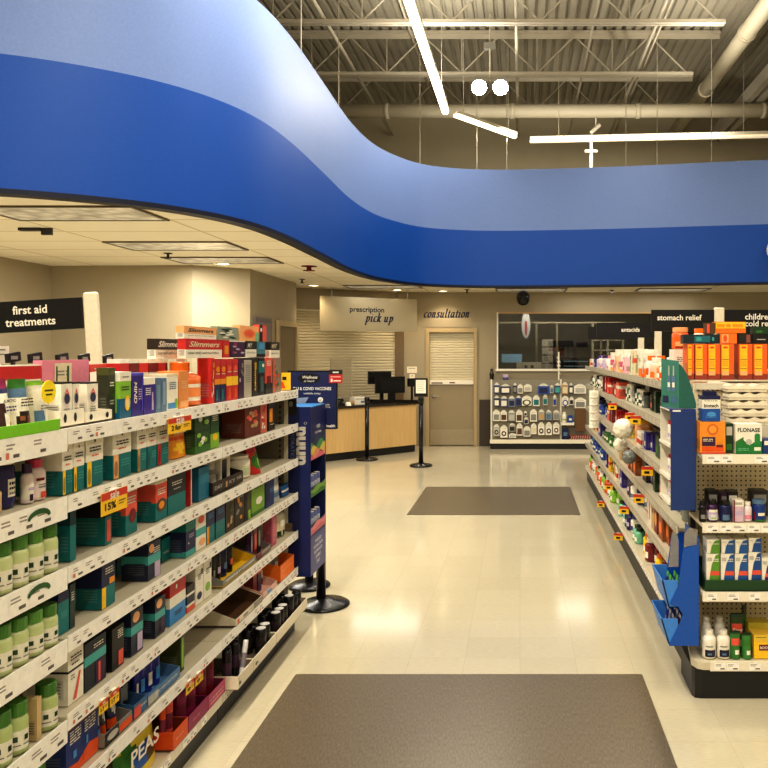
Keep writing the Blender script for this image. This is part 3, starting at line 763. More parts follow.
for i, z in enumerate(ER):
    mb = MB(); last = i == 3
    if last:
        mb.prism([(.885, EB - .08), (.85, EY + .06), (.87, EY + .015), (.9, EY), (EX1, EY), (EX1, EB - .08)], 'z', z - .04, z - .004, 'lgrey')
    else: mb.box(EX0, EX1, EY + .005, EB - .08, z - .02, z - .004, 'lgrey')
    sh = mb.build('base_deck' if last else 'shelf', M_SHELF, t, off)
    x0 = .93 if last else EX0
    mb = MB(); mb.box(x0, EX1, EY - .003, EY + .003, z - .045, z + .002, (236, 228, 208)); strip_tags(mb, x0, x0 + .5, z - .042, z - .001, EY - .003, -1, 70 + i, red=0, axis='x')
    mb.build('price_strip', M_CARD, sh, off)
mb = MB(); mb.prism([(.855, EB - .06), (.85, EY + .05), (.86, EY + .02), (.89, EY + .012), (EX1, EY + .012), (EX1, EB - .06)], 'z', .001, .142, 'k'); mb.build('kick_plate', M_DARKM, t, off)
# ================================================================== GOODS ON THE FIRST-AID GONDOLA
ENT = []
def E(row, x1, x2, yt, kind, name, base, design, desc, **o):
    ENT.append((row, x1, x2, yt, kind, name, base, design, desc, o))
def olly(acc, bot='teal', top='w', tx='k'):
    return [('B', .48, 1, top), ('R', .04, 0, .3, .48, acc), ('E', .17, .2, .1, .16, tuple(int(v * .7) for v in C(acc))), ('R', .46, .85, .54, .9, tx), ('L', .18, .84, .73, 2, tx), ('L', .3, .7, .58, 1, 'coral'), ('L', .42, .92, .34, 3, 'lteal')]
def dots(c1, c2, n=5, seed=1):
    r_ = random.Random(seed); out = []
    for i in range(n): out.append(('E', r_.uniform(.2, .8), r_.uniform(.12, .88), .13, .06, c1 if i % 2 else c2))
    return out
# --- row 1, closest section: pouches
E(1, 0, 20, 379, 'pouch', 'pouch', 'w', [('B', .84, 1, 'magenta'), ('B', .74, .84, (60, 60, 100)), ('R', 0, .1, .4, .5, (70, 44, 40)), ('E', .25, .5, .3, .1, (70, 44, 40)), ('E', .75, .2, .2, .08, (196, 120, 70)), ('B', 0, .12, 'dred'), ('E', .8, .35, .12, .07, 'yellow'), ('T', 'ALMOND', .3, .95, .62, 'dk'), ('L', .4, .9, .5, 2, 'purple')], 'white pouch with magenta zip top and dark corner')
E(1, 21, 38, 379, 'pouch', 'pouch', 'w', [('B', .86, 1, 'green'), ('B', .7, .86, 'bgrey'), ('B', 0, .16, 'bgrey'), ('E', .5, .28, .42, .14, 'dbrown'), ('E', .3, .3, .14, .06, (150, 90, 60)), ('E', .6, .24, .14, .06, (130, 80, 50)), ('L', .15, .85, .62, 3, 'dk')], 'white pouch with green top and grey-blue bands')
E(1, 39, 55, 381, 'pouch', 'pouch', (214, 208, 190), [('B', .88, 1, 'lime'), ('R', .1, .1, .5, .4, 'bgrey'), ('L', .2, .7, .5, 2, 'grey')], 'clear-fronted pale pouch with lime top')
E(1, 60, 84, 410, 'tray', 'display_tray', 'w', [('E', .2, .5, .06, .3, 'k'), ('E', .62, .5, .06, .3, 'k')], 'low white display tray with black dots under white cartons', d=.1, z=0)
E(1, 86, 112, 411, 'tray', 'display_tray', 'w', [('E', .18, .5, .06, .3, 'k'), ('E', .8, .5, .06, .3, 'k')], 'low white display tray with black dots beside the dark green carton', d=.1, z=0)
for a, b, c in ((61, 72, 'plain'), (72.6, 83.5, 'second'), (87, 98, 'third')):
    E(1, a, b, 382, 'box', 'carton', 'w', [('E', .5, .6, .26, .13, (60, 70, 92)), ('E', .5, .6, .32, .21, (220, 205, 200)), ('E', .5, .6, .26, .13, (52, 62, 84)), ('P', [(.3, .7), (.5, .86), (.7, .7), (.6, .7), (.5, .78), (.4, .7)], 'coral'), ('L', .25, .75, .34, 3, 'grey'), ('B', .96, 1, 'dk')],
      'white carton with dark oval bottle picture and black rim', sb=.045, d=.06, lift=.005)
E(1, 99.5, 115, 368, 'box', 'carton', (46, 52, 30), [('B', .86, 1, (80, 84, 36)), ('L', .2, .8, .7, 2, 'w'), ('R', .2, .4, .7, .5, 'dgreen'), ('L', .2, .75, .35, 2, 'lgrey')], 'dark olive-green carton with red top edge', sb=.05, d=.04)
E(1, 115.8, 131, 372, 'box', 'carton', 'lime', [('B', .8, 1, 'w'), ('B', 0, .42, (20, 96, 130)), ('E', .66, .32, .24, .17, 'yellow'), ('E', .66, .32, .13, .1, 'cream'), ('L', .15, .8, .66, 2, 'dgreen'), ('L', .2, .8, .88, 1, 'grey')], 'lime and blue carton with lemon picture')
E(1, 131.6, 143.5, 373, 'box', 'carton', 'purple', [('B', .94, 1, (90, 80, 190)), ('V', 'MIND', .3, .8, .3, 'w'), ('L', .55, .9, .6, 5, 'lav'), ('R', .82, .1, .94, .85, (80, 66, 180))], 'tall violet carton with pale upright print')
E(1, 144, 155, 378, 'box', 'carton', (58, 40, 140), [('B', .82, 1, 'w'), ('L', .12, .6, .7, 4, 'w'), ('P', [(.66, .1), (.86, .1), (.8, .6), (.7, .6)], 'lav')], 'violet carton with white top and figure')
E(1, 155.6, 161, 378, 'box', 'carton', 'bgrey', [('R', .2, .1, .8, .8, (120, 146, 172))], 'slim grey-blue carton')
E(1, 161.4, 166.5, 378, 'box', 'carton', (104, 132, 158), [('R', .2, .2, .8, .9, (140, 164, 186))], 'slim pale blue carton')
E(1, 167, 178, 374, 'box', 'carton', 'w', [('R', .06, .04, .94, .2, 'sky'), ('L', .2, .8, .75, 4, 'bgrey'), ('R', .72, .05, .94, .3, 'lime'), ('B', .93, 1, 'cream')], 'white carton with blue foot and lime corner')
E(1, 179, 188.5, 371, 'box', 'carton', (226, 150, 84), [('L', .2, .8, .7, 4, (240, 200, 150)), ('R', .1, .04, .9, .2, (236, 180, 120))], 'narrow apricot carton')
E(1, 190, 208, 362, 'bottle', 'bottle', (224, 116, 50), [('R', .1, .3, .6, .62, (236, 150, 90))], 'squat orange bottle with white shoulder and orange cap', cap='orange', neck=.42, lab='w', caph=.22, rk=.92)
E(1, 209, 214.5, 358, 'box', 'carton', 'red', dots('w', 'yellow', 7, 2), 'slim red carton with pale specks')
for i, (a, b) in enumerate(((215, 220.3), (220.7, 226))):
    E(1, a, b, 360, 'box', 'tube', 'red', [('B', .3, .55, 'amber'), ('B', 0, .42, 'navy'), ('R', .2, .05, .5, .3, 'teal'), ('E', .5, .78, .35, .07, 'amber'), ('L', .15, .85, .66, 1, 'cream')], 'slim red stick pack with navy foot')
for i, (a, b) in enumerate(((226.6, 232), (232.4, 238))):
    E(1, a, b, 359, 'box', 'tube', 'red', [('B', .36, .58, 'yellow'), ('E', .5, .78, .35, .07, 'coral'), ('L', .15, .85, .68, 1, 'cream'), ('R', .3, .05, .7, .3, 'dorange')], 'slim red stick pack with golden middle')
E(1, 238.6, 243.8, 359, 'box', 'carton', 'dpurple', dots('lav', 'grey', 5, 5), 'slim dark plum carton')
E(1, 244.2, 251.6, 360, 'box', 'carton', (176, 168, 154), [('L', .2, .85, .85, 9, 'grey')], 'pale grey carton with fine print')
E(1, 252.2, 258.6, 358, 'box', 'carton', 'k', [('V', 'Slimmers', .14, .9, .5, 'yellow')], 'black carton with yellow upright lettering')
E(1, 259, 264.6, 358, 'box', 'carton', 'k', [('B', .6, .92, 'teal'), ('R', .2, .1, .8, .5, (60, 90, 90)), ('E', .7, .8, .2, .05, 'w')], 'black carton with teal upper band')
E(1, 265.4, 272, 358, 'box', 'carton', 'coral', [('B', 0, .3, 'dk'), ('L', .2, .8, .9, 3, 'w'), ('R', .2, .3, .8, .5, 'dred')], 'coral carton with black foot')
E(1, 272.6, 281, 358, 'box', 'carton', (150, 132, 112), dots('green', 'coral', 8, 3) + [('R', 0, 0, .18, 1, 'coral')], 'mottled tan and coral carton')
# second layer behind
E(1, 0, 41, 365, 'box', 'carton', 'w', [('B', .76, .98, 'red'), ('R', .12, .5, .14, .6, 'k'), ('R', .4, .4, .44, .62, 'k'), ('R', .6, .5, .62, .6, 'k')], 'long white carton with red upper band behind the pouches', sb=.2, d=.03)
E(1, 42, 89, 360, 'box', 'carton', 'pink', [('R', .24, .5, .6, .95, 'cream'), ('R', .27, .6, .30, .9, 'dgreen'), ('R', .5, .6, .54, .9, 'dgreen'), ('L', .3, .5, .8, 2, 'grey')], 'long pink carton with cream panel', sb=.2, d=.03)
E(1, 91, 118, 364, 'box', 'carton', 'coral', [('B', 0, .8, 'dred'), ('L', .1, .9, .9, 1, 'w')], 'long red carton behind the dark green carton', sb=.2, d=.03)
for i in range(7):
    a = 120 + i * 9.6
    E(1, a, a + 9, 359, 'box', 'carton', 'w', [('B', .74, .92, 'dred' if i % 2 else 'red'), ('R', .35, .5, .7, .7, ('orange', 'coral', 'amber')[i % 3]), ('L', .15, .85, .4, 3, 'grey')], 'white carton with red band and orange mark, back row', sb=.15, d=.05)
# stacked on top
def slim(c, bg): return [('B', .46, 1, bg), ('T', 'Slimmers', .08, .92, .74, c, .35), ('L', .06, .9, .28, 2, 'grey'), ('R', .36, .08, .365, .42, 'grey')]
E(1, 155.5, 184.5, 342, 'box', 'carton', 'w', slim('w', 'dbrown'), 'stacked white box with black Slimmers-lettered band'.replace('Slimmers-lettered ', 'script '), sb=.155, d=.035, on=359)
E(1, 185.5, 222, 340, 'box', 'carton', 'w', slim('cream', 'red'), 'stacked white box with red script band', sb=.05, d=.035, on=358.5)
E(1, 223, 229.5, 341, 'box', 'carton', 'red', [('R', .2, .2, .8, .7, 'amber')], 'small stacked red box with amber picture', sb=.05, d=.035, on=358.5)
E(1, 230.2, 245, 341, 'box', 'carton', 'dpurple', dots('lav', 'magenta', 9, 8) + [('B', .94, 1, 'w')], 'stacked plum box with lilac spots', sb=.05, d=.035, on=358.5)
E(1, 245.6, 256.5, 341, 'box', 'carton', 'w', [('B', .5, 1, 'k'), ('T', 'MY', .15, .6, .75, 'w', .3), ('L', .1, .9, .3, 2, 'grey')], 'stacked white box with black top, beside the teal one', sb=.05, d=.035, on=358.5)
E(1, 257, 265.3, 340, 'box', 'carton', (70, 130, 140), [('B', 0, .2, 'k'), ('R', .2, .5, .8, .9, 'sky')], 'small stacked teal box', sb=.05, d=.035, on=358.5)
E(1, 266, 279.5, 342, 'box', 'carton', 'w', [('B', .5, 1, 'k'), ('T', 'MINT', .1, .7, .75, 'cream', .3), ('L', .1, .9, .3, 2, 'grey')], 'stacked white box with black top at the far end', sb=.045, d=.035, on=358)
E(1, 184, 216.5, 327, 'box', 'carton', 'w', [('B', .4, 1, 'peach'), ('T', 'Slimmers', .1, .9, .7, 'dbrown', .35), ('L', .1, .9, .25, 1, 'grey')], 'topmost white box with peach script band', sb=.055, d=.035, on=339.6)
E(1, 217.5, 238.5, 327, 'box', 'carton', (150, 160, 140), dots('dgreen', 'w', 12, 9), 'topmost box with green and white blotches', sb=.055, d=.035, on=339.6)
E(1, 239.5, 258.5, 326, 'box', 'carton', 'peach', [('E', .5, .5, .3, .3, 'orange'), ('E', .5, .5, .2, .2, 'coral'), ('R', .84, 0, 1, .6, 'mint')], 'topmost peach box with orange fruit disc', sb=.055, d=.035, on=340)
E(1, 259.5, 266.5, 325, 'box', 'carton', 'coral', [('R', 0, 0, .4, 1, 'k'), ('E', .2, .7, .14, .12, 'w')], 'topmost narrow black and coral box', sb=.055, d=.035, on=340)
# --- row 2
E(2, -6, 6, 484, 'bottle', 'jar', (214, 188, 140), [], 'tan rounded jar at the cut edge', cap='tan', neck=.6, zfix=1)
E(2, 0, 23, 454, 'bottle', 'jar', (44, 36, 92), [('R', .3, .3, .85, .78, 'w'), ('R', .36, .62, .74, .7, 'k'), ('R', .36, .5, .7, .56, 'k'), ('R', .36, .36, .7, .42, 'grey')], 'big navy tub with white lid and white label', cap=(222, 206, 180), neck=.86, caph=.2, sbk=.05, rk=.8)
E(2, 25, 37, 464, 'bottle', 'bottle', (226, 212, 206), [('R', .2, .1, .5, .35, 'dpurple'), ('R', .1, .5, .9, .62, 'lav')], 'white bottle with violet shoulder and cap', cap='dpurple', neck=.66, lab='w', caph=.24, zfix=1)
E(2, 37.5, 52, 459, 'bottle', 'bottle', (232, 214, 208), [('R', .1, .7, .5, .8, 'dred'), ('R', .3, .08, .8, .3, 'coral'), ('R', .2, .44, .8, .5, 'grey'), ('R', .2, .54, .7, .58, 'grey')], 'white bottle with raspberry-pink cap', cap=(206, 60, 92), neck=.62, caph=.2, zfix=1)
for (a, b, y, acc) in ((62, 72.6, 444, 'yellow'), (73.2, 84, 440, 'yellow'), (86, 103, 434, 'yellow'), (112.5, 131, 428, 'peach'), (137, 146.5, 424, 'tan'), (147, 156.5, 422, 'teal'), (157.2, 168.5, 420, 'red')):
    E(2, a, b, y, 'box', 'carton', 'teal', olly(acc), 'white over teal carton with %s picture' % {'tan': 'tan figure', 'teal': 'all-teal foot, no'}.get(acc, acc), d=.15)
E(2, 172, 191, 413, 'pouch', 'pouch', 'amber', [('B', .72, 1, 'dorange'), ('B', .4, .48, 'dorange'), ('E', .5, .22, .3, .1, 'yellow'), ('L', .2, .8, .62, 2, 'w')], 'amber orange pouch below a sale tag', sb=.05, d=.07)
E(2, 192.5, 210, 412, 'box', 'carton', (42, 84, 40), [('B', .48, .56, 'dgreen'), ('B', 0, .16, 'green')] + dots('w', 'lime', 9, 4), 'dark green carton with pale leaf specks')
E(2, 210.6, 219, 411, 'box', 'carton', (34, 80, 40), [('B', .0, .4, 'lime'), ('L', .2, .8, .85, 3, 'w'), ('E', .5, .3, .3, .1, 'yellow')], 'slim green carton with lime foot')
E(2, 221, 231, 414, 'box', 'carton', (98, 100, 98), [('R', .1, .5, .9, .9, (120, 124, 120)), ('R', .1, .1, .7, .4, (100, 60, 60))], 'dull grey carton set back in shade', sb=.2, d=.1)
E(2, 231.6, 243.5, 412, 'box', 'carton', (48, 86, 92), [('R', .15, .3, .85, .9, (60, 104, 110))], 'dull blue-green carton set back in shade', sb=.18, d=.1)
E(2, 245, 260, 404, 'box', 'carton', (112, 48, 34), dots('tan', 'coral', 12, 6), 'russet carton with speckled picture', d=.12)
E(2, 260.6, 267, 403, 'box', 'carton', (206, 110, 84), dots('w', 'red', 9, 7), 'slim coral and white speckled carton')
E(2, 268.5, 275, 403, 'box', 'carton', 'dbrown', [('R', .1, .3, .6, .8, 'amber'), ('L', .2, .8, .2, 1, 'w')], 'slim dark brown carton with amber window')
# --- row 3
for (a, b, y, yb, base, des, lab) in ((70, 76, 500, 0, 'teal', [('B', .6, 1, 'dteal')], 'slim teal carton beside the green lids'),
      (105, 111.5, 489, 0, 'teal', [('B', .5, 1, 'k'), ('R', .2, .05, .8, .45, 'coral')], 'black over teal carton half behind the sale tag'),
      (125.5, 137, 482, 0, 'teal', [('B', .38, 1, 'coral'), ('B', .82, 1, 'w'), ('E', .6, .34, .3, .14, 'dred'), ('L', .15, .85, .7, 3, 'w')], 'teal carton with coral front and white top'),
      (155.5, 167, 476, 0, 'teal', [('B', .42, 1, 'coral'), ('B', .84, 1, 'w'), ('E', .5, .34, .42, .15, 'brown'), ('E', .5, .34, .24, .09, 'amber'), ('L', .15, .85, .7, 3, 'w')], 'teal carton with coral front and citrus picture'),
      (168, 185.5, 470, 0, 'teal', [('B', .44, 1, (24, 34, 44)), ('L', .2, .8, .72, 2, 'w'), ('L', .3, .7, .56, 1, 'lgrey')], 'black over teal carton with white fine print'),
      (190, 192, 468, 0, 'red', [('R', .3, 0, .7, 1, 'w')], 'very slim red and white carton'),
      (198.5, 209, 467, 0, (24, 112, 140), [('R', .1, .5, .9, .8, (36, 126, 150))], 'plain blue-teal carton')):
    E(3, a, b, y, 'box', 'carton', base, des, lab, d=.16 if a > 77 else .04)
E(3, 77, 88, 498, 'box', 'carton', 'teal', [('B', .55, 1, 'dteal'), ('L', .2, .8, .24, 2, 'lteal')], 'teal carton with dark lid set back', sb=.16, d=.12)
E(3, 210, 243, 477, 'tray', 'display_tray', 'dbrown', [('T', 'DAY', .06, .3, .5, 'lgrey'), ('R', .4, .2, .46, .7, 'tan'), ('T', 'KY', .52, .72, .5, 'lgrey'), ('T', 'NK', .78, .96, .55, 'lgrey')], 'dark brown display tray with pale block letters', d=.2, sb=.02, hb=.1)
for i, (a, b) in enumerate(((211.5, 218), (218.6, 225.5), (226, 232))):
    E(3, a, b, 459 + (2 - i), 'pouch', 'pouch', (178, 172, 158), [('B', .5, .7, (120, 114, 104)), ('B', .9, 1, 'dk')], 'dull silver pouch lying in the brown tray', sb=.06, d=.05, lift=.006)
E(3, 233.4, 242.2, 456, 'box', 'carton', 'w', [('R', .1, .2, .62, .9, 'k'), ('R', .7, .1, .95, .9, 'cream')], 'white carton with black panel in the brown tray', sb=.06, d=.1, lift=.006)
E(3, 244, 254.5, 455, 'bottle', 'bottle', 'w', [('R', .2, .2, .8, .6, (200, 206, 170))], 'white bottle with pale green label', cap='w', neck=.8, lab=(222, 220, 190), caph=.12)
E(3, 255, 264, 443, 'pouch', 'pouch', 'red', [('E', .55, .4, .5, .28, 'green'), ('E', .6, .35, .25, .15, 'lime'), ('B', .9, 1, 'dred')], 'red pouch with green leaf picture')
# --- row 4
for (a, b, y, base, des, lab, o) in ((58, 69, 592, 'teal', [('B', .78, 1, 'navy'), ('L', .2, .8, .5, 3, 'lteal')], 'teal carton with navy top beside the lidded bottles', {'d': .05}),
      (70, 75, 584, (40, 60, 60), [('L', .2, .8, .8, 4, 'w')], 'thin dark carton with white print', {'d': .05}),
      (101.5, 115, 561, 'teal', [('B', .46, 1, 'navy'), ('R', 0, 0, .3, .46, 'yellow'), ('R', .55, .48, .95, .62, 'amber'), ('L', .25, .85, .84, 3, 'w')], 'navy and teal carton with yellow stripe', {}),
      (117, 133, 556, 'teal', [('B', .8, 1, 'dteal'), ('E', .5, .4, .2, .12, 'dteal'), ('L', .2, .8, .62, 2, 'lteal')], 'plain teal carton set back', {'sb': .18, 'd': .1}),
      (148, 160.5, 541, (32, 40, 66), [('B', .42, .66, 'lteal'), ('R', .5, 0, .95, .42, 'lav'), ('E', .25, .84, .2, .12, 'peach'), ('L', .4, .92, .8, 3, 'w')], 'navy carton with teal band and face picture', {}),
      (161.5, 170, 538, 'teal', [('L', .2, .8, .4, 2, 'w')], 'plain teal carton beside the navy one', {'sb': .1}),
      (180, 195.5, 516, 'navy', [('B', .62, 1, (16, 120, 110)), ('B', 0, .14, 'lteal'), ('R', .2, .3, .3, .34, 'w'), ('L', .3, .8, .5, 2, 'lav'), ('L', .3, .8, .84, 2, 'lteal')], 'navy carton with green top', {'d': .14}),
      (196, 206, 511, 'w', [('B', .36, .56, 'lteal'), ('E', .5, .78, .3, .1, 'coral'), ('E', .6, .18, .3, .1, 'peach')], 'white carton with aqua band', {}),
      (206.6, 214.5, 508, 'teal', [('B', .5, 1, 'navy'), ('R', 0, 0, .3, .5, 'amber'), ('L', .2, .85, .82, 3, 'sky')], 'navy over teal carton with amber edge', {}),
      (216, 225, 503, 'teal', [('B', .5, 1, 'navy'), ('L', .2, .85, .82, 3, 'sky')], 'navy over teal carton', {}),
      (226, 234.5, 495, (58, 44, 28), dots('tan', 'olive', 8, 2) + [('L', .2, .8, .9, 2, 'lgrey')], 'dark brown carton with gold speckles', {}),
      (235, 244.5, 492, (52, 40, 26), dots('amber', 'grey', 8, 12) + [('L', .2, .8, .9, 2, 'lgrey')], 'dark brown carton with amber speckles', {}),
      (245, 251, 489, (40, 32, 22), [('R', .3, .1, .8, .9, 'olive'), ('R', .5, 0, .9, .3, 'lime')], 'slim dark carton with olive panel', {}),
      (251.6, 264.5, 481, (128, 170, 50), [('L', .2, .8, .85, 2, 'dgreen'), ('E', .55, .4, .25, .12, 'w'), ('B', 0, .1, 'green')], 'lime green carton', {}),
      (265.5, 274, 478, (30, 52, 110), [('R', .1, .2, .5, .9, 'navy'), ('L', .5, .95, .6, 3, 'sky')], 'deep blue carton', {})):
    E(4, a, b, y, 'box', 'carton', base, des, lab, **o)
E(4, 274.5, 282, 473, 'pouch', 'pouch', (176, 180, 180), [('B', .4, .6, 'w'), ('B', .2, .3, 'bgrey')], 'silver pouch standing beside the deep blue carton', d=.05)
E(4, 283, 294.5, 484, 'pouch', 'pouch', (44, 92, 136), [('B', .4, .6, 'w'), ('R', 0, 0, .12, 1, 'navy')], 'blue pouch at the far end', d=.05)
# --- row 5
for (a, b, y, base, des, lab, o) in ((68, 83.5, 646, 'w', [('B', .58, .62, 'k'), ('L', .15, .85, .84, 2, 'k'), ('L', .2, .7, .7, 1, 'dk'), ('P', [(.3, .05), (.5, .05), (.8, .5), (.7, .52)], 'coral'), ('L', .15, .4, .5, 2, 'grey')], 'white carton with coral stroke and black print', {'d': .14}),
      (84.5, 106, 638, (26, 34, 48), [('B', .52, .72, 'lteal'), ('R', .5, .02, .92, .5, 'dpurple'), ('R', .62, .05, .72, .45, 'coral'), ('L', .4, .85, .86, 2, 'w')], 'black carton with teal band and plum panel', {'d': .14}),
      (112, 124, 626, 'k', [('L', .45, .92, .88, 4, 'w'), ('R', .5, .05, .9, .4, 'coral')], 'black carton with coral foot', {'d': .16}),
      (131, 143, 609, (30, 38, 60), [('B', .46, .66, 'lteal'), ('E', .4, .84, .3, .12, 'peach'), ('R', .5, .04, .92, .44, 'lav')], 'navy carton with teal band, lilac foot', {}),
      (144, 148, 604, 'grey', [('R', .1, .5, .9, .9, 'k')], 'narrow grey carton', {'sb': .12}),
      (155, 167, 596, (28, 32, 56), [('B', .44, .64, 'lteal'), ('E', .4, .84, .3, .12, 'peach'), ('R', .5, .04, .92, .42, 'dpurple')], 'navy carton with teal band, plum foot', {}),
      (168, 185.5, 577, (60, 140, 200), [('B', .6, 1, 'red'), ('B', .38, .62, 'w'), ('E', .4, .8, .06, .05, 'w'), ('L', .3, .75, .22, 2, 'navy')], 'red, white and blue carton', {'d': .15}),
      (187, 194.5, 585, 'w', [('B', .3, .62, (40, 44, 70)), ('B', 0, .2, 'coral'), ('B', .72, 1, 'dk')], 'small dark carton with white band', {}),
      (195.5, 203, 566, 'w', [('L', .3, .7, .76, 3, 'k'), ('E', .5, .22, .32, .1, 'navy'), ('R', .75, .75, .92, .9, 'k')], 'white carton with navy seal', {}),
      (203.6, 211.5, 560, 'w', [('L', .3, .7, .76, 3, 'k'), ('E', .5, .3, .3, .12, 'lime'), ('R', .75, .75, .92, .9, 'k')], 'white carton with lime seal', {})):
    E(5, a, b, y, 'box', 'carton', base, des, lab, **o)
E(5, 223, 256, 568, 'tray', 'display_tray', 'grey', [('L', .05, .95, .7, 3, 'w'), ('T', 'ENERGY', .1, .5, .55, 'w'), ('T', 'GREEN', .56, .92, .55, 'w')], 'grey printed display tray with yellow near side', sb=.015, d=.2, hb=.1, inner='yellow')
E(5, 257, 271, 551, 'tray', 'display_tray', (138, 120, 112), [('R', 0, 0, .3, 1, 'dred'), ('L', .35, .9, .7, 3, 'w')], 'grey and dark red display tray', sb=.015, d=.2, hb=.1)
for i, (a, b) in enumerate(((225, 229.5), (231, 235.5), (237, 241.5), (243, 247.5))):
    E(5, a, b, 547 - 4 * i, 'bottle', 'bottle', ('k', 'dk', 'navy', 'k')[i], [('R', .2, .3, .8, .55, ('grey', 'lav', 'bgrey', 'coral')[i])], ('black', 'charcoal', 'midnight blue', 'black and coral')[i] + ' flask in the grey printed tray', cap='k', neck=.6, sb=.05, lift=.006)
for i, (a, b) in enumerate(((258.5, 262), (263, 266.5), (267, 270))):
    E(5, a, b, 527 - 3 * i, 'box', 'tube', ('dpurple', 'dred', 'k')[i], [('R', .2, .2, .8, .7, ('lav', 'coral', 'grey')[i])], ('plum', 'dark red', 'black')[i] + ' stick pack in the grey and red tray', sb=.05, d=.03, lift=.006)
E(5, 271.6, 276.5, 516, 'box', 'tube', (190, 92, 110), [('R', .2, .1, .8, .9, (206, 120, 130))], 'tall rose stick pack', d=.05)
E(5, 278, 290.5, 509, 'bottle', 'bottle', (208, 200, 172), [('R', .1, .05, .9, .3, 'dgreen'), ('R', .3, .5, .8, .8, 'w')], 'cream bottle with dark green foot', cap=(60, 70, 50), neck=.8, caph=.1, lab='cream')
E(5, 291.5, 296, 522, 'box', 'carton', (120, 96, 60), [], 'small tan carton at the far edge', d=.06)
# --- row 6
E(6, 66, 98, 716, 'box', 'carton', (40, 56, 120), [('B', .9, 1, (120, 70, 50)), ('P', [(0, 0), (1, 0), (1, .3), (.7, .36), (.35, .16), (0, .22)], 'dorange'), ('L', .1, .44, .84, 5, 'w'), ('L', .55, .9, .86, 5, 'w'), ('R', .2, .3, .3, .45, 'sky'), ('R', .6, .38, .66, .55, 'sky'), ('R', .495, .1, .505, .9, (26, 36, 90))], 'blue carton with orange wavy foot')
E(6, 100, 132, 724, 'tray', 'display_tray', 'grey', [('R', 0, 0, .5, 1, 'dk'), ('E', .28, .5, .2, .3, 'lgrey'), ('R', .52, .1, 1, .7, 'dorange')], 'black and orange open display tray', sb=.015, d=.2, hb=.09)
for i in range(4):
    a = 101.5 + i * 7.6
    E(6, a, a + 6.9, 707 - 5 * i, 'pouch', 'pouch', ('navy', (34, 44, 90), (60, 62, 70), 'navy')[i], [('E', .5, .6, .3, .16, 'lgrey'), ('B', .1, .3, 'dorange' if i > 1 else 'sky')], ('navy pouch with orange-free foot', 'blue pouch with pale disc', 'charcoal pouch with orange foot', 'navy pouch with orange foot')[i].replace(' with orange-free foot', ' with sky blue foot') + ' in the black and orange tray', sb=.04, d=.04, lift=.006)
E(6, 134, 147, 700, 'tray', 'display_tray', (70, 110, 150), [('R', 0, 0, .5, .8, 'coral'), ('L', .5, .95, .6, 3, 'w')], 'low blue and coral display tray', sb=.015, d=.2, hb=.08)
for i in range(2):
    a = 135.5 + i * 6
    E(6, a, a + 5.4, 674 - 6 * i, 'can', 'can', (34, 36, 44), [], ('first', 'second')[i] + ' small dark can with silver band', sb=.05, lift=.006, band=(120, 124, 130))
E(6, 148, 180, 680, 'tray', 'display_tray', (90, 130, 170), [('R', 0, 0, .3, .8, 'lgrey'), ('L', .2, .9, .6, 4, 'w')], 'pale blue display tray holding blue bottles', sb=.015, d=.2, hb=.08)
for i in range(4):
    a = 150 + i * 7.2
    E(6, a, a + 6.4, 661 - 6 * i, 'bottle', 'bottle', (40, 44, 140), [('R', .2, .2, .8, .6, 'sky' if i % 2 else 'w')], ORD[i] + ' cobalt blue bottle in the pale blue tray', cap=(26, 30, 100), neck=.8, caph=.12, sb=.05, lift=.006)
E(6, 180.5, 184, 634, 'box', 'carton', 'olive', [('R', .2, .1, .8, .9, 'lime')], 'thin olive carton', d=.1)
E(6, 236, 262, 607, 'tray', 'display_tray', (226, 216, 194), [('R', .05, .15, .12, .8, 'coral'), ('E', .35, .5, .1, .2, 'grey'), ('L', .5, .9, .6, 3, 'grey'), ('R', .66, 0, 1, 1, (150, 142, 128))], 'big white cardboard tray, empty and brown inside', sb=-.004, d=.24, hb=.12, inner='brown')
E(6, 263, 277, 590, 'tray', 'display_tray', (222, 176, 160), [('R', .3, .1, .6, .6, 'sky'), ('L', .1, .9, .8, 2, 'w')], 'pale pink display tray', sb=.005, d=.2, hb=.1)
for i, (a, b) in enumerate(((264, 268), (269, 272.4))):
    E(6, a, b, 571 - 3 * i, 'box', 'carton', ('dred', 'dpurple')[i], [('B', .8, 1, 'coral')], ('dark red', 'plum')[i] + ' carton in the pale pink tray', sb=.06, d=.05, lift=.006)
E(6, 273, 279.5, 563, 'bottle', 'bottle', (226, 214, 190), [('R', .3, .2, .8, .6, 'dred')], 'cream bottle with dark red label mark', cap='cream', neck=.7, sb=.06, lift=.006)
E(6, 280.5, 294, 560, 'tray', 'display_tray', 'orange', [('L', .1, .9, .6, 2, (250, 170, 90))], 'bright orange display tray at the far end', sb=.005, d=.18, hb=.12)
for i, (a, b) in enumerate(((282, 286.5), (287.5, 292))):
    E(6, a, b, 546 - 3 * i, 'bottle', 'bottle', (150, 150, 140), [('R', .2, .3, .8, .6, 'w')], ('first', 'second')[i] + ' pale grey bottle in the orange tray', cap='w', neck=.7, sb=.06, lift=.006)
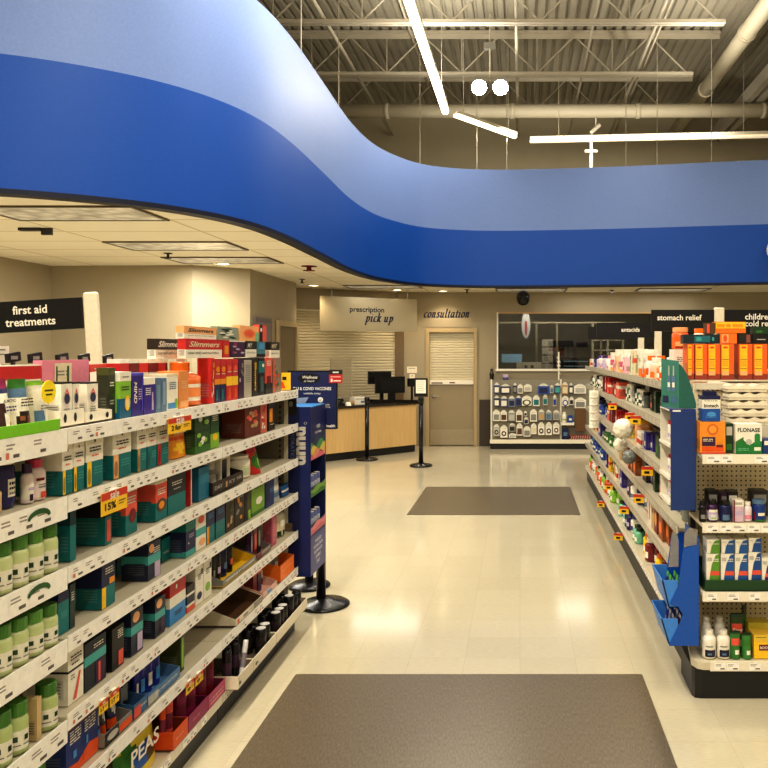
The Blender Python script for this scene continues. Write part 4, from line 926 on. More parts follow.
# --- deck
def peas(): return [('B', .86, 1, 'cream'), ('B', .0, .1, (220, 190, 60)), ('R', 0, .3, .35, .7, 'green'), ('R', .35, .2, .65, .6, (40, 90, 160)), ('E', .2, .75, .16, .1, 'green'), ('E', .8, .84, .14, .08, 'green'), ('E', .75, .3, .2, .12, (70, 70, 40)), ('R', .9, .1, 1, .8, 'dorange'), ('E', .5, .8, .15, .08, 'coral')]
E(7, 124, 164, 722, 'pouch', 'pouch', (226, 200, 50), peas() + [('T', 'PEAS', .2, .9, .5, 'w')], 'big yellow snack bag with blue and green blotches', sb=.03, d=.09)
for (a, b, y, c, des, lab) in ((165, 188, 728, 'dorange', [('L', .15, .7, .5, 2, 'peach')], 'orange display tray on the deck'), (188.6, 208, 706, 'magenta', [('L', .2, .6, .5, 2, 'pink')], 'magenta display tray on the deck'), (208.6, 225, 687, (186, 72, 108), [('L', .1, .9, .55, 2, 'w'), ('R', .1, .2, .9, .34, 'pink')], 'rose pink display tray on the deck')):
    E(7, a, b, y, 'tray', 'display_tray', c, des, lab, sb=-.005, d=.22, hb=.07, inner=tuple(int(v * .6) for v in C(c)))
for i, (a, b, c) in enumerate(((168, 175, 'dorange'), (178, 185, 'coral'), (190, 197, 'magenta'), (199, 206, 'magenta'), (210, 216, 'dred'), (217.5, 223.5, 'dred'))):
    E(7, a, b, (706, 696, 690, 682, 660, 654)[i], 'can', 'canister', c, [], ('first', 'second')[i % 2] + ' ' + ('orange', 'magenta', 'dark red')[i // 2] + ' canister in the ' + ('orange', 'magenta', 'rose pink')[i // 2] + ' tray', sb=.02, lift=.006, top=c, band=(120, 40, 60))
# --- green-lidded bottles of the closest section
E(6, 36, 56, 756, 'pouch', 'pouch', (86, 140, 50), [('B', .9, 1, 'green'), ('E', .5, .5, .3, .2, 'lime')], 'leaf green pouch low in the closest section', d=.06, near=1)
E(5, 42.5, 46, 695, 'box', 'carton', (206, 180, 130), [], 'narrow tan card standing between lidded bottles', near=1, d=.05, skip=1)

# place them
cnt = {}
for e in ENT: cnt[(e[0], e[8])] = cnt.get((e[0], e[8]), 0) + 1
seen = {}
rowname = ['', 'top shelf', 'second shelf', 'third shelf', 'fourth shelf', 'fifth shelf', 'sixth shelf', 'bottom deck']
occupied = []; trays = []
def short(parts):
    """the fullest wording of a label that keeps to sixteen words"""
    for drop in range(len(parts)):
        l = ', '.join(parts[:len(parts) - drop])
        if len(l.split()) <= 16: return l
    return parts[0]
for row, x1, x2, yt, kind, name, base, design, desc, o in ENT:
    if o.get('skip'): continue
    near = x2 < 66 and row > 1
    z = (NEARR if near else ZR)[row - 1] + .0005
    sb = o.get('sb', o.get('sbk', .035)); Xf = LX - sb
    if kind in ('bottle', 'can'): Xf -= .012
    Xq = LX if (o.get('lift') and row > 1) or (near and kind == 'bottle' and row > 2) else Xf
    Ya, Yb = Xq * F / (x1 - CX), Xq * F / (x2 - CX); Ym = (Ya + Yb) / 2; w = Yb - Ya
    d = o.get('d', min(.12, max(.06 if kind == 'box' else .05, w)))
    if kind in ('bottle', 'can'):
        w *= o.get('rk', 1.0); d = w
    zt = Z_(yt, Ym)
    if 'on' in o: z = {359: 1.6715, 358.5: 1.6735, 358: 1.6665, 339.6: 1.757, 340: 1.757}[o['on']]
    if o.get('on') in (358, 358.5, 359): zt = 1.7555
    if kind == 'tray': z += .0055
    elif o.get('lift'): z += .0055 + .0045
    h = zt - z
    if row > 1:
        ceil_ = (NEARR if near else ZR)[row - 2] - .024
        if sb < .01: ceil_ -= .042
        h = min(h, ceil_ - z - .004)
    h = max(h, .03)
    if kind == 'tray': h = max(.025, min(h, .07 if row == 7 and x1 < 225 else .05 if row == 7 else .11))
    if near: Yb = min(Yb, 2.306)
    elif row > 1: Ya = max(Ya, 2.314)
    Yb = min(Yb, 4.705)
    if o.get('lift'):
        for (a0, a1, b0, b1) in trays:
            if b0 < Ym < b1 and a1 > Xf - .1:
                Ya = max(Ya, b0 + .008); Yb = min(Yb, b1 - .008); Xf = min(Xf, a1 - .008); d = min(d, Xf - a0 - .006)
    for (a0, a1, b0, b1, c0, c1, tr) in occupied:
        if tr and o.get('lift'): continue
        if a0 < Xf - 1e-4 and Xf - d + 1e-4 < a1 and c0 < z + h - 1e-4 and z + 1e-4 < c1 and b0 < Yb and Ya < b1:
            if b1 - Ya < Yb - b0: Ya = b1 + .0035
            else: Yb = b0 - .0035
    Ym = (Ya + Yb) / 2; w = max(.012, Yb - Ya - .001)
    if kind in ('bottle', 'can'):
        w = min(w, d); d = w
    occupied.append((Xf - d, Xf, Ya, Yb, z, z + h, kind == 'tray'))
    if kind == 'tray': trays.append((Xf - d, Xf, Ya, Yb))
    opts = dict(o)
    if 'hb' in opts and kind == 'tray': opts['hb'] = max(h * 1.05, opts['hb'])
    if kind == 'tray' and row > 1 and 'hb' in opts: opts['hb'] = min(opts['hb'], ceil_ - z - .004)
    ob = make(kind, name, w, d, h, base, design, opts)
    ob.location = (Xf - d / 2, Ym, z); ob.rotation_euler = (0, 0, R(90))
    k = (row, desc); seen[k] = seen.get(k, 0) + 1
    lab = short([desc + (', %s such from near end' % ORD[seen[k] - 1] if cnt[k] > 1 else ''), rowname[row], 'closest section' if near and row > 2 else 'first-aid gondola'])
    tag(ob, uniq(lab, []), KIND_CAT.get(name, name.replace('_', ' ')), '%s on the first-aid %s' % (name.replace('_', ' ') + 's', rowname[row]))

# white cardboard trays standing out over the deck lip, with tubes and cans
zq = ZR[6] + .0055
for (ya, yb, lab, mk) in ((3.545, 3.75, 'white cardboard tray of black tubes on the deck of the first-aid gondola', 1), (3.755, 4.10, 'white cardboard tray with two silver-topped black cans in front, bottom deck', 1), (4.11, 4.695, 'long white cardboard tray with four silver-topped black cans on the deck', 0)):
    w = yb - ya; mb = tray_mb(w, .2, .062, (228, 218, 194), None, (150, 136, 112), .066)
    if mk: decals(mb, [('E', .1, .4, .03, .14, 'k'), ('E', .16, .4, .02, .1, 'k')], -w / 2, w / 2, 0, .062, -.1004)
    o = mb.build('display_tray', M_CARD); o.location = (-1.40, (ya + yb) / 2, zq); o.rotation_euler = (0, 0, R(90)); tag(o, lab, 'display tray', 'display trays on the first-aid bottom deck')
for i, yc in enumerate((3.975, 4.037, 4.216, 4.277, 4.338, 4.46)):
    a, b = can_mbs(.028, .13 if i < 5 else .145, (20, 18, 20), (206, 204, 198), (44, 34, 36)); o = a.build('can', M_PLAS); b.build('can_end', M_PAINT, o); o.location = (-1.34, yc, zq + .0045)
    tag(o, '%s silver-topped black can from the near end on the first-aid bottom deck' % ORD[i], 'can', 'black cans on the first-aid bottom deck')
for i, yc in enumerate((3.58, 3.63, 3.68, 3.722)):
    a, b = can_mbs(.021, .17, (26, 22, 26), 'k', (70, 44, 60)); o = a.build('tube', M_PLAS); b.build('can_end', M_PLAS, o); o.location = (-1.365 - .02 * (i % 2), yc, zq + .0045)
    tag(o, '%s upright black tube from the near end in the white deck tray' % ORD[i], 'tube', 'black tubes in the white deck tray')
o = can_mbs(.012, .18, (196, 192, 188), 'silver', (120, 110, 116))[0].build('pen_tube', M_PLAS); o.location = (-1.322, 3.64, zq + .0085); o.rotation_euler = (R(-24), 0, 0); tag(o, 'slim silver tube leaning among the black tubes in the white tray', 'tube')
for i, (xc, yc) in enumerate([(-1.41, 3.975), (-1.41, 4.045), (-1.41, 4.216), (-1.41, 4.29), (-1.41, 4.46), (-1.41, 4.54), (-1.34, 4.54), (-1.34, 4.61)]):
    a, b = can_mbs(.028, .12, (24, 22, 24), 'k', (50, 40, 40)); o = a.build('can', M_PLAS); b.build('can_end', M_PLAS, o); o.location = (xc, yc, zq + .0045)
    tag(o, '%s all-black can in the white deck trays of the first-aid gondola' % ORD[i], 'can', 'all-black cans on the first-aid bottom deck')

# green-lidded bottles of the closest section, standing close behind the lip
for row, yt0, slope, c in ((3, 522, .42, (198, 206, 152)), (4, 604, .42, (192, 202, 146)), (5, 682, .62, (178, 192, 128))):
    for i in range(6):
        yc = 2.268 - .0685 * i; px = CX - 1.393 * F / yc; zb = NEARR[row - 1] + .001
        h = min(Z_(yt0 + (47 - px) * slope, yc) - zb, NEARR[row - 2] - .07 - zb)
        if row == 5 and i == 1: continue
        o = make('bottle', 'bottle', .062, .062, h, c, [('R', -.12, .42, .08, .58, 'dgreen'), ('R', .36, .42, .56, .58, 'dgreen'), ('R', -.25, .28, .2, .32, 'grey'), ('R', .3, .28, .7, .32, 'grey')], dict(cap=((62, 116, 34), (84, 138, 50), (70, 124, 40))[i % 3], neck=.8, caph=.27, lab=(228, 224, 206)))
        o.location = (-1.3975, yc, zb); o.rotation_euler = (0, 0, R(90))
        tag(o, 'pale green bottle with ribbed green lid, %s before the section edge, %s' % (ORD[i], rowname[row]), 'bottle', 'green-lidded bottles on the closest ' + rowname[row])
yc = 2.268 - .0685; mb = carton_mb(.02, .05, .12, (206, 180, 130)); o = mb.build('carton', M_CARD); o.location = (-1.40, yc, NEARR[4] + .001); o.rotation_euler = (0, 0, R(90)); tag(o, 'narrow tan carton standing between green-lidded bottles, fifth shelf', 'box')

# hanging sale tags and black clip tags
def sale_tag(loc, rz, w, h, lab, txt, lean=.0):
    mb = MB(); mb.box(-w / 2, w / 2, -.0008, .0008, 0, h, 'yellow'); mb.face([(-w / 2, -.0014, h * .66), (w / 2, -.0014, h * .66), (w / 2, -.0014, h), (-w / 2, -.0014, h)], (206, 60, 36))
    if txt:
        mb.text('sale', (0, -.0018, h * .83), (1, 0, 0), (0, 0, 1), width=w * .34, col='w', bold=.02)
        mb.text(txt, (-w * .16, -.0018, h * .36), (1, 0, 0), (0, 0, 1), width=w * .42, height=h * .34, col='k', bold=.03)
        mb.box(w * .16, w * .42, -.0018, -.0016, h * .42, h * .47, 'brown'); mb.box(w * .16, w * .36, -.0018, -.0016, h * .3, h * .34, 'brown')
    else:
        mb.box(-w * .25, w * .2, -.0018, -.0016, h * .22, h * .5, 'k')
    mb.box(-w * .2, w * .2, -.0008, .006, h, h + .004, 'w')
    o = mb.build('sale_tag', M_CARD); o.location = loc; o.rotation_euler = (lean, 0, rz); tag(o, lab, 'sale tag', 'yellow and red sale tags'); return o
def ltag(x1, x2, yt, yb, lab, txt=None):
    Xf = LX + .008; Ya, Yb = Xf * F / (x1 - CX), Xf * F / (x2 - CX); Ym = (Ya + Yb) / 2
    sale_tag((Xf, Ym, Z_(yb, Ym)), R(90), Yb - Ya, Z_(yt, Ym) - Z_(yb, Ym), lab, txt)
ltag(101, 127, 490, 512, 'red and yellow sale tag reading 15 below the second shelf lip', '15%')
ltag(168, 191, 417, 432, 'red and yellow sale tag hanging over the amber pouch', '2 for')
ltag(99, 108, 700, 712, 'yellow sale tag under the fifth lip, first of its pair', '17')
ltag(110, 119, 690, 704, 'yellow sale tag under the fifth lip, second of its pair', '17')
ltag(186, 194, 681, 692, 'yellow sale tag under the sixth lip, first of its pair', '9')
ltag(195.5, 203, 673, 683, 'yellow sale tag under the sixth lip, second of its pair', '9')
mb = MB(); n = 16; mb.loft([[(x_, .034 * math.cos(2 * PI * j / n), .034 * math.sin(2 * PI * j / n)) for j in range(n)] for x_ in (0, .002)], (252, 226, 40)); mb.box(.0022, .0024, -.02, .02, .002, .007, 'olive'); mb.box(.0022, .0024, -.015, .015, -.01, -.005, 'olive')
o = mb.build('round_sticker', M_CARD); o.location = (LX - .005, LX * F / (50 - CX), Z_(392, 2.22)); tag(o, 'round yellow sticker tag on the clear-fronted pouch', 'sticker')
for i, xc in enumerate((13, 35, 62, 84, 108)):
    Xf = -1.70; Y = Xf * F / (xc - CX); mb = MB()
    mb.prism([(-.03, 0), (.034, .008), (.03, .038), (-.034, .03)], 'x', -.006, .006, 'k'); mb.box(.0062, .0068, -.02, .015, .012, .024, (150, 146, 140)); mb.box(-.004, .004, -.006, .006, 1.541 - Z_(363, Y), .002, 'k')
    o = mb.build('clip_tag', M_CARD); o.location = (Xf, Y, Z_(363, Y)); tag(o, 'small black tilted clip tag on the first-aid gondola top, %s from the camera' % ORD[i], 'clip tag', 'black clip tags on the gondola top')
Y = -1.7 * F / (8 - CX); mb = MB(); mb.box(-.004, .004, -.1, .06, 0, .06, 'w'); mb.box(.0042, .0046, -.08, .04, .045, .05, 'grey'); mb.box(.0042, .0046, -.08, .04, .03, .034, 'grey'); mb.box(-.004, .004, -.02, .02, 1.533 - Z_(364, Y), 0, 'w')
o = mb.build('card_notice', M_CARD); o.location = (-1.74, Y, Z_(364, Y)); tag(o, 'white card notice behind the black clip tags', 'notice')
# ================================================================== GOODS ON THE STOMACH-RELIEF GONDOLA
RROW = ['top shelf', 'second shelf', 'third shelf', 'fourth shelf', 'fifth shelf', 'bottom deck']
RENT = []
def run(row, y0, y1, wv, h, kind, name, variants, gap=.006, sb=.03, **o):
    """a stretch of goods along one shelf; variants: (base, design, words, opts)"""
    y = y0; i = 0
    while y + wv <= y1:
        v = variants[i // 2 % len(variants)] if rnd.random() < .75 else rnd.choice(variants); ww = wv * rnd.uniform(.85, 1.12); hh = h * (rnd.uniform(.72, 1.1) if i % 2 == 0 else hh / h if y > y0 else 1)
        RENT.append((row, y, y + ww, hh, kind, name, v[0], v[1], v[2], dict(o, sb=sb + rnd.choice([0, 0, .02, .05]), **(v[3] if len(v) > 3 else {})))); y += ww + (gap if rnd.random() < .8 else .05); i += 1
LN = lambda c='grey', n=3: ('L', .15, .85, .75, n, c)
V = {
 'pinkb': [('w', [('R', .1, .1, .9, .4, 'pink')], 'white bottle with pink label', {'cap': 'pink'}), ('w', [('R', .1, .2, .9, .6, 'lav')], 'white bottle with violet cap', {'cap': 'purple'}), ('lav', [], 'lilac bottle with dark cap', {'cap': 'dpurple'})],
 'pinkc': [((236, 190, 196), [('R', .1, .5, .9, .9, 'w'), ('E', .5, .3, .3, .15, (214, 70, 130))], 'pink and white carton'), ('w', [('B', .3, .6, (220, 90, 140)), ('B', 0, .2, 'peach')], 'white carton with hot pink band'), ((240, 200, 160), [('B', .7, 1, 'w'), ('E', .5, .4, .3, .15, 'orange')], 'peach carton with orange disc')],
 'whitec': [('w', [('B', .0, .35, 'orange'), LN()], 'white carton with orange foot'), ('w', [('R', .1, .1, .5, .8, 'lime'), LN()], 'white carton with lime panel'), ('cream', [('B', .5, .7, 'coral'), LN()], 'cream carton with coral band')],
 'orangeb': [((236, 200, 170), [('R', .1, .1, .9, .5, 'orange')], 'pale bottle with orange label', {'cap': 'w'}), ('w', [('R', .1, .2, .9, .66, 'dorange')], 'white bottle with red-orange label', {'cap': 'orange'}), ((230, 130, 60), [('R', .1, .2, .9, .6, 'w')], 'orange bottle with white label', {'cap': 'w'})],
 'redc': [('coral', [('B', .6, .8, 'w'), LN('w', 2)], 'coral carton with white band'), ('red', [('R', .1, .2, .9, .6, 'w')], 'red carton with white panel'), ('dred', [LN('cream', 3)], 'dark red carton')],
 'greyb': [((110, 116, 110), [('R', .1, .2, .9, .6, 'lgrey')], 'grey bottle with pale label', {'cap': 'dk'}), ('w', [('R', .1, .3, .9, .6, 'dgreen')], 'white bottle with dark green label', {'cap': 'w'}), ('green', [('R', .1, .3, .9, .6, 'w')], 'green bottle with white label', {'cap': 'w'})],
 'blueb': [('blue', [('R', .1, .3, .9, .6, 'w')], 'blue bottle with white label', {'cap': 'blue'}), ((90, 140, 170), [('R', .1, .3, .9, .6, 'w')], 'pale blue bottle', {'cap': 'navy'})],
 'dark': [('k', [('R', .2, .2, .8, .5, 'coral'), LN('grey', 2)], 'black carton with coral mark'), ('dgreen', [LN('lgrey', 3)], 'dark green carton'), ('dpurple', [('R', .2, .2, .8, .5, 'lav')], 'plum carton with lilac panel'), ('dbrown', [('E', .5, .4, .3, .2, 'amber')], 'dark brown carton with amber disc')],
 'mixed': [('purple', [('R', .2, .2, .8, .5, 'w')], 'violet carton'), ('w', [('B', .2, .5, 'red'), LN()], 'white carton with red band'), ('peach', [('E', .5, .5, .3, .2, 'orange')], 'peach carton'), ('green', [('R', .2, .5, .8, .8, 'w')], 'green carton with white panel'), ('yellow', [('B', .4, .6, 'red')], 'yellow carton with red band')],
 'amber': [((150, 80, 30), [('E', .5, .5, .35, .25, 'orange')], 'brown and orange gift carton'), ('dred', [('E', .5, .5, .35, .25, 'amber')], 'dark red carton with amber disc'), ('w', [('B', .5, 1, 'w'), ('R', .2, .2, .5, .9, 'red')], 'white carton with red letters panel'), ('tan', [LN('brown', 4)], 'tan carton')]}
# top shelf from the endcap outwards
run(1, 4.62, 5.55, .085, .155, 'bottle', 'bottle', V['orangeb'], caph=.22)
run(1, 5.62, 6.45, .10, .19, 'box', 'carton', V['whitec'], d=.1)
run(1, 6.5, 7.75, .11, .19, 'box', 'carton', V['pinkc'], d=.11)
run(1, 7.85, 9.3, .09, .17, 'bottle', 'bottle', V['pinkb'])
run(1, 9.4, 10.1, .1, .12, 'box', 'carton', V['mixed'], d=.1)
run(2, 4.35, 5.0, .085, .17, 'bottle', 'bottle', V['blueb'])
run(2, 5.05, 5.7, .09, .15, 'box', 'carton', V['dark'], d=.1, sb=.08)
run(2, 5.75, 6.9, .08, .14, 'bottle', 'bottle', V['greyb'], sb=.06)
run(2, 7.0, 8.4, .1, .15, 'box', 'carton', V['redc'], d=.1)
run(2, 8.5, 10.1, .11, .13, 'bottle', 'bottle', V['greyb'])
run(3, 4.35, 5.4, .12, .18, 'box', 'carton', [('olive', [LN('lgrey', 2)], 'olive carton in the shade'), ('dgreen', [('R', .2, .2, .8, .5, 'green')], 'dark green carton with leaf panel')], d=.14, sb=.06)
run(3, 5.5, 6.6, .1, .15, 'box', 'carton', V['mixed'], d=.1)
run(3, 6.7, 8.3, .1, .13, 'box', 'carton', V['redc'], d=.1, sb=.06)
run(3, 8.4, 10.1, .1, .14, 'bottle', 'bottle', V['blueb'], sb=.05)
run(4, 4.35, 5.0, .13, .2, 'pouch', 'pouch', [((120, 124, 112), [('B', .6, .8, 'lgrey')], 'grey-green pouch'), ((96, 104, 96), [('B', .3, .6, 'w')], 'slate pouch with white band')], d=.07, sb=.06)
run(4, 5.05, 5.9, .09, .15, 'box', 'carton', V['dark'], d=.1, sb=.04)
run(4, 6.0, 7.2, .1, .13, 'box', 'carton', V['amber'], d=.1)
run(4, 7.3, 8.7, .1, .14, 'bottle', 'bottle', V['greyb'], sb=.05)
run(4, 8.8, 10.1, .1, .15, 'box', 'carton', V['mixed'], d=.1, sb=.05)
run(5, 4.75, 5.6, .12, .19, 'box', 'carton', V['amber'], d=.12)
run(5, 5.7, 6.7, .1, .16, 'bottle', 'bottle', [('peach', [('R', .1, .2, .9, .6, 'w')], 'peach bottle', {'cap': 'w'}), ('navy', [('R', .1, .3, .9, .6, 'lav')], 'navy bottle', {'cap': 'k'}), ('w', [('R', .1, .2, .9, .5, 'bgrey')], 'white bottle with slate label', {'cap': 'dk'}), ('brown', [], 'brown bottle', {'cap': 'k'})])
run(5, 6.8, 8.4, .11, .15, 'box', 'carton', V['mixed'], d=.11)
run(5, 8.5, 10.1, .11, .14, 'bottle', 'bottle', V['blueb'])
run(6, 5.0, 5.9, .1, .17, 'bottle', 'bottle', [('dred', [('R', .1, .2, .9, .6, 'w')], 'dark red bottle', {'cap': 'w'}), ('yellow', [('R', .1, .2, .9, .5, 'w')], 'yellow bottle', {'cap': 'orange'})])
run(6, 6.0, 7.4, .1, .16, 'bottle', 'bottle', [('mint', [('R', .1, .2, .9, .6, 'w')], 'mint green bottle', {'cap': 'dgreen'}), ('w', [('R', .1, .2, .9, .6, 'purple')], 'white bottle with violet label', {'cap': 'purple'}), ('navy', [], 'navy bottle', {'cap': 'w'})])
run(6, 7.5, 10.1, .12, .16, 'bottle', 'bottle', [('lime', [('R', .1, .2, .9, .6, 'w')], 'lime bottle', {'cap': 'dgreen'}), ('w', [('R', .1, .3, .9, .5, 'green')], 'white bottle with green label', {'cap': 'w'}), ('dorange', [], 'orange bottle', {'cap': 'w'})])
rc = {}
for q in RENT: rc[(q[0], q[8])] = rc.get((q[0], q[8]), 0) + 1
rs = {}; cache = {}
for (row, y0, y1, h, kind, name, base, design, words_, o) in RENT:
    w = y1 - y0; d = o.get('d', min(w, .1)) if kind != 'bottle' else w
    key = (kind, words_, round(h, 1)); z = RR[row - 1] + .001
    if key in cache:
        ob = copy_tree(cache[key][0]); k = cache[key][1]; ob.scale = (w / k[0], d / k[1], h / k[2])
    else:
        ob = make(kind, name, w, d, h, base, design, o); cache[key] = (ob, (w, d, h))
    ob.location = (RX + o['sb'] + d / 2, (y0 + y1) / 2, z); ob.rotation_euler = (0, 0, R(-90))
    k = (row, words_); rs[k] = rs.get(k, 0) + 1
    lab = words_ + (', %s such from the endcap' % ORD[rs[k] - 1] if rc[k] > 1 else '') + ', ' + RROW[row - 1] + ', stomach-relief gondola'
    tag(ob, uniq(lab, []), KIND_CAT.get(name, name), name + 's on the stomach-relief ' + RROW[row - 1])
for i, (px, py, z, lab) in enumerate(((616, 400, 1.23, 'second lip, far part'), (634, 408, 1.23, 'second lip, middle'), (640, 414, 1.23, 'second lip, near part'), (652, 452, .94, 'third lip, near part'), (612, 462, .455, 'fifth lip, far part'), (643, 503, .69, 'fourth lip, near part'), (604, 487, .155, 'deck lip, far part'), (622, 537, .155, 'deck lip, near part'), (628, 520, .455, 'fifth lip, middle'))):
    Y = (RX - .006) * F / (px - CX)
    o = sale_tag((RX - .0375, Y, z - .05), R(-14), .075, .06, 'small sale tag on the stomach-relief gondola, ' + lab, None)
# stack at the near end of the top shelf
def put(kind, name, x0, x1, y, z, h, base, design, label, cat, group=None, d=.1, rz=0.0, **o):
    w = x1 - x0
    if kind in ('bottle', 'can'): d = w
    ob = make(kind, name, w, d, h, base, design, o)
    ob.location = ((x0 + x1) / 2, y + d / 2, z); ob.rotation_euler = (0, 0, rz)
    return tag(ob, uniq(label, []), cat, group)
zt = RR[0] + .001
put('box', 'carton', .885, 1.0, 4.42, zt, .2, 'w', [('B', .4, .6, 'cream'), LN()], 'white carton under the big orange jar behind the teal header', 'box', d=.14)
put('bottle', 'jar', .885, .985, 4.44, zt + .202, .125, (236, 110, 40), [('R', .1, .2, .9, .5, 'peach'), ('R', .1, .06, .9, .16, 'dred')], 'big orange jar standing on the white carton behind the teal header', 'jar', cap='peach', neck=.8, caph=.22)
put('box', 'carton', 1.02, 1.1, 4.5, zt, .19, 'w', [LN()], 'white carton under the white jar with an orange lid', 'box', d=.1)
put('bottle', 'jar', 1.022, 1.096, 4.51, zt + .192, .13, 'w', [('R', .1, .2, .9, .5, 'cream')], 'white jar with orange lid standing on a carton', 'jar', cap='orange', neck=.7)
# --- orange cartons over the endcap
t = [o for o in COL.objects if o.name == 'endcap_unit'][0]
mb = MB(); mb.box(.93, EX1, EB + .001, EB + .2, 1.5415, 1.548, 'cream'); mb.build('top_board', M_SHELF, t, t.location)
Yo = 4.2; k_ = Yo / F; zo = 1.549
ox = [(687.5, 694), (695, 707.2), (707.8, 720), (720.8, 734), (739, 752.5), (753.5, 767.5)]
for i, (a, b) in enumerate(ox):
    put('box', 'carton', (a - CX) * k_, (b - CX) * k_, Yo, zo, .195, (236, 106, 36), [('B', 0, .16, (150, 60, 40)), ('R', .08, .12, .62, .97, (246, 190, 40)), ('R', .1, .56, .6, .575, 'brown'), ('R', .1, .3, .6, .315, 'brown'), ('E', .35, .9, .2, .03, 'dorange'), ('L', .14, .56, .5, 3, (230, 150, 40)), ('R', .08, .12, .62, .24, 'peach')],
        'tall orange carton with yellow panel on the endcap top, %s from the teal header' % ORD[i], 'box', 'tall orange cartons on the endcap top', d=.12)
zt2 = zo + .197
X2 = lambda p: (p - CX) * k_
put('box', 'carton', X2(684), X2(719.5), Yo + .01, zt2, .05, (26, 44, 50), [('R', .3, .15, .75, .85, (40, 110, 116)), ('R', .36, .3, .5, .7, 'lteal'), ('R', .8, .3, .86, .7, 'lteal')], 'long dark teal carton lying on the orange cartons', 'box', d=.08)
put('box', 'carton', X2(720.5), X2(737.5), Yo + .01, zt2, .056, 'orange', [('R', .1, .1, .5, .9, 'peach'), ('E', .3, .5, .12, .35, 'dorange')], 'short orange carton lying on the orange cartons under the yellow one', 'box', d=.08)
put('box', 'carton', X2(716), X2(746.5), Yo + .012, zt2 + .058, .062, 'orange', [('R', .02, .4, .98, .96, 'yellow'), ('R', .05, .5, .3, .8, 'amber'), ('R', .35, .5, .5, .8, 'amber'), ('R', .56, .5, .9, .8, 'amber')], 'topmost yellow and orange carton lying across the stack', 'box', d=.08)
put('box', 'carton', X2(706.5), X2(715.5), Yo + .012, zt2 + .052, .062, 'brown', [('R', .1, .1, .4, .9, 'coral')], 'small brown carton on the long dark teal carton', 'box', d=.06)
put('box', 'carton', X2(739), X2(752), Yo + .01, zt2, .054, 'dbrown', [('E', .35, .5, .3, .4, 'dk'), ('R', .6, .1, .9, .9, (140, 80, 70))], 'dark brown carton lying at the end of the orange cartons', 'box', d=.08)
put('box', 'carton', X2(753), X2(775), Yo + .01, zt2, .05, 'k', [('R', .2, .4, .6, .5, 'lgrey')], 'black carton lying last on the orange cartons', 'box', d=.08)
put('box', 'carton', X2(755), X2(775), Yo + .012, zt2 + .052, .04, 'dgreen', [('R', .1, .2, .4, .5, 'green')], 'flat dark green carton on the black carton', 'box', d=.08)

# ================================================================== GOODS ON THE ENDCAP
ks = 3.80 / F
XE = lambda p: (p - CX) * ks
z1 = ER[0]; g = 'goods on the endcap shelf one'
put('box', 'carton', XE(700), XE(725.5), 3.80, z1, .157, (232, 150, 50), [('E', .5, .76, .22, .18, (214, 110, 40)), ('E', .5, .76, .15, .12, (236, 160, 60)), ('R', .08, .24, .6, .52, 'dpurple'), ('R', .08, .08, .92, .22, 'dorange'), ('E', .78, .42, .12, .1, 'amber'), ('R', .64, .2, .9, .28, 'dred'), ('R', 0, 0, 1, .05, 'coral'), ('L', .12, .5, .44, 2, 'cream')], 'orange carton with sun emblem and plum panel', 'box', d=.1)
put('box', 'carton', XE(702.5), XE(720.5), 3.805, z1 + .159, .125, (34, 84, 160), [('B', .5, .86, 'w'), ('B', .86, 1, 'navy'), ('T', 'biotech', .1, .9, .62, 'k'), ('L', .12, .85, .8, 1, 'grey'), ('E', .5, .28, .25, .1, 'sky'), ('L', .2, .8, .2, 2, 'sky')], 'blue and white carton with navy top standing on the orange carton', 'box', d=.08)
mb = MB(); mb.box(-.034, .034, -.012, .012, 0, .02, 'navy')
for i in range(6): mb.box(-.031 + i * .0112, -.026 + i * .0112, -.013, .013, .016, .023, 'navy')
o = mb.build('hang_cap', M_PLAS, COL.objects[[q.name for q in COL.objects if q.get('label', '').startswith('blue and white carton with navy')][0]]); o.location = (0, 0, .126)
put('box', 'carton', XE(727.2), XE(734.6), 3.83, z1, .145, 'dgreen', [('R', .1, .6, .9, .9, 'lgrey'), ('R', .1, .1, .9, .3, 'green')], 'dark green carton squeezed beside the white carton with green wave', 'box', d=.1)
put('box', 'carton', XE(735.5), XE(762), 3.80, z1, .146, 'w', [('P', [(0, 0), (1, 0), (1, .42), (.78, .42), (.52, .28), (.3, .46), (0, .3)], (34, 124, 56)), ('P', [(0, .3), (.3, .46), (.3, .56), (0, .4)], 'green'), ('T', 'FLONASE', .08, .92, .8, (40, 60, 44)), ('E', .5, .4, .12, .1, 'lgrey'), ('R', .72, .3, .92, .62, (40, 140, 70)), ('E', .82, .62, .1, .06, (40, 140, 70)), ('R', .7, .1, .95, .22, 'w'), ('L', .1, .5, .16, 2, 'mint')], 'white carton with green wave and dark capital lettering', 'box', d=.09)
put('box', 'carton', XE(763), XE(776), 3.80, z1, .07, (30, 60, 120), [('R', .1, .6, .9, .9, 'w')], 'low blue carton beside the white carton with green wave', 'box', d=.09)
for i in range(5):
    mb = MB(); zb = 0; n = 25; W = .2 if i else .22
    pts = [(-W / 2 + W * j / (n - 1), .034 + .005 * math.cos(j * PI / 4 + i)) for j in range(n)]
    lo = [(x, .001) for j, (x, z) in enumerate(pts)]
    mb.prism(lo + pts[::-1], 'y', -.06, .06, (232, 222, 198)); mb.box(-W / 2 - .004, W / 2 + .004, -.064, .064, .014, .019, (222, 212, 188))
    o = mb.build('foam_tray', M_FOIL); o.location = (1.16 + .004 * (i % 2), 3.98, z1 + .13 + .042 * i - .04 * (i > 9)); o.rotation_euler = (0, 0, R(rnd.uniform(-3, 3)))
    tag(o, 'white moulded foam tray behind the cartons, %s from the bottom' % ORD[i], 'tray', 'stacked white foam trays on the endcap')
put('box', 'carton', 1.06, 1.26, 3.92, z1, .128, (206, 198, 176), [LN()], 'pale carton carrying the stack of foam trays', 'box', d=.12)
z2 = ER[1]
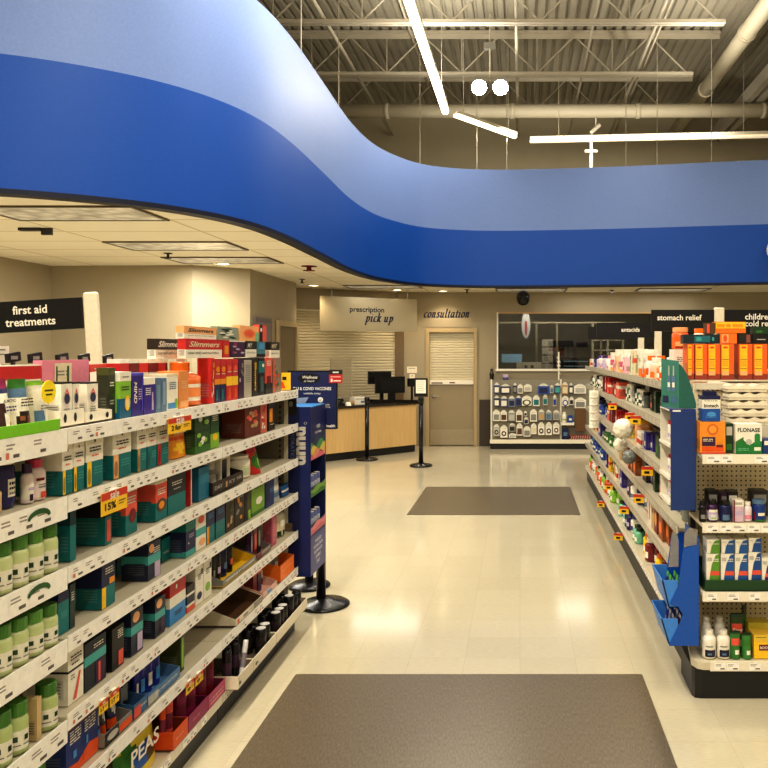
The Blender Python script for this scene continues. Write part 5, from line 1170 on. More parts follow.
for (a, b, h, kind, c, des, lab, o) in ((699.5, 707, .1, 'bottle', 'k', [('R', .2, .2, .8, .5, 'grey')], 'black bottle first on the endcap second shelf', dict(cap='k')), (708, 719.5, .105, 'bottle', 'dpurple', [('R', .1, .1, .9, .5, (214, 206, 216)), ('R', .2, .2, .7, .3, 'lime'), ('R', .1, .64, .9, .82, 'w')], 'plum bottle with black cap and pale label', dict(cap='k', lab='lav')),
        (720.5, 732.5, .1, 'bottle', 'navy', [('R', .2, .1, .8, .5, 'bgrey')], 'navy round bottle with grey oval label', dict(cap='k', neck=.75)), (733.5, 743.6, .108, 'box', (214, 186, 200), [('B', .7, 1, 'w'), ('R', .1, .3, .9, .5, 'lav'), ('L', .15, .85, .85, 2, 'dpurple'), ('R', 0, 0, .14, 1, 'dred')], 'pale pink carton with white top', {}),
        (744.4, 753, .096, 'bottle', (232, 214, 214), [('R', .1, .2, .9, .5, 'pink')], 'pale pink bottle with white cap', dict(cap='w')), (754, 768, .105, 'bottle', (28, 60, 130), [('R', .1, .02, .9, .14, 'green'), ('R', .3, .4, .8, .6, 'w'), ('R', 0, .1, .14, .7, 'dred')], 'blue jar with green foot and dark red edge', dict(cap='bgrey', neck=.85))):
    put(kind, 'carton' if kind == 'box' else 'bottle', XE(a), XE(b), 3.80, z2, h, c, des, lab, 'box' if kind == 'box' else 'bottle', 'goods on the endcap second shelf', d=.06, **o)
kb = 3.93 / F
for i, (a, b, h, c, lab) in enumerate(((708, 718, .13, 'k', 'black carton behind the plum bottle'), (721, 727, .12, 'dpurple', 'plum carton behind the navy round bottle'), (728, 738, .125, 'w', 'white-faced dark carton behind the pale pink carton'), (752, 768, .13, 'dk', 'wide charcoal carton behind the blue jar'))):
    put('box', 'carton', (a - CX) * kb, (b - CX) * kb, 3.93, z2, h, c if c != 'w' else 'dk', [('R', .1, .55, .9, .85, 'w' if c == 'w' else 'grey')], lab, 'box', d=.08)
z3 = ER[2]
mbt = put('tray', 'display_tray', XE(704), XE(775), 3.775, z3, .055, (30, 70, 34), [('R', 0, 0, 1, .12, (20, 50, 24))], 'dark green display tray of blue and green cartons', 'display tray', d=.2, hb=.12)
kk = 3.79 / F
def lev(c1, c2): return [('P', [(.2, 0), (1, 0), (1, 1), (.7, .96), (.4, .7), (.24, .35)], c1), ('P', [(.26, .4), (1, .4), (1, .52), (.3, .52)], c2), ('L', .45, .92, .84, 2, 'w'), ('E', .7, .16, .12, .07, 'w'), ('R', .06, .8, .4, .9, 'lgrey')]
LV = [('green', (100, 150, 50)), ('bgrey', (40, 90, 150)), ('bgrey', (40, 90, 150)), ('teal', (34, 80, 140)), ('dpurple', (90, 40, 100))]
for i, (a, b) in enumerate(((706.5, 719.5), (721, 734), (735, 747.6), (748.5, 761), (762, 774))):
    h = .176 + (.008 if i == 3 else 0) - (.02 if i == 4 else 0)
    put('box', 'carton', (a - CX) * kk, (b - CX) * kk, 3.79, z3 + .004, h, 'w', lev(LV[i][1], 'coral'), 'white carton with %s curved panel in the green tray, %s along' % (('lime green', 'blue', 'blue', 'teal blue', 'plum')[i], ORD[i]), 'box', 'cartons in the dark green tray', d=.09)
    if i < 4: put('box', 'carton', (a + .6 - CX) * kk, (b + .4 - CX) * kk, 3.792, z3 + .006 + h, .068, 'w', [('P', [(.25, 0), (1, 0), (1, 1), (.6, .9), (.35, .5)], LV[i][1]), ('L', .5, .92, .7, 2, 'w'), ('L', .05, .3, .8, 1, 'grey')], 'low white carton with %s curve stacked above, %s along' % (('lime green', 'blue', 'blue', 'teal blue')[i], ORD[i]), 'box', 'cartons stacked over the green tray', d=.09)
z4 = ER[3]
k4 = 3.80 / F
for i, (a, b, y) in enumerate(((702.3, 716, 3.79), (716.8, 730, 3.79), (701, 711, 3.92), (714, 725, 3.92))):
    kq = (y + .03) / F
    put('bottle', 'bottle', (a - CX) * kq, (b - CX) * kq, y, z4, .135 + (.02 if i > 1 else 0), 'w', [('R', .1, .1, .9, .46, (38, 40, 60)), ('R', .3, .2, .6, .3, 'bgrey'), ('R', .15, .6, .7, .66, 'grey')], 'white bottle with dark label on the endcap deck, %s' % ('front row near the corner', 'front row beside the green pouches', 'back row near the corner', 'back row farther in')[i], 'bottle', 'white bottles on the endcap deck', cap='w', neck=.55, caph=.16)
for i, (a, b, y, h, lab) in enumerate(((731, 742, 3.79, .13, 'front green pouch with red banner'), (743, 753, 3.79, .12, 'front green pouch with white ring'), (731, 745, 3.87, .19, 'taller dark green pouch with red script behind'), (743, 748, 3.97, .2, 'rear olive pouch in shade'))):
    kq = y / F
    put('pouch', 'pouch', (a - CX) * kq, (b - CX) * kq, y, z4, h, ((60, 120, 50), (66, 130, 60), (50, 76, 34), (70, 76, 40))[i], [('R', .15, .5, .85, .72, 'coral' if i in (0, 2) else 'green'), ('E', .6, .25, .25, .12, 'w'), ('B', .9, 1, 'dgreen')] + ([('T', 'Sour', .12, .88, .6, 'w', .2)] if i == 2 else []), lab + ' on the endcap deck', 'pouch', 'green pouches on the endcap deck', d=.055)
put('box', 'carton', (754 - CX) * k4, (774 - CX) * k4, 3.80, z4, .115, 'yellow', [('B', .7, 1, (230, 190, 60)), ('R', .25, .35, .9, .6, 'dred'), ('L', .1, .6, .9, 1, 'green'), ('T', 'BOOST', .3, .86, .47, 'w')], 'yellow carton with dark red banner on the endcap deck', 'box', d=.09)
put('box', 'carton', (752 - CX) * k4 + .02, (774 - CX) * k4 + .02, 3.93, z4, .13, (206, 186, 60), [LN('green', 2)], 'second yellow carton behind on the endcap deck', 'box', d=.08)

# ================================================================== SIDE DISPLAYS ON THE ENDCAP EDGE
NB = (34, 62, 122)
t = thing('side_display', 'navy blue side display rack with white shelves and teal header clipped to the endcap', 'display rack', (.83, 4.0, .9)); off = t.location
x0, x1 = .757, .884; ya, yb = 3.86, 4.15
mb = MB(); mb.box(x0, x1, ya, ya + .006, .905, 1.40, NB); mb.build('side_panel', M_CARD, t, off)
mb = MB(); mb.box(x0, x1, yb - .006, yb, .905, 1.40, 'w'); mb.build('side_panel', M_CARD, t, off)
mb = MB(); mb.box(x1 - .006, x1, ya + .006, yb - .006, .905, 1.40, 'lgrey'); mb.build('back_panel', M_CARD, t, off)
mb = MB(); mb.box(x0 - .004, x1, ya + .007, yb - .007, 1.40, 1.412, NB); mb.box(x0 - .0045, x0 - .004, ya + .02, yb - .02, 1.402, 1.410, 'w'); mb.box(x0 + .01, x0 + .05, ya + .0, ya + .006, 1.4, 1.408, 'w'); mb.build('top_panel', M_CARD, t, off)
for z in (.91, 1.035, 1.2):
    mb = MB(); mb.prism([(x0 - .008, z + .02), (x1 - .007, z), (x1 - .007, z + .006), (x0 - .008, z + .034)], 'y', ya + .007, yb - .007, 'w'); mb.build('shelf', M_CARD, t, off)
hc = MB()
A, B, D = Vector((.735, 4.0)), Vector((.80, 3.872)), Vector((.888, 3.878))
def hq(p, q, zs): return [(p.x, p.y, zs[0]), (q.x, q.y, zs[1]), (q.x, q.y, zs[2]), (p.x, p.y, zs[3])]
TL, TD = (60, 128, 112), (44, 104, 92)
hc.face(hq(A, B, (1.416, 1.416, 1.655, 1.665)), TL)
n = 8
arc = [(B.lerp(D, j / n), 1.64 - .2 * (j / n) ** 1.7) for j in range(n + 1)]
hc.face([(B.x, B.y, 1.416)] + [(D.x, D.y, 1.416)] + [(p.x, p.y, z) for p, z in reversed(arc)], TD)
ud = (B - A).normalized(); nn = Vector((ud.y, -ud.x))
def hpt(u, z, e=.0015): p = A.lerp(B, u) + nn * e; return (p.x, p.y, z)
for u in (.36, .62):
    hc.face([hpt(u, 1.50), hpt(u + .18, 1.50), hpt(u + .18, 1.58), hpt(u, 1.58)], 'bgrey'); hc.face([hpt(u + .05, 1.58), hpt(u + .13, 1.58), hpt(u + .12, 1.63), hpt(u + .06, 1.63)], 'lgrey')
    hc.face([hpt(u + .02, 1.52, .002), hpt(u + .16, 1.52, .002), hpt(u + .16, 1.545, .002), hpt(u + .02, 1.545, .002)], 'w')
hc.face([hpt(.1, 1.44), hpt(.42, 1.44), hpt(.42, 1.475), hpt(.1, 1.475)], 'navy'); hc.face([hpt(.55, 1.44), hpt(.9, 1.44), hpt(.9, 1.475), hpt(.55, 1.475)], (70, 110, 140))
hc.build('header_card', M_CARD, t, off)
i = 0
for z in (.93, 1.056, 1.221):
    for yy in (3.905, 3.96, 4.015, 4.07):
        i += 1
        o = make('bottle', 'bottle', .04, .04, .085 if z < 1.2 else .1, 'w', [('R', .1, .2, .9, .5, 'lav')], dict(cap='red', neck=.8))
        o.location = (x0 + .045, yy, z + .018); o.rotation_euler = (0, 0, R(-90))
        tag(o, 'small red-capped white bottle, navy side display, %s shelf, %s from front' % ({.93: 'lowest', 1.056: 'middle', 1.221: 'upper'}[z], ORD[(i - 1) % 4]), 'bottle', 'red-capped bottles in the navy side display')
BB, LB = (24, 88, 176), (70, 138, 214)
t = thing('side_display', 'bright blue stepped side display with clear upper part and two tilted bins', 'display rack', (.8, 3.95, .25)); off = t.location
prof = [(.884, .248), (.735, .248), (.742, .262), (.783, .345), (.805, .40), (.782, .44), (.74, .455), (.782, .54), (.795, .63), (.808, .725), (.884, .745)]
for yy in (3.80, 4.094):
    mb = MB(); mb.prism(prof, 'y', yy, yy + .006, BB); mb.build('side_panel', M_CARD, t, off)
mb = MB(); mb.box(.878, .884, 3.806, 4.094, .25, .79, BB); mb.build('back_panel', M_CARD, t, off)
for z, h in ((.29, .12), (.47, .13)):
    mb = MB(); xo = .698
    if z > .4: xo = .702
    mb.prism([(.735, z - .035), (xo, z + h - .03), (xo + .006, z + h - .03), (.741, z - .035)], 'y', 3.806, 4.094, LB)
    mb.box(.737, .851, 3.806, 4.094, z - .036, z - .03, BB)
    for yy in (3.806, 4.088): mb.prism([(.735, z - .035), (xo, z + h - .03), (.78, z + h - .03), (.79, z - .035)], 'y', yy, yy + .005, LB)
    mb.build('bin_front', M_CARD, t, off)
mb = MB(); mb.prism([(.74, .63), (.758, .80), (.775, .825), (.79, .76), (.79, .63)], 'y', 3.83, 3.834, 'w'); mb.prism([(.812, .73), (.815, .80), (.84, .83), (.88, .82), (.88, .748)], 'y', 3.81, 3.814, 'w'); mb.build('clear_panel', glass_mat('clear_plastic', (226, 226, 220), .08, .1, alpha=.22), t, off)
pk = 0
for z in (.268, .448):
    for r_ in range(2):
        for c_ in range(4):
            pk += 1; mb = MB()
            w_, h_ = .05, .1
            mb = pouch_mb(w_, .012, h_, ('dpurple', (120, 40, 70), (150, 150, 150), 'purple')[c_], [('B', .8, 1, 'w'), ('R', .2, .2, .8, .5, ('coral', 'w', 'red', 'lav')[c_])] if z < .4 else [('B', .75, 1, (110, 190, 60)), ('R', .2, .2, .8, .5, 'w')])
            o = mb.build('sachet', M_FOIL); o.location = (.765 + .036 * r_, 3.85 + .066 * c_, z); o.rotation_euler = (R(-8), 0, R(-90))
            tag(o, '%s sachet, %s bin of the bright blue display, %s row, %s from front' % (('plum', 'crimson', 'silver', 'violet')[c_] if z < .4 else 'green-topped', 'lower' if z < .4 else 'upper', ('outer', 'inner')[r_], ORD[c_]), 'sachet', 'sachets in the bright blue side display')

# bath poufs hanging off the gondola
for (px, py, r_, c, Y, lab) in ((623, 429, .073, (236, 228, 206), 5.6, 'large cream bath pouf hanging in front of the stomach-relief shelves'), (620.5, 445, .052, (232, 224, 202), 5.72, 'smaller cream bath pouf hanging below the large one'), (629, 457, .05, (120, 122, 116), 5.5, 'grey bath pouf hanging lowest')):
    mb = MB(); r2 = random.Random(px); nu, nv = 30, 20
    rings = []
    for j in range(1, nv):
        th = PI * j / nv
        rings.append([(rr * math.sin(th) * math.cos(2 * PI * i / nu), rr * math.sin(th) * math.sin(2 * PI * i / nu), rr * math.cos(th)) for i in range(nu) for rr in (r_ * (1 + r2.uniform(-.14, .08)),)])
    mb.loft(rings[::-1], c, True, True)
    x = X_(px, Y); o = mb.build('bath_pouf', M_FOIL); o.location = (x, Y, Z_(py, Y)); tag(o, lab, 'bath pouf', 'bath poufs on a hanging strip')
    cb = MB(); cb.bar((0, 0, r_ * .9), (RX - .02 - x, 0, .985 - Z_(py, Y) + .06), .004, 'w', n=5); cb.build('cord', M_PLAS, o)

# ================================================================== AISLE SIGNS
def aisle_sign(px, Y, label, lines, board, side, lean=0.0, bz=(1.845, 1.985), post_w=.07, top=2.0):
    """post on the gondola top; board: (x0, x1) offsets from the post"""
    x = X_(px, Y); t = thing('aisle_sign', label, 'sign', (x, Y, 1.545)); t.rotation_euler = (0, lean, 0)
    mb = MB(); mb.bevbox(-post_w / 2, post_w / 2, -.015, .015, .0, top - 1.545, (226, 216, 192), .006); mb.box(-post_w / 2 - .01, post_w / 2 + .01, -.03, .03, -.004, .008, 'w'); mb.build('post', M_PAINT, t)
    for (a, b, ls) in board:
        mb = MB(); mb.box(a, b, -.012, .0, bz[0] - 1.545, bz[1] - 1.545, (9, 9, 9)); pn = mb.build('sign_board', M_CARD, t)
        lm = MB(); zc = (bz[0] + bz[1]) / 2 - 1.545
        for (s_, xc, dz, wd) in ls: lm.text(s_, (xc, -.0135, zc + dz), (1, 0, 0), (0, 0, 1), width=wd, col='w', bold=.022)
        lm.build('lettering', M_CARD, pn)
    return t
aisle_sign(96.5, 3.23, 'black aisle sign reading first aid treatments on a tilted white post', None, [(-.62, -.036, [('first aid', -.252, .026, .145), ('treatments', -.252, -.027, .21)])], 0, lean=R(-3.4), bz=(1.802, 1.932), post_w=.058, top=1.952)
aisle_sign(719, 5.2, 'black aisle sign reading stomach relief and children cold relief, over the endcap', None, [(-.46, -.037, [('stomach relief', -.27, 0.02, .30)]), (.037, .66, [("children's", .28, .027, .215), ('cold relief', .285, -.02, .225)])], 0, bz=(1.84, 1.985))
aisle_sign(658, 7.5, 'smaller-looking black aisle sign reading antacids, farther along the stomach-relief gondola', None, [(-.6, -.037, [('antacids', -.27, 0.005, .18)])], 0, bz=(1.84, 1.985))
aisle_sign(641, 8.7, 'blank-looking black aisle sign on the farthest white post of the stomach-relief gondola', None, [(-.6, -.037, [])], 0, bz=(1.84, 1.985))
# ================================================================== PHARMACY COUNTER AND WHAT STANDS THERE
M_WOOD = bpy.data.materials.new('pale_laminate'); nt, N, L, bb = nodes(M_WOOD)
tc = N.new('ShaderNodeTexCoord'); mp = N.new('ShaderNodeMapping'); mp.inputs['Scale'].default_value = (14, 14, .8); L.new(tc.outputs['Object'], mp.inputs['Vector'])
nz = N.new('ShaderNodeTexNoise'); nz.inputs['Scale'].default_value = 3; nz.inputs['Detail'].default_value = 6; L.new(mp.outputs['Vector'], nz.inputs['Vector'])
cr = N.new('ShaderNodeValToRGB'); cr.color_ramp.elements[0].color = lin((196, 162, 106)); cr.color_ramp.elements[1].color = lin((222, 190, 134)); L.new(nz.outputs['Fac'], cr.inputs['Fac']); L.new(cr.outputs['Color'], bb.inputs['Base Color']); bb.inputs['Roughness'].default_value = .4
P0, P1 = Vector((-3.0, 11.88)), Vector((-1.77, 13.13))
dr = (P1 - P0).normalized(); ca = math.atan2(dr.y, dr.x); LC = (P1 - P0).length
t = thing('pharmacy_counter', 'pale wood pharmacy counter with dark top and black toe kick below the shutter', 'counter', (P0.x, P0.y, 0), ca); DP = .62
mb = MB(); mb.box(0, LC, 0, DP, .12, .81, 'tan'); mb.box(LC * .4 - .003, LC * .4 + .003, -.002, 0, .12, .81, 'brown'); mb.build('front_panel', M_WOOD, t)
mb = MB(); mb.box(.0, LC - .01, .03, DP - .02, .001, .119, 'k'); mb.build('toe_kick', M_DARKM, t)
mb = MB(); mb.box(0, LC + .03, -.03, DP + .03, .811, .85, 'dk'); mb.build('worktop', mat('dark_worktop', (52, 44, 38), .3, noise=.2, scale=40), t)
def on_counter(u, v, z=.851): q = P0 + dr * u + Vector((-dr.y, dr.x)) * v; return (q.x, q.y, z)
def cu(px):   # distance along the counter front under a picture column
    k = (px - CX) / F; return (P0.x - k * P0.y) / (k * dr.y - dr.x)
# pick-up panel hung from the soffit
S0, S1 = Vector((X_(320, 12.6), 12.6)), Vector((X_(417, 13.45), 13.45)); sdv = (S1 - S0).normalized(); sl = (S1 - S0).length; sa = math.atan2(sdv.y, sdv.x)
class Nib:
    """broad-nib pen: thick and thin strokes for the italic display lettering"""
    G = dict(
        c=[[(.42, .72), (.34, .8), (.2, .74), (.08, .5), (.06, .25), (.14, .06), (.26, .03), (.42, .16)]],
        o=[[(.3, .8), (.14, .7), (.05, .45), (.07, .18), (.18, .02), (.34, .1), (.44, .35), (.43, .62), (.3, .8)]],
        n=[[(.0, .68), (.12, .78), (.14, .6), (.06, .0)], [(.1, .4), (.25, .7), (.4, .78), (.42, .62), (.34, .15), (.4, .02), (.52, .12)]],
        s=[[(.38, .68), (.3, .8), (.16, .74), (.14, .58), (.28, .42), (.34, .22), (.24, .04), (.1, .04), (.03, .16)]],
        u=[[(.0, .66), (.12, .78), (.14, .64), (.08, .2), (.16, .02), (.3, .14), (.42, .4)], [(.46, .78), (.38, .16), (.44, .02), (.56, .12)]],
        l=[[(.02, 1.2), (.16, 1.26), (.16, 1.05), (.06, .2), (.12, .02), (.26, .12)]],
        t=[[(.2, 1.05), (.1, .2), (.16, .02), (.3, .12)], [(.02, .74), (.34, .76)]],
        a=[[(.42, .72), (.3, .8), (.14, .68), (.05, .36), (.1, .06), (.22, .06), (.36, .3), (.44, .6)], [(.48, .78), (.4, .16), (.46, .02), (.58, .12)]],
        i=[[(.0, .66), (.12, .78), (.14, .62), (.08, .16), (.14, .02), (.28, .14)], [(.14, 1.06), (.18, 1.1)]],
        p=[[(.04, .68), (.14, .78), (.14, .55), (.02, -.42)], [(-.06, -.42), (.14, -.42)], [(.12, .4), (.26, .72), (.42, .74), (.48, .5), (.4, .18), (.24, .02), (.1, .12)]],
        k=[[(.04, 1.2), (.16, 1.26), (.14, .9), (.02, 0)], [(.08, .36), (.28, .5), (.44, .72), (.34, .8), (.22, .6)], [(.2, .46), (.32, .1), (.4, .02), (.52, .12)]])
    ADV = dict(c=.5, o=.55, n=.62, s=.48, u=.66, l=.34, t=.38, a=.66, i=.36, p=.6, k=.6)
    @staticmethod
    def draw(mb, word, x, y, z, h, col, slant=.16, track=1.1):
        for ch in word:
            if ch == ' ': x += .34 * h; continue
            for st in Nib.G[ch]:
                P = [Vector((q[0] + q[1] * slant, q[1])) for q in st]
                S = [p for p in catmull([(p.x, p.y) for p in P], 4)]
                for nib in (Vector((.11, .042)), Vector((-.022, .045))):
                    for i in range(len(S) - 1):
                        a, b = S[i], S[i + 1]
                        mb.face([(x + (a.x - nib.x) * h, y, z + (a.y - nib.y) * h), (x + (b.x - nib.x) * h, y, z + (b.y - nib.y) * h), (x + (b.x + nib.x) * h, y, z + (b.y + nib.y) * h), (x + (a.x + nib.x) * h, y, z + (a.y + nib.y) * h)], col)
            x += Nib.ADV[ch] * h * track
        return x
t = thing('pick_up_sign', 'tan hanging sign panel lettered prescription pick up above the counter', 'sign', (S0.x, S0.y, 2.05), sa)
mb = MB(); mb.box(0, sl, 0, .012, 0, .57, (198, 184, 150)); mb.build('panel', mat('satin_acrylic', (166, 154, 126), .3, noise=.03, scale=2), t)
for u in (.12, .9):
    mb = MB(); mb.bar((sl * u, .02, .5), (sl * u, .02, SOF - 2.05 - .002), .012, 'silver', n=8); mb.build('hanger', M_METAL, t)
mb = MB(); mb.text('prescription', (sl * .47, -.003, .352), (1, 0, 0), (0, 0, 1), width=.60, col=(34, 32, 40), bold=.018); mb.build('lettering', M_CARD, t)
mb = MB(); Nib.draw(mb, 'pick up', sl * .455, -.003, .16, .118, (26, 26, 60), track=1.16); mb.build('lettering', M_CARD, t)
t = thing('consultation_sign', 'pale wall panel lettered consultation above the door', 'sign', (-1.3, WY, 2.15))
mb = MB(); mb.box(-.43, .43, -.008, -.001, 0, .5, (206, 188, 148)); mb.build('panel', W_TAN, t)
mb = MB(); Nib.draw(mb, 'consultation', -.44, -.0095, .17, .124, (24, 26, 62), track=1.1); mb.build('lettering', M_CARD, t)
# monitor and till
u0 = cu(401)
t = thing('computer_monitor', 'black flat monitor seen from behind on the pharmacy counter', 'monitor', on_counter(u0, .28), ca * .6)
mb = MB(); mb.box(-.28, .24, -.02, .02, .15, .43, 'k'); mb.box(-.2, .22, -.045, -.021, .2, .36, (30, 28, 28)); mb.build('screen_housing', M_PLAS, t)
mb = MB(); mb.box(-.05, .06, -.05, .03, .02, .26, 'k'); mb.build('neck', M_PLAS, t)
mb = MB(); mb.bevbox(-.12, .12, -.07, .07, 0, .02, 'k', .006); mb.build('base', M_PLAS, t)
t = thing('computer_monitor', 'second smaller black monitor propped up behind the flat one', 'monitor', on_counter(u0 - .04, .5), ca * .6)
mb = MB(); mb.box(-.24, .17, -.02, .02, .3, .52, (24, 22, 22)); mb.build('screen_housing', M_PLAS, t)
mb = MB(); mb.box(-.03, .03, -.02, .02, .01, .32, 'k'); mb.bevbox(-.1, .1, -.07, .07, 0, .01, 'k', .004); mb.build('stand', M_PLAS, t)
t = thing('card_terminal', 'black card terminal on a swivel at the right-hand end of the counter'.replace('right-hand', 'door'), 'card terminal', on_counter(cu(414), .0 + .06), ca)
mb = MB(); mb.bevbox(-.08, .08, -.06, .06, 0, .015, 'k', .004); mb.bar((0, 0, .015), (0, .0, .26), .04, 'k', n=10); mb.build('stand', M_PLAS, t)
mb = MB(); mb.box(-.075, .075, -.03, .03, .26, .4, (28, 26, 26)); mb.build('terminal_head', M_PLAS, t)
o_ = on_counter(cu(383), -.0 + .05); mb = MB(); mb.box(-.2, .2, -.07, .07, 0, .02, 'k')
for r_ in range(4): mb.box(-.185, .185, -.06 + r_ * .032, -.038 + r_ * .032, .02, .026, 'dk')
o = mb.build('keyboard', M_PLAS); o.location = o_; o.rotation_euler = (0, 0, ca); tag(o, 'black keyboard lying before the monitor', 'keyboard')
t = thing('acrylic_screen', 'clear acrylic sneeze guard standing on the counter beside the monitors', 'screen', on_counter(cu(352), .32), ca)
mb = MB(); mb.box(-.2, .2, -.003, .003, .012, .75, 'w'); mb.build('acrylic_sheet', glass_mat('acrylic_sheet', (235, 232, 222), .06, .08, alpha=.25), t)
mb = MB(); mb.box(-.18, -.12, -.08, .08, 0, .012, 'silver'); mb.box(.12, .18, -.08, .08, 0, .012, 'silver'); mb.build('foot', M_PAINT, t)
o = carton_mb(.2, .14, .12, 'w', [('L', .1, .9, .8, 4, 'grey'), ('R', .6, .2, .9, .5, 'bgrey')]).build('tissue_box', M_CARD); o.location = on_counter(cu(363), .16); o.rotation_euler = (0, 0, ca); tag(o, 'white printed box on the counter before the acrylic screen', 'box')
for (px, v, w, lab) in ((347.5, -.02, .08, 'small white card stand at the near end of the counter'), (354, .05, .06, 'tan cup beside the white card stand')):
    if 'cup' in lab: mb = MB(); mb.lathe([(.03, 0), (.036, .07), (.033, .07), (.028, .006)], 'kraft', n=14); o = mb.build('paper_cup', M_CARD)
    else: mb = MB(); mb.prism([(-.03, 0), (.03, 0), (.006, .06), (0, .06)], 'x', -w / 2, w / 2, 'w'); o = mb.build('card_stand', M_CARD)
    o.location = on_counter(cu(px), v); o.rotation_euler = (0, 0, ca); tag(o, lab, 'cup' if 'cup' in lab else 'card stand')
t = thing('desk_phone', 'black desk phone near the small red sign on the counter', 'phone', on_counter(cu(341), .1), ca)
mb = MB(); mb.prism([(-.1, 0), (.1, 0), (.1, .07), (-.1, .03)], 'x', -.08, .08, 'k'); mb.build('phone_base', M_PLAS, t)
mb = MB(); mb.bar((-.09, 0, .1), (.09, 0, .1), .04, 'dk', n=8); mb.bar((-.08, 0, .06), (-.08, 0, .1), .04, 'dk'); mb.bar((.08, 0, .06), (.08, 0, .1), .04, 'dk'); mb.build('handset', M_PLAS, t)
for (a, b, c, d_, lab) in ((407, 417, 366.5, 373, 'square white paper notice on the wall beside the consultation door'), (409.5, 415, 374, 380.5, 'smaller white paper notice below the square one')):
    y = WY - .002; mb = MB(); mb.box(X_(a, y), X_(b, y), y - .003, y, Z_(d_, y), Z_(c, y), (240, 228, 204)); mb.box(X_(a, y) + .03, X_(b, y) - .03, y - .0034, y - .003, Z_(c, y) - .04, Z_(c, y) - .03, 'grey'); tag(mb.build('notice_sign', M_CARD), lab, 'notice')
mb = MB(); mb.box(-3.494, -3.484, 10.12, 10.8, 1.3, 2.16, (110, 100, 104)); mb.box(-3.483, -3.482, 10.18, 10.74, 1.36, 2.1, (132, 120, 122)); tag(mb.build('wall_poster', M_CARD), 'greyish framed poster on the passage wall beside the door', 'poster')

# --- queue posts with a belt
def queue_post(px, Y, z1, label):
    x = X_(px, Y); t = thing('queue_post', label, 'queue post', (x, Y, 0), group='black queue posts')
    mb = MB(); mb.lathe([(.17, .001), (.17, .015), (.15, .03), (.06, .045), (.04, .06)], 'k', n=24); mb.build('base', M_PLAS, t)
    mb = MB(); mb.lathe([(.033, .05), (.033, z1 - .1)], 'k', n=14); mb.build('pole', M_PLAS, t)
    mb = MB(); mb.lathe([(.04, z1 - .1), (.042, z1 - .02), (.036, z1)], 'k', n=14); mb.build('belt_head', M_PLAS, t)
    return t
qa = queue_post(421, 11.45, 1.03, 'black queue post with a framed notice, before the consultation door')
qb = queue_post(367, 12.1, .99, 'black queue post before the wooden counter')
mb = MB(); mb.box(-.1, .1, -.012, .012, 1.035, 1.31, 'k'); fr = mb.build('sign_holder', M_PLAS, qa); mb = MB(); mb.box(-.075, .075, -.0135, -.0125, 1.085, 1.285, 'w')
for i in range(5): mb.box(-.055, .055 - .012 * (i % 3), -.0142, -.0136, 1.25 - i * .032, 1.258 - i * .032, 'lgrey')
mb.build('paper_sheet', M_CARD, fr)
a, b = Vector((qb.location.x + .045, qb.location.y, .93)), Vector((qa.location.x - .045, qa.location.y, .96)); mb = MB(); mb.bar(a, b, .004, 'k', .05); bo = mb.build('belt', M_PLAS, qb, qb.location)

# --- navy cardboard tower at the end of the first-aid gondola
NV = (24, 34, 92)
t = thing('cardboard_tower', 'navy cardboard display tower with pale sideways lettering hung on the gondola end', 'display rack', (-1.4, 4.9, .32)); off = t.location
x0, x1, ya, yb, za, zb = -1.53, -1.287, 4.725, 5.085, .318, 1.362
mb = MB(); mb.box(x0, x1, ya, ya + .006, za, zb, NV)
mb.text('nuun', (-1.346, ya - .001, 1.123), (0, 0, -1), (1, 0, 0), width=.235, height=.06, col=(190, 184, 172), bold=.05)
n = 10
for j in range(n):
    a_, b_ = 2 * PI * j / n, 2 * PI * (j + 1) / n; mb.bar((-1.318 + .008 * math.cos(a_), ya - .0008, 1.262 + .008 * math.sin(a_)), (-1.318 + .008 * math.cos(b_), ya - .0008, 1.262 + .008 * math.sin(b_)), .003, (200, 196, 186), .001)
mb.text('HYDRATION', (-1.398, ya - .001, 1.12), (0, 0, -1), (1, 0, 0), width=.2, height=.024, col=(130, 134, 150), bold=.0)
mb.build('side_panel', M_CARD, t, off)
mb = MB(); mb.box(x0, x1, yb - .006, yb, za, zb, NV); mb.build('side_panel', M_CARD, t, off)
mb = MB(); mb.box(x0, x0 + .006, ya + .006, yb - .006, za, zb, NV); mb.build('back_panel', M_CARD, t, off)
mb = MB(); mb.box(x0 + .006, x1, ya + .006, yb - .006, zb - .006, zb, (60, 130, 190)); mb.build('top_panel', M_CARD, t, off)
def wavy(mb, x, y0, y1, z0, h, cols):
    n = 12
    for k, c in enumerate(cols):
        f = lambda u, kk: z0 + h * (kk / len(cols)) + (h * .16 * math.sin(u * 9 + kk * 2) if 0 < kk else 0) + (h * .25 * u if kk == len(cols) else 0)
        for i in range(n):
            u0_, u1_ = i / n, (i + 1) / n
            mb.face([(x, y0 + (y1 - y0) * u0_, f(u0_, k)), (x, y0 + (y1 - y0) * u1_, f(u1_, k)), (x, y0 + (y1 - y0) * u1_, f(u1_, k + 1)), (x, y0 + (y1 - y0) * u0_, f(u0_, k + 1))], c)
Yi, Yj = ya + .007, yb - .007
def front(z0, z1, deco, nm='front_panel'):
    mb = MB(); mb.box(x1 - .006, x1, Yi, Yj, z0, z1, NV); deco(mb, x1 + .0006); mb.build(nm, M_CARD, t, off)
def words(mb, x, ls, zc, wd, hgt, c=(220, 220, 226)):
    for i, s_ in enumerate(ls): mb.text(s_, (x + .0004, (Yi + Yj) / 2, zc - i * hgt * 1.7), (0, 1, 0), (0, 0, 1), width=wd * min(1, len(s_) / 10), height=hgt, col=c, bold=.02)
def d1_(mb, x):
    words(mb, x, ['nuun', 'hydrate'], 1.23, .2, .022); wavy(mb, x, Yi, Yj, 1.03, .12, [(214, 104, 128), (226, 150, 120), (220, 200, 90), (70, 150, 90), (30, 60, 90)])
front(1.03, zb - .006, d1_)
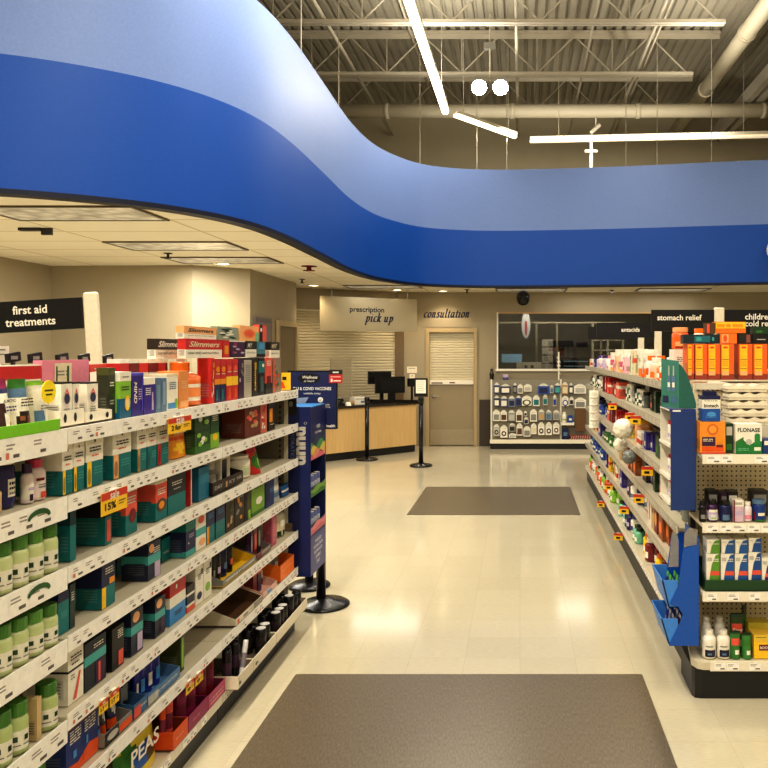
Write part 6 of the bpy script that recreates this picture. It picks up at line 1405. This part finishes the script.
front(.80, .86, lambda mb, x: wavy(mb, x, Yi, Yj, .80, .05, [(60, 120, 40), (120, 170, 60)]))
front(.57, .63, lambda mb, x: wavy(mb, x, Yi, Yj, .57, .05, [(206, 100, 120), (220, 130, 140)]))
def d4(mb, x):
    mb.face([(x, Yi, za), (x, Yj, za), (x, Yj, .555), (x, Yi, .555)], (76, 80, 136)); words(mb, x, ['FUELED', 'HYDRATION', 'SUPPORTS', 'EVERY', 'DAY'], .51, .24, .02)
front(za, .569, d4)
for z in (.565, .795):
    mb = MB(); mb.box(x0 + .007, x1 - .007, Yi, Yj, z, z + .006, 'w'); mb.build('shelf', M_CARD, t, off)
k = 0
for z in (.573, .803):
    for i in range(4):
        a, b = can_mbs(.02, .12, (110, 120, 170), 'w', (206, 208, 220)); o = a.build('tube', M_PLAS); b.build('cap', M_PLAS, o); o.location = (x1 - .035, Yi + .06 + .07 * i, z)
        tag(o, 'slim lilac tube in the navy cardboard tower, %s shelf, %s from the gondola' % ('lower' if z < .7 else 'upper', ORD[i]), 'tube', 'tubes in the navy cardboard tower')
# vaccine sign on its own post
t = thing('vaccine_sign', 'navy FLU and COVID vaccines sign on a black post behind the cardboard tower', 'sign', (-1.335, 5.16, 0)); off = t.location
mb = MB(); mb.lathe([(.165, .001), (.165, .012), (.14, .028), (.06, .04), (.04, .055)], 'k', n=26, cx=-1.31, cy=5.16); mb.build('base', M_PLAS, t, off)
mb = MB(); mb.bar((-1.335, 5.16, .04), (-1.335, 5.16, 1.5), .062, 'k', n=14, smooth=True); mb.build('pole', M_PLAS, t, off)
Ys = 5.105; X0, X1 = X_(288.5, Ys), X_(336, Ys)
mb = MB(); mb.box(X0 - .008, X1 + .008, Ys + .0, Ys + .02, 1.19, 1.577, (30, 32, 40)); fr = mb.build('sign_frame', M_PLAS, t, off)
mb = MB(); SB_ = (30, 38, 84); mb.box(X0, X1, Ys - .002, Ys - .0005, 1.188, 1.567, SB_); w_ = X1 - X0; xc = (X0 + X1) / 2; e = Ys - .0028
mb.face([(xc - .02 + .075 * math.cos(2 * PI * j / 20), e, 1.525 + .034 * math.sin(2 * PI * j / 20)) for j in range(20)], (18, 16, 24))
mb.text('Wellness', (xc - .014, e - .0006, 1.533), (1, 0, 0), (0, 0, 1), width=.1, col='w', shear=.25, bold=.02); mb.text('at heart', (xc - .02, e - .0006, 1.508), (1, 0, 0), (0, 0, 1), width=.07, col='w', shear=.25)
mb.text('FLU & COVID VACCINES', (xc, e, 1.457), (1, 0, 0), (0, 0, 1), width=w_ * .8, height=.021, col='w', bold=.025); mb.text('available today', (xc, e, 1.424), (1, 0, 0), (0, 0, 1), width=w_ * .36, col='w')
mb.face([(X0 + .03, e, 1.31), (X0 + .08, e, 1.305), (X0 + .135, e, 1.40), (X0 + .05, e, 1.395)], (150, 160, 180)); mb.face([(X0 + .04, e - .0005, 1.30), (X0 + .1, e - .0005, 1.30), (X0 + .1, e - .0005, 1.345), (X0 + .05, e - .0005, 1.35)], 'peach')
mb.face([(xc + .055 + .018 * math.cos(2 * PI * j / 16), e, 1.383 + .018 * math.sin(2 * PI * j / 16)) for j in range(16)], 'w'); mb.bar((xc + .047, e - .001, 1.383), (xc + .053, e - .001, 1.376), .004, SB_, .001); mb.bar((xc + .053, e - .001, 1.376), (xc + .064, e - .001, 1.392), .004, SB_, .001)
mb.text('safe and simple', (xc + .055, e, 1.35), (1, 0, 0), (0, 0, 1), width=.12, col='w'); mb.text('walk in any time', (xc + .055, e, 1.333), (1, 0, 0), (0, 0, 1), width=.13, col='w'); mb.text('health', (X1 - .035, e, 1.21), (1, 0, 0), (0, 0, 1), width=.06, col='w', bold=.03)
mb.build('poster', M_CARD, fr, off - off)
for c in fr.children: c.location = (-off.x, -off.y, 0)
t = thing('queue_post', 'black post with round base tucked behind the vaccine sign post', 'queue post', (X_(308, 5.55), 5.58, 0)); mb = MB(); mb.lathe([(.15, .001), (.15, .012), (.13, .026), (.05, .04)], 'k', n=22); mb.build('base', M_PLAS, t)
mb = MB(); mb.lathe([(.03, .03), (.03, .96), (.036, .97), (.036, 1.0)], 'k', n=12); mb.build('pole', M_PLAS, t)
t = [o for o in COL.objects if o.name == 'vaccine_sign'][0]
mb = MB(); Yf = Ys - .006; xa, xb_ = X_(329, Yf), X_(342.5, Yf); mb.box(xa, xb_, Yf - .002, Yf - .0005, Z_(383, Yf), Z_(374.5, Yf), 'red'); mb.box(xa, xb_, Yf - .002, Yf - .0005, Z_(374.4, Yf), Z_(369.8, Yf), 'dk')
mb.box(xa + .025, xb_ - .025, Yf - .003, Yf - .0021, Z_(373, Yf), Z_(371.6, Yf), 'w'); mb.box(xa + .01, xb_ - .012, Yf - .003, Yf - .0021, Z_(377.4, Yf), Z_(376.2, Yf), (240, 170, 160)); mb.box(xa + .03, xb_ - .01, Yf - .003, Yf - .0021, Z_(381.4, Yf), Z_(380.2, Yf), 'w'); mb.box(xa + .012, xa + .024, Yf - .003, Yf - .0021, Z_(382, Yf), Z_(378.6, Yf), 'w'); mb.build('side_flag', M_CARD, t, t.location)
# end-of-aisle flag, yellow tag
mb = MB(); yf = 4.716; mb.box(X_(285.5, yf), X_(296.5, yf), yf, yf + .002, Z_(415, yf), Z_(388, yf), (26, 20, 18)); mb.text('8', ((X_(285.5, yf) + X_(296.5, yf)) / 2, yf - .0008, Z_(404, yf)), (1, 0, 0), (0, 0, 1), height=.032, col='lgrey'); tag(mb.build('aisle_number_sign', M_CARD), 'small dark flag numbered 8 at the far end of the first-aid gondola', 'sign')
mb = MB(); yf = 4.66; xs = X_(281.5, yf); mb.box(xs, xs + .055, yf, yf + .002, 1.47, 1.575, 'yellow'); mb.face([(xs + .005, yf - .0006, 1.53), (xs + .03, yf - .0006, 1.53), (xs + .03, yf - .0006, 1.55), (xs + .005, yf - .0006, 1.55)], 'k'); mb.face([(xs, yf - .0006, 1.48), (xs + .025, yf - .0006, 1.48), (xs + .01, yf - .0006, 1.52), (xs, yf - .0006, 1.52)], 'dorange'); tag(mb.build('shelf_tag', M_CARD), 'yellow tag standing at the far end of the top shelf', 'tag')

# ================================================================== PEGBOARD DISPLAY UNDER THE WINDOW
Yp = 13.72; PX0, PX1 = X_(490, 13.5), 1.6
t = thing('pegboard_display', 'cream pegboard display of hanging packages under the dark window', 'shelving', (.5, Yp, 0)); off = t.location
mb = MB(); mb.box(PX0, PX1, Yp, Yp + .03, .05, 1.2, 'lgrey'); mb.build('pegboard_panel', mat('pegboard_grey', (150, 143, 124), .6), t, off)
for x in (PX0 + .002, X_(560, 13.7)):
    mb = MB(); mb.box(x, x + .03, Yp - .02, Yp - .001, .05, 1.215, 'w'); mb.build('upright', M_PAINT, t, off)
mb = MB(); mb.box(PX0, PX1, 13.45, Yp - .021, .11, .13, 'w'); dk = mb.build('base_deck', M_SHELF, t, off)
mb = MB(); mb.box(PX0, PX1, 13.44, 13.449, .1, .17, (238, 230, 208)); mb.build('price_strip', M_CARD, dk, off)
mb = MB(); mb.box(PX0 + .005, PX1, 13.46, Yp - .03, .001, .109, 'k'); mb.build('kick_plate', M_DARKM, t, off)
mb = MB(); mb.box(X_(561, 13.6), X_(574, 13.6), 13.55, Yp - .001, Z_(425, 13.6), Z_(422.5, 13.6), 'w'); mb.build('shelf', M_PAINT, t, off)
PK = [(494, 499.5, 382.5, 393.5, (40, 60, 120), 'w', 'blue card'), (500.5, 510.5, 384, 393.5, 'navy', 'w', 'wide navy card'), (513, 517, 383, 393, 'navy', 'grey', 'slim navy card'), (517.6, 523, 384, 393.5, 'w', 'grey', 'white card'), (524, 531.5, 384, 391.5, 'w', 'lgrey', 'white boxed card'), (538, 549, 383.5, 394, (40, 80, 160), 'navy', 'broad blue pack'), (550, 553.5, 385, 393, 'lgrey', 'bgrey', 'slim grey pack'), (554.5, 560.5, 383, 393.5, (50, 80, 110), 'lteal', 'slate blue pack'), (562, 568, 382, 394, 'tan', 'cream', 'tan card'), (569, 573, 383, 393.5, 'navy', 'w', 'navy slip'), (574, 586, 384, 393.5, 'w', 'lgrey', 'big white card'),
      (494, 499.5, 395.5, 406.5, 'navy', 'w', 'navy pack with white head'), (500.5, 507.5, 396, 407, (70, 80, 110), 'w', 'navy over white pack'), (516, 521, 395.5, 405.5, (40, 70, 120), 'navy', 'royal blue pack'), (522, 531.5, 395.5, 405.5, 'w', 'dgreen', 'white pack with green arch'), (533, 539.5, 395, 406, 'w', 'teal', 'white and teal pack'), (543, 547.5, 394.5, 405, 'lgrey', 'teal', 'slim grey-teal pack'), (553, 556.5, 394.5, 406, 'lgrey', 'blue', 'thin pack with blue head'), (562, 568.5, 395.5, 406, 'w', 'blue', 'white pack with blue disc'), (569.5, 573.5, 396.5, 405, 'w', 'k', 'small white pack'), (574.5, 586, 397.5, 408, 'w', 'grey', 'wide white pack'),
      (493, 499.7, 409.5, 421, 'w', 'grey', 'white pack with grey picture'), (500.5, 507, 410, 421, 'w', 'brown', 'white pack with brown picture'), (516, 522.5, 409.5, 422, 'w', 'brown', 'tall white pack'), (524, 527, 411, 416, 'w', 'k', 'tiny white pack'), (530, 537, 409, 421.5, 'w', 'grey', 'white pack with grey strip'), (508.3, 515, 410, 421, (160, 160, 150), 'lgrey', 'clear grey bag'), (538.3, 544.5, 409.5, 420, (170, 168, 156), 'tan', 'pale bag with tan label'), (545.8, 551.6, 410, 420, (150, 152, 146), 'bgrey', 'grey bag with slate label'), (553, 559.6, 410, 420, (176, 172, 158), 'grey', 'dull pale bag'), (524, 528.5, 417, 424, 'lgrey', 'navy', 'tiny grey pack'),
      (493.5, 499.5, 424, 436, 'lgrey', 'k', 'pack with black roll'), (500.3, 507.5, 425, 437.5, 'w', 'k', 'white pack with black roll'), (509, 516, 433, 438, 'w', 'lgrey', 'low white pack'), (508.5, 515, 396, 407, (120, 130, 150), 'navy', 'slate pack with navy print'), (509, 515.3, 423.2, 431.5, (170, 166, 152), 'dk', 'pale pack with charcoal label'), (516.5, 522.5, 423, 435.5, 'w', 'brown', 'white pack with brown foot'), (523.5, 530.5, 426, 436.5, 'w', 'grey', 'crumpled white pack'), (531, 536.5, 423, 434, 'w', 'cream', 'plain white pack'), (538, 544.5, 422, 435, 'w', 'k', 'white pack with black strap'), (545.5, 552, 422, 435, 'w', 'dk', 'white pack with charcoal strap'), (553, 559.5, 422, 434, 'w', 'brown', 'white pack with brown strap')]
for i, (a, b, c, d_, base, acc, lab) in enumerate(PK):
    y = 13.64; x0_, x1_, z0_, z1_ = X_(a, y), X_(b, y), Z_(d_, y), Z_(c, y); w_, h_ = x1_ - x0_, z1_ - z0_
    dsn = [('E', .5, .32, .34, .2, acc), ('E', .5, .32, .18, .1, base)] if 'roll' in lab or 'strap' in lab else ([('E', .5, .3, .44, .3, acc), ('E', .5, .3, .28, .2, base)] if 'arch' in lab or 'disc' in lab else [('R', .12, .1, .88, .58, acc)])
    mb = MB(); mb.box(-w_ / 2, w_ / 2, -.018, .018, 0, h_ * .76, base); mb.prism([(-w_ / 2, h_ * .76), (w_ / 2, h_ * .76), (w_ * .3, h_ * .9), (w_ * .12, h_), (-w_ * .12, h_), (-w_ * .3, h_ * .9)], 'y', -.004, .004, (232, 226, 208)); decals(mb, dsn + [('L', .2, .8, .7, 1, 'grey')], -w_ / 2, w_ / 2, 0, h_, -.0185)
    o = mb.build('hanging_pack', M_CARD); o.location = ((x0_ + x1_) / 2, y, z0_)
    hk = MB(); hk.bar((0, -.03, h_ * .93), (0, Yp - y - .001, h_ * .93), .008, 'silver', n=6); hk.build('peg_hook', M_METAL, o)
    row = ('top row', 'second row', 'third row', 'bottom row')[0 if c < 394.4 else 1 if c < 408.5 else 2 if c < 421.5 else 3]
    tag(o, lab + ' hanging in the %s of the pegboard display' % row, 'package', 'packages hanging on the pegboard display')
def pp(kind, name, a, b, c, d_, base, des, lab, cat, y=13.6, **o):
    w_ = (b - a) * y / F; h_ = (d_ - c) * y / F; ob = make(kind, name, w_, o.get('d', .08), h_, base, des, o); ob.location = (X_((a + b) / 2, y), y, o.get('z', Z_(d_, y))); tag(ob, lab, cat); return ob
zs_ = Z_(422.4, 13.6)
pp('bottle', 'bottle', 562, 566.5, 411.5, 422, 'w', [('R', .1, .3, .9, .5, 'lime')], 'white bottle with lime label on the small pegboard shelf', 'bottle', cap='w', z=zs_)
pp('box', 'carton', 568, 572.5, 415, 422, 'blue', [('R', .2, .3, .8, .6, 'w')], 'small blue carton on the small pegboard shelf', 'box', z=zs_)
pp('box', 'carton', 562, 568.5, 426, 438.5, 'navy', [('R', .2, .4, .8, .7, 'bgrey')], 'navy carton on the pegboard base deck', 'box', z=.131)
t = thing('wire_basket', 'reddish basket of small goods on the pegboard base deck', 'basket', (X_(580, 13.58), 13.58, .131)); mb = MB(); mb.loft([[(-.16, -.08, 0), (.16, -.08, 0), (.16, .08, 0), (-.16, .08, 0)], [(-.18, -.095, .1), (.18, -.095, .1), (.18, .095, .1), (-.18, .095, .1)]], (150, 70, 50), True); mb.build('basket_body', M_CARD, t); mb = MB()
for i in range(9): mb.bar((-.17 + i * .04, -.098, .02), (-.15 + i * .04, -.1, .1), .008, 'w', n=5)
mb.build('wire_lattice', M_PLAS, t)
mb = MB(); mb.box(X_(575, 13.62), X_(586, 13.62), 13.6, 13.61, Z_(431, 13.62), Z_(408.6, 13.62), (120, 88, 52))
for i in range(9): mb.box(X_(575, 13.62) + i * .022, X_(575, 13.62) + i * .022 + .005, 13.597, 13.6, Z_(430.5, 13.62), Z_(409, 13.62), (96, 68, 40))
mb.box(X_(575, 13.62) + .08, X_(575, 13.62) + .095, 13.611, Yp - .001, Z_(410, 13.62), Z_(409, 13.62), 'silver')
tag(mb.build('hanging_mat', M_CARD), 'ribbed brown mat hanging on the pegboard display', 'mat')
# white puffy packs beside the far end of the gondola
zt_ = 1.05
mbx = []
t = thing('clip_strip', 'long clip strip of white puffy packs hanging off the stomach-relief shelves, far part', 'clip strip', (.80, 8.3, 1.28)); mb = MB(); mb.box(-.008, .008, -.004, .004, -.40, .03, 'w'); mb.build('strip', M_PLAS, t); mb = MB(); mb.box(.0085, .0695, -.003, .003, -.014, -.006, 'w'); mb.build('hook', M_PLAS, t)
for i in range(5):
    mb = pouch_mb(.112, .042, .078, (234, 230, 212), [('E', .5, .5, .3, .3, (206, 206, 184)), ('B', .86, 1, 'w')]); o = mb.build('puff_pack', M_FOIL); o.location = (.798, 8.262, 1.21 - i * .081); o.rotation_euler = (0, 0, R(5 * (i % 3 - 1)))
    pg = MB(); pg.bar((0, .012, .07), (0, .036, .07), .006, 'w', n=5); pg.build('peg_loop', M_PLAS, o)
    tag(o, 'white puffy pack on the clip strip off the stomach-relief shelves, %s from the top' % ORD[i], 'package', 'white puffy packs on the clip strip')
# on top of the display
mb = MB(); mb.lathe([(.035, 0), (.04, .1), (.03, .15), (.02, .17), (.03, .185), (.02, .2)], 'dbrown', n=12); o = mb.build('bottle', M_PLAS); o.location = (X_(491.7, 13.73), 13.735, 1.201); tag(o, 'dark brown bottle on the top corner of the pegboard display', 'bottle')
o = carton_mb(.09, .03, .1, 'purple', [('B', .5, 1, 'lav'), ('L', .2, .8, .4, 2, 'w')]).build('price_card', M_CARD); o.location = (X_(505.5, 13.73), 13.735, 1.201); tag(o, 'small violet card on top of the pegboard display', 'card')
t = thing('display_pole', 'white pole rising from the pegboard display in front of the window', 'pole', (X_(558.7, 13.75), 13.768, .001)); mb = MB(); mb.bar((0, 0, 0.0), (0, 0, 1.7), .03, 'w', n=8); mb.build('pole', M_PAINT, t)
for i in range(4): mb = MB(); mb.bar((-.03, -.005, 1.4 + i * .07), (.03, -.005, 1.3 + i * .07), .014, 'w', n=6); mb.build('peg', M_PAINT, t)

# --- in the dim dispensary behind the glass
yd = 14.35
def dsp(name, a, b, c, d_, y, col, lab, cat, extra=None, dep=.1):
    t = thing(name, lab, cat, (X_((a + b) / 2, y), y, Z_(d_, y))); w_ = (b - a) * y / F; h_ = (d_ - c) * y / F; mb = MB(); mb.box(-w_ / 2, w_ / 2, 0, dep, 0, h_, col); mb.build('body', M_CARD, t)
    if extra: extra(t, w_, h_)
    return t
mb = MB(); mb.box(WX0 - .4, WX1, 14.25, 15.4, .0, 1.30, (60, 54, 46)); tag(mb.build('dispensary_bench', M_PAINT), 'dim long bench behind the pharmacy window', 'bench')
zb_ = 1.301
def blue(t, w, h): mb = MB(); mb.box(-w * .46, w * .46, -.004, -.0005, h * .1, h * .9, (120, 170, 196)); mb.build('face_panel', mat('lit_blue_panel', (130, 176, 204), .5, emit=.35), t)
t = dsp('blue_panel', 501, 522.5, 352.5, 373, 14.5, (40, 46, 52), 'pale blue panel sign behind the pharmacy window', 'sign'); t.location.z = zb_
mb = MB(); mb.box(-.19, .19, -.004, -.0008, .2, .36, (120, 170, 196)); mb.build('face_panel', mat('lit_blue_panel', (130, 176, 204), .5, emit=.3), t)
t = dsp('printer', 516.5, 541.5, 361.8, 373, 14.38, (222, 212, 186), 'cream machine with two round dials behind the pharmacy window', 'machine', dep=.09); t.location.z = zb_
for sx in (-.06, .06):
    mb = MB(); mb.lathe([(.03, 0), (.03, .012), (.022, .014), (.001, .014)], 'dk', n=16); o = mb.build('dial', M_PLAS, t); o.location = (sx, -.001, .125); o.rotation_euler = (R(90), 0, 0)
t = thing('document_rack', 'black rack of four pale papers behind the pharmacy window', 'rack', (X_(547.5, 14.6), 14.6, zb_)); mb = MB(); mb.box(-.14, .14, 0, .04, 0, .72, 'k'); mb.build('rack_body', M_CARD, t)
for i in range(4): mb = MB(); mb.box(-.105, .105, -.004, -.001, .04 + i * .155, .175 + i * .155, (150, 142, 124)); mb.build('paper', M_CARD, t)
for (a, lab) in ((536.5, 'nearer the cream machine'), (557, 'beside the rack of papers'), (601, 'farther along')):
    mb = MB(); x = X_(a, 14.8); mb.box(x - .02, x + .02, 14.78, 14.82, zb_, 2.25, (120, 108, 86)); tag(mb.build('partition_post', M_PAINT), 'tan partition post behind the pharmacy window, ' + lab, 'post')
mb = MB(); mb.box(WX0, 2.0, 14.78, 14.82, 2.251, 2.28, (150, 138, 110)); tag(mb.build('partition_rail', M_PAINT), 'tan rail across the partition posts behind the window', 'rail')
t = thing('lab_monitor', 'dark equipment with pale blue edges behind the window, by the gondola', 'machine', (X_(576, 14.5), 14.5, zb_)); mb = MB(); mb.box(-.25, .25, 0, .3, 0, .3, 'k'); mb.build('body', M_PLAS, t)
for i in range(3): mb = MB(); mb.box(-.23, .23, -.004, -.001, .03 + i * .09, .055 + i * .09, (120, 150, 160)); mb.build('drawer_edge', M_CARD, t)
t = thing('wall_unit', 'pale open shelf unit behind the window above the gondola', 'shelving', (X_(608, 15.2), 15.2, zb_))
for sx in (-.3, .0, .3): mb = MB(); mb.box(sx - .02, sx + .02, 0, .2, 0, 1.0, (168, 158, 130)); mb.build('side_panel', M_PAINT, t)
for z in (.42, .62, .96): mb = MB(); mb.box(-.28, -.02, 0, .2, z, z + .03, (168, 158, 130)); mb.box(.02, .28, 0, .2, z, z + .03, (168, 158, 130)); mb.build('shelf', M_PAINT, t)
t = thing('oval_sign', 'tall pale oval sign with a red bar behind the window', 'sign', (X_(526, 14.6), 14.6, 2.45)); mb = MB(); n = 20; mb.loft([[(.085 * math.cos(2 * PI * j / n), y_, -.24 + .25 * math.sin(2 * PI * j / n)) for j in range(n)] for y_ in (0, .02)], (170, 166, 160)); mb.build('disc', M_CARD, t); mb = MB(); mb.box(-.02, .02, -.003, -.0005, -.42, -.16, (150, 40, 36)); mb.build('red_bar', M_CARD, t); mb = MB(); mb.bar((0, .01, 0.0), (0, .01, .3), .01, 'grey'); mb.build('hanger', M_PAINT, t)

lt = bpy.data.lights.new('dispensary_fill', 'AREA'); lt.shape = 'RECTANGLE'; lt.size = 2.4; lt.size_y = .1; lt.energy = 60; lt.color = (.95, .95, 1)  # unseen fill light added to brighten the goods behind the glass
lo = bpy.data.objects.new('dispensary_fill', lt); lo.location = (.9, 14.1, 2.7); lo.rotation_euler = (R(30), 0, 0); COL.objects.link(lo)
# ================================================================== LIGHT AND CAMERA
def area(x, y, z, sx, sy, p, col=(1, .93, .81), rot=(0, 0, 0)):
    l = bpy.data.lights.new('row_and_fill_lamp', 'AREA'); l.shape = 'RECTANGLE'; l.size = sx; l.size_y = sy; l.energy = p; l.color = col
    o = bpy.data.objects.new('row_and_fill_lamp', l); o.location = (x, y, z); o.rotation_euler = rot; COL.objects.link(o); return o
for x, k in ((-1.4, 1.25), (1.3, .55), (5.2, .4)):
    for y in (-5.5, -1.5, 2.5, 6.2):
        area(x, y, 5.6, .14, 3.0 if y < 6 else 2.0, 105 * k * (.55 if x < 0 and y > 6 else 1))
        area(x, y, 5.66, .14, 3.0, 30 * k, rot=(PI, 0, 0))  # upward fill lamps, added to brighten the roof deck
area(-5.2, -3, 5.6, .14, 5, 90); area(-5.2, 2.2, 5.6, .14, 4, 90)
area(1.6, 10.2, 5.6, .14, 3.0, 45); area(5.2, 10.0, 5.6, .14, 3.0, 40)
area(-1.2, 9.8, 5.4, .12, 4.4, 55); area(-.55, 12.8, 5.4, 1.2, .12, 14, rot=(0, 0, R(52)))
area(-1.2, 9.8, 5.6, .12, 4.4, 60, rot=(PI, 0, 0)); area(2.6, 10.0, 5.6, .12, 4.4, 50, rot=(PI, 0, 0)); area(1.0, 12.9, 5.3, 5, .12, 42, rot=(R(80), 0, 0))  # added fill: two upward for the roof, one onto the back wall
for x, y in ((-3.5, 5.97), (-3.5, 7.8), (-3.5, 9.02), (-5.0, 7.0), (-2.2, 12.6), (1.2, 13.3), (2.6, 13.3)):
    area(x, y, 2.755, 1.1, .5, 34 if x < -3 else 7, col=(1, .97, .9))  # unseen fill lamps added under the soffit to brighten the bay
w = bpy.data.worlds.new('store'); SC.world = w; w.use_nodes = True
bg = w.node_tree.nodes['Background']; bg.inputs['Color'].default_value = (1, .88, .7, 1); bg.inputs['Strength'].default_value = .025
cam = bpy.data.cameras.new('camera'); cam.sensor_width = 36; cam.lens = 36 * F / 768; cam.shift_x = -(CX - 384) / 768; cam.shift_y = -(384 - CY) / 768
cam.clip_start = .02; cam.clip_end = 60
co = bpy.data.objects.new('camera', cam); co.location = (0, 0, H); co.rotation_euler = (R(90), 0, 0); COL.objects.link(co); SC.camera = co
SC.view_settings.view_transform = 'Standard'; SC.view_settings.look = 'None'; SC.view_settings.exposure = 0.5; SC.view_settings.gamma = .83
SC.cycles.max_bounces = 6; SC.cycles.diffuse_bounces = 4; SC.cycles.glossy_bounces = 3; SC.cycles.transparent_max_bounces = 8
SC.cycles.sample_clamp_indirect = 4.0
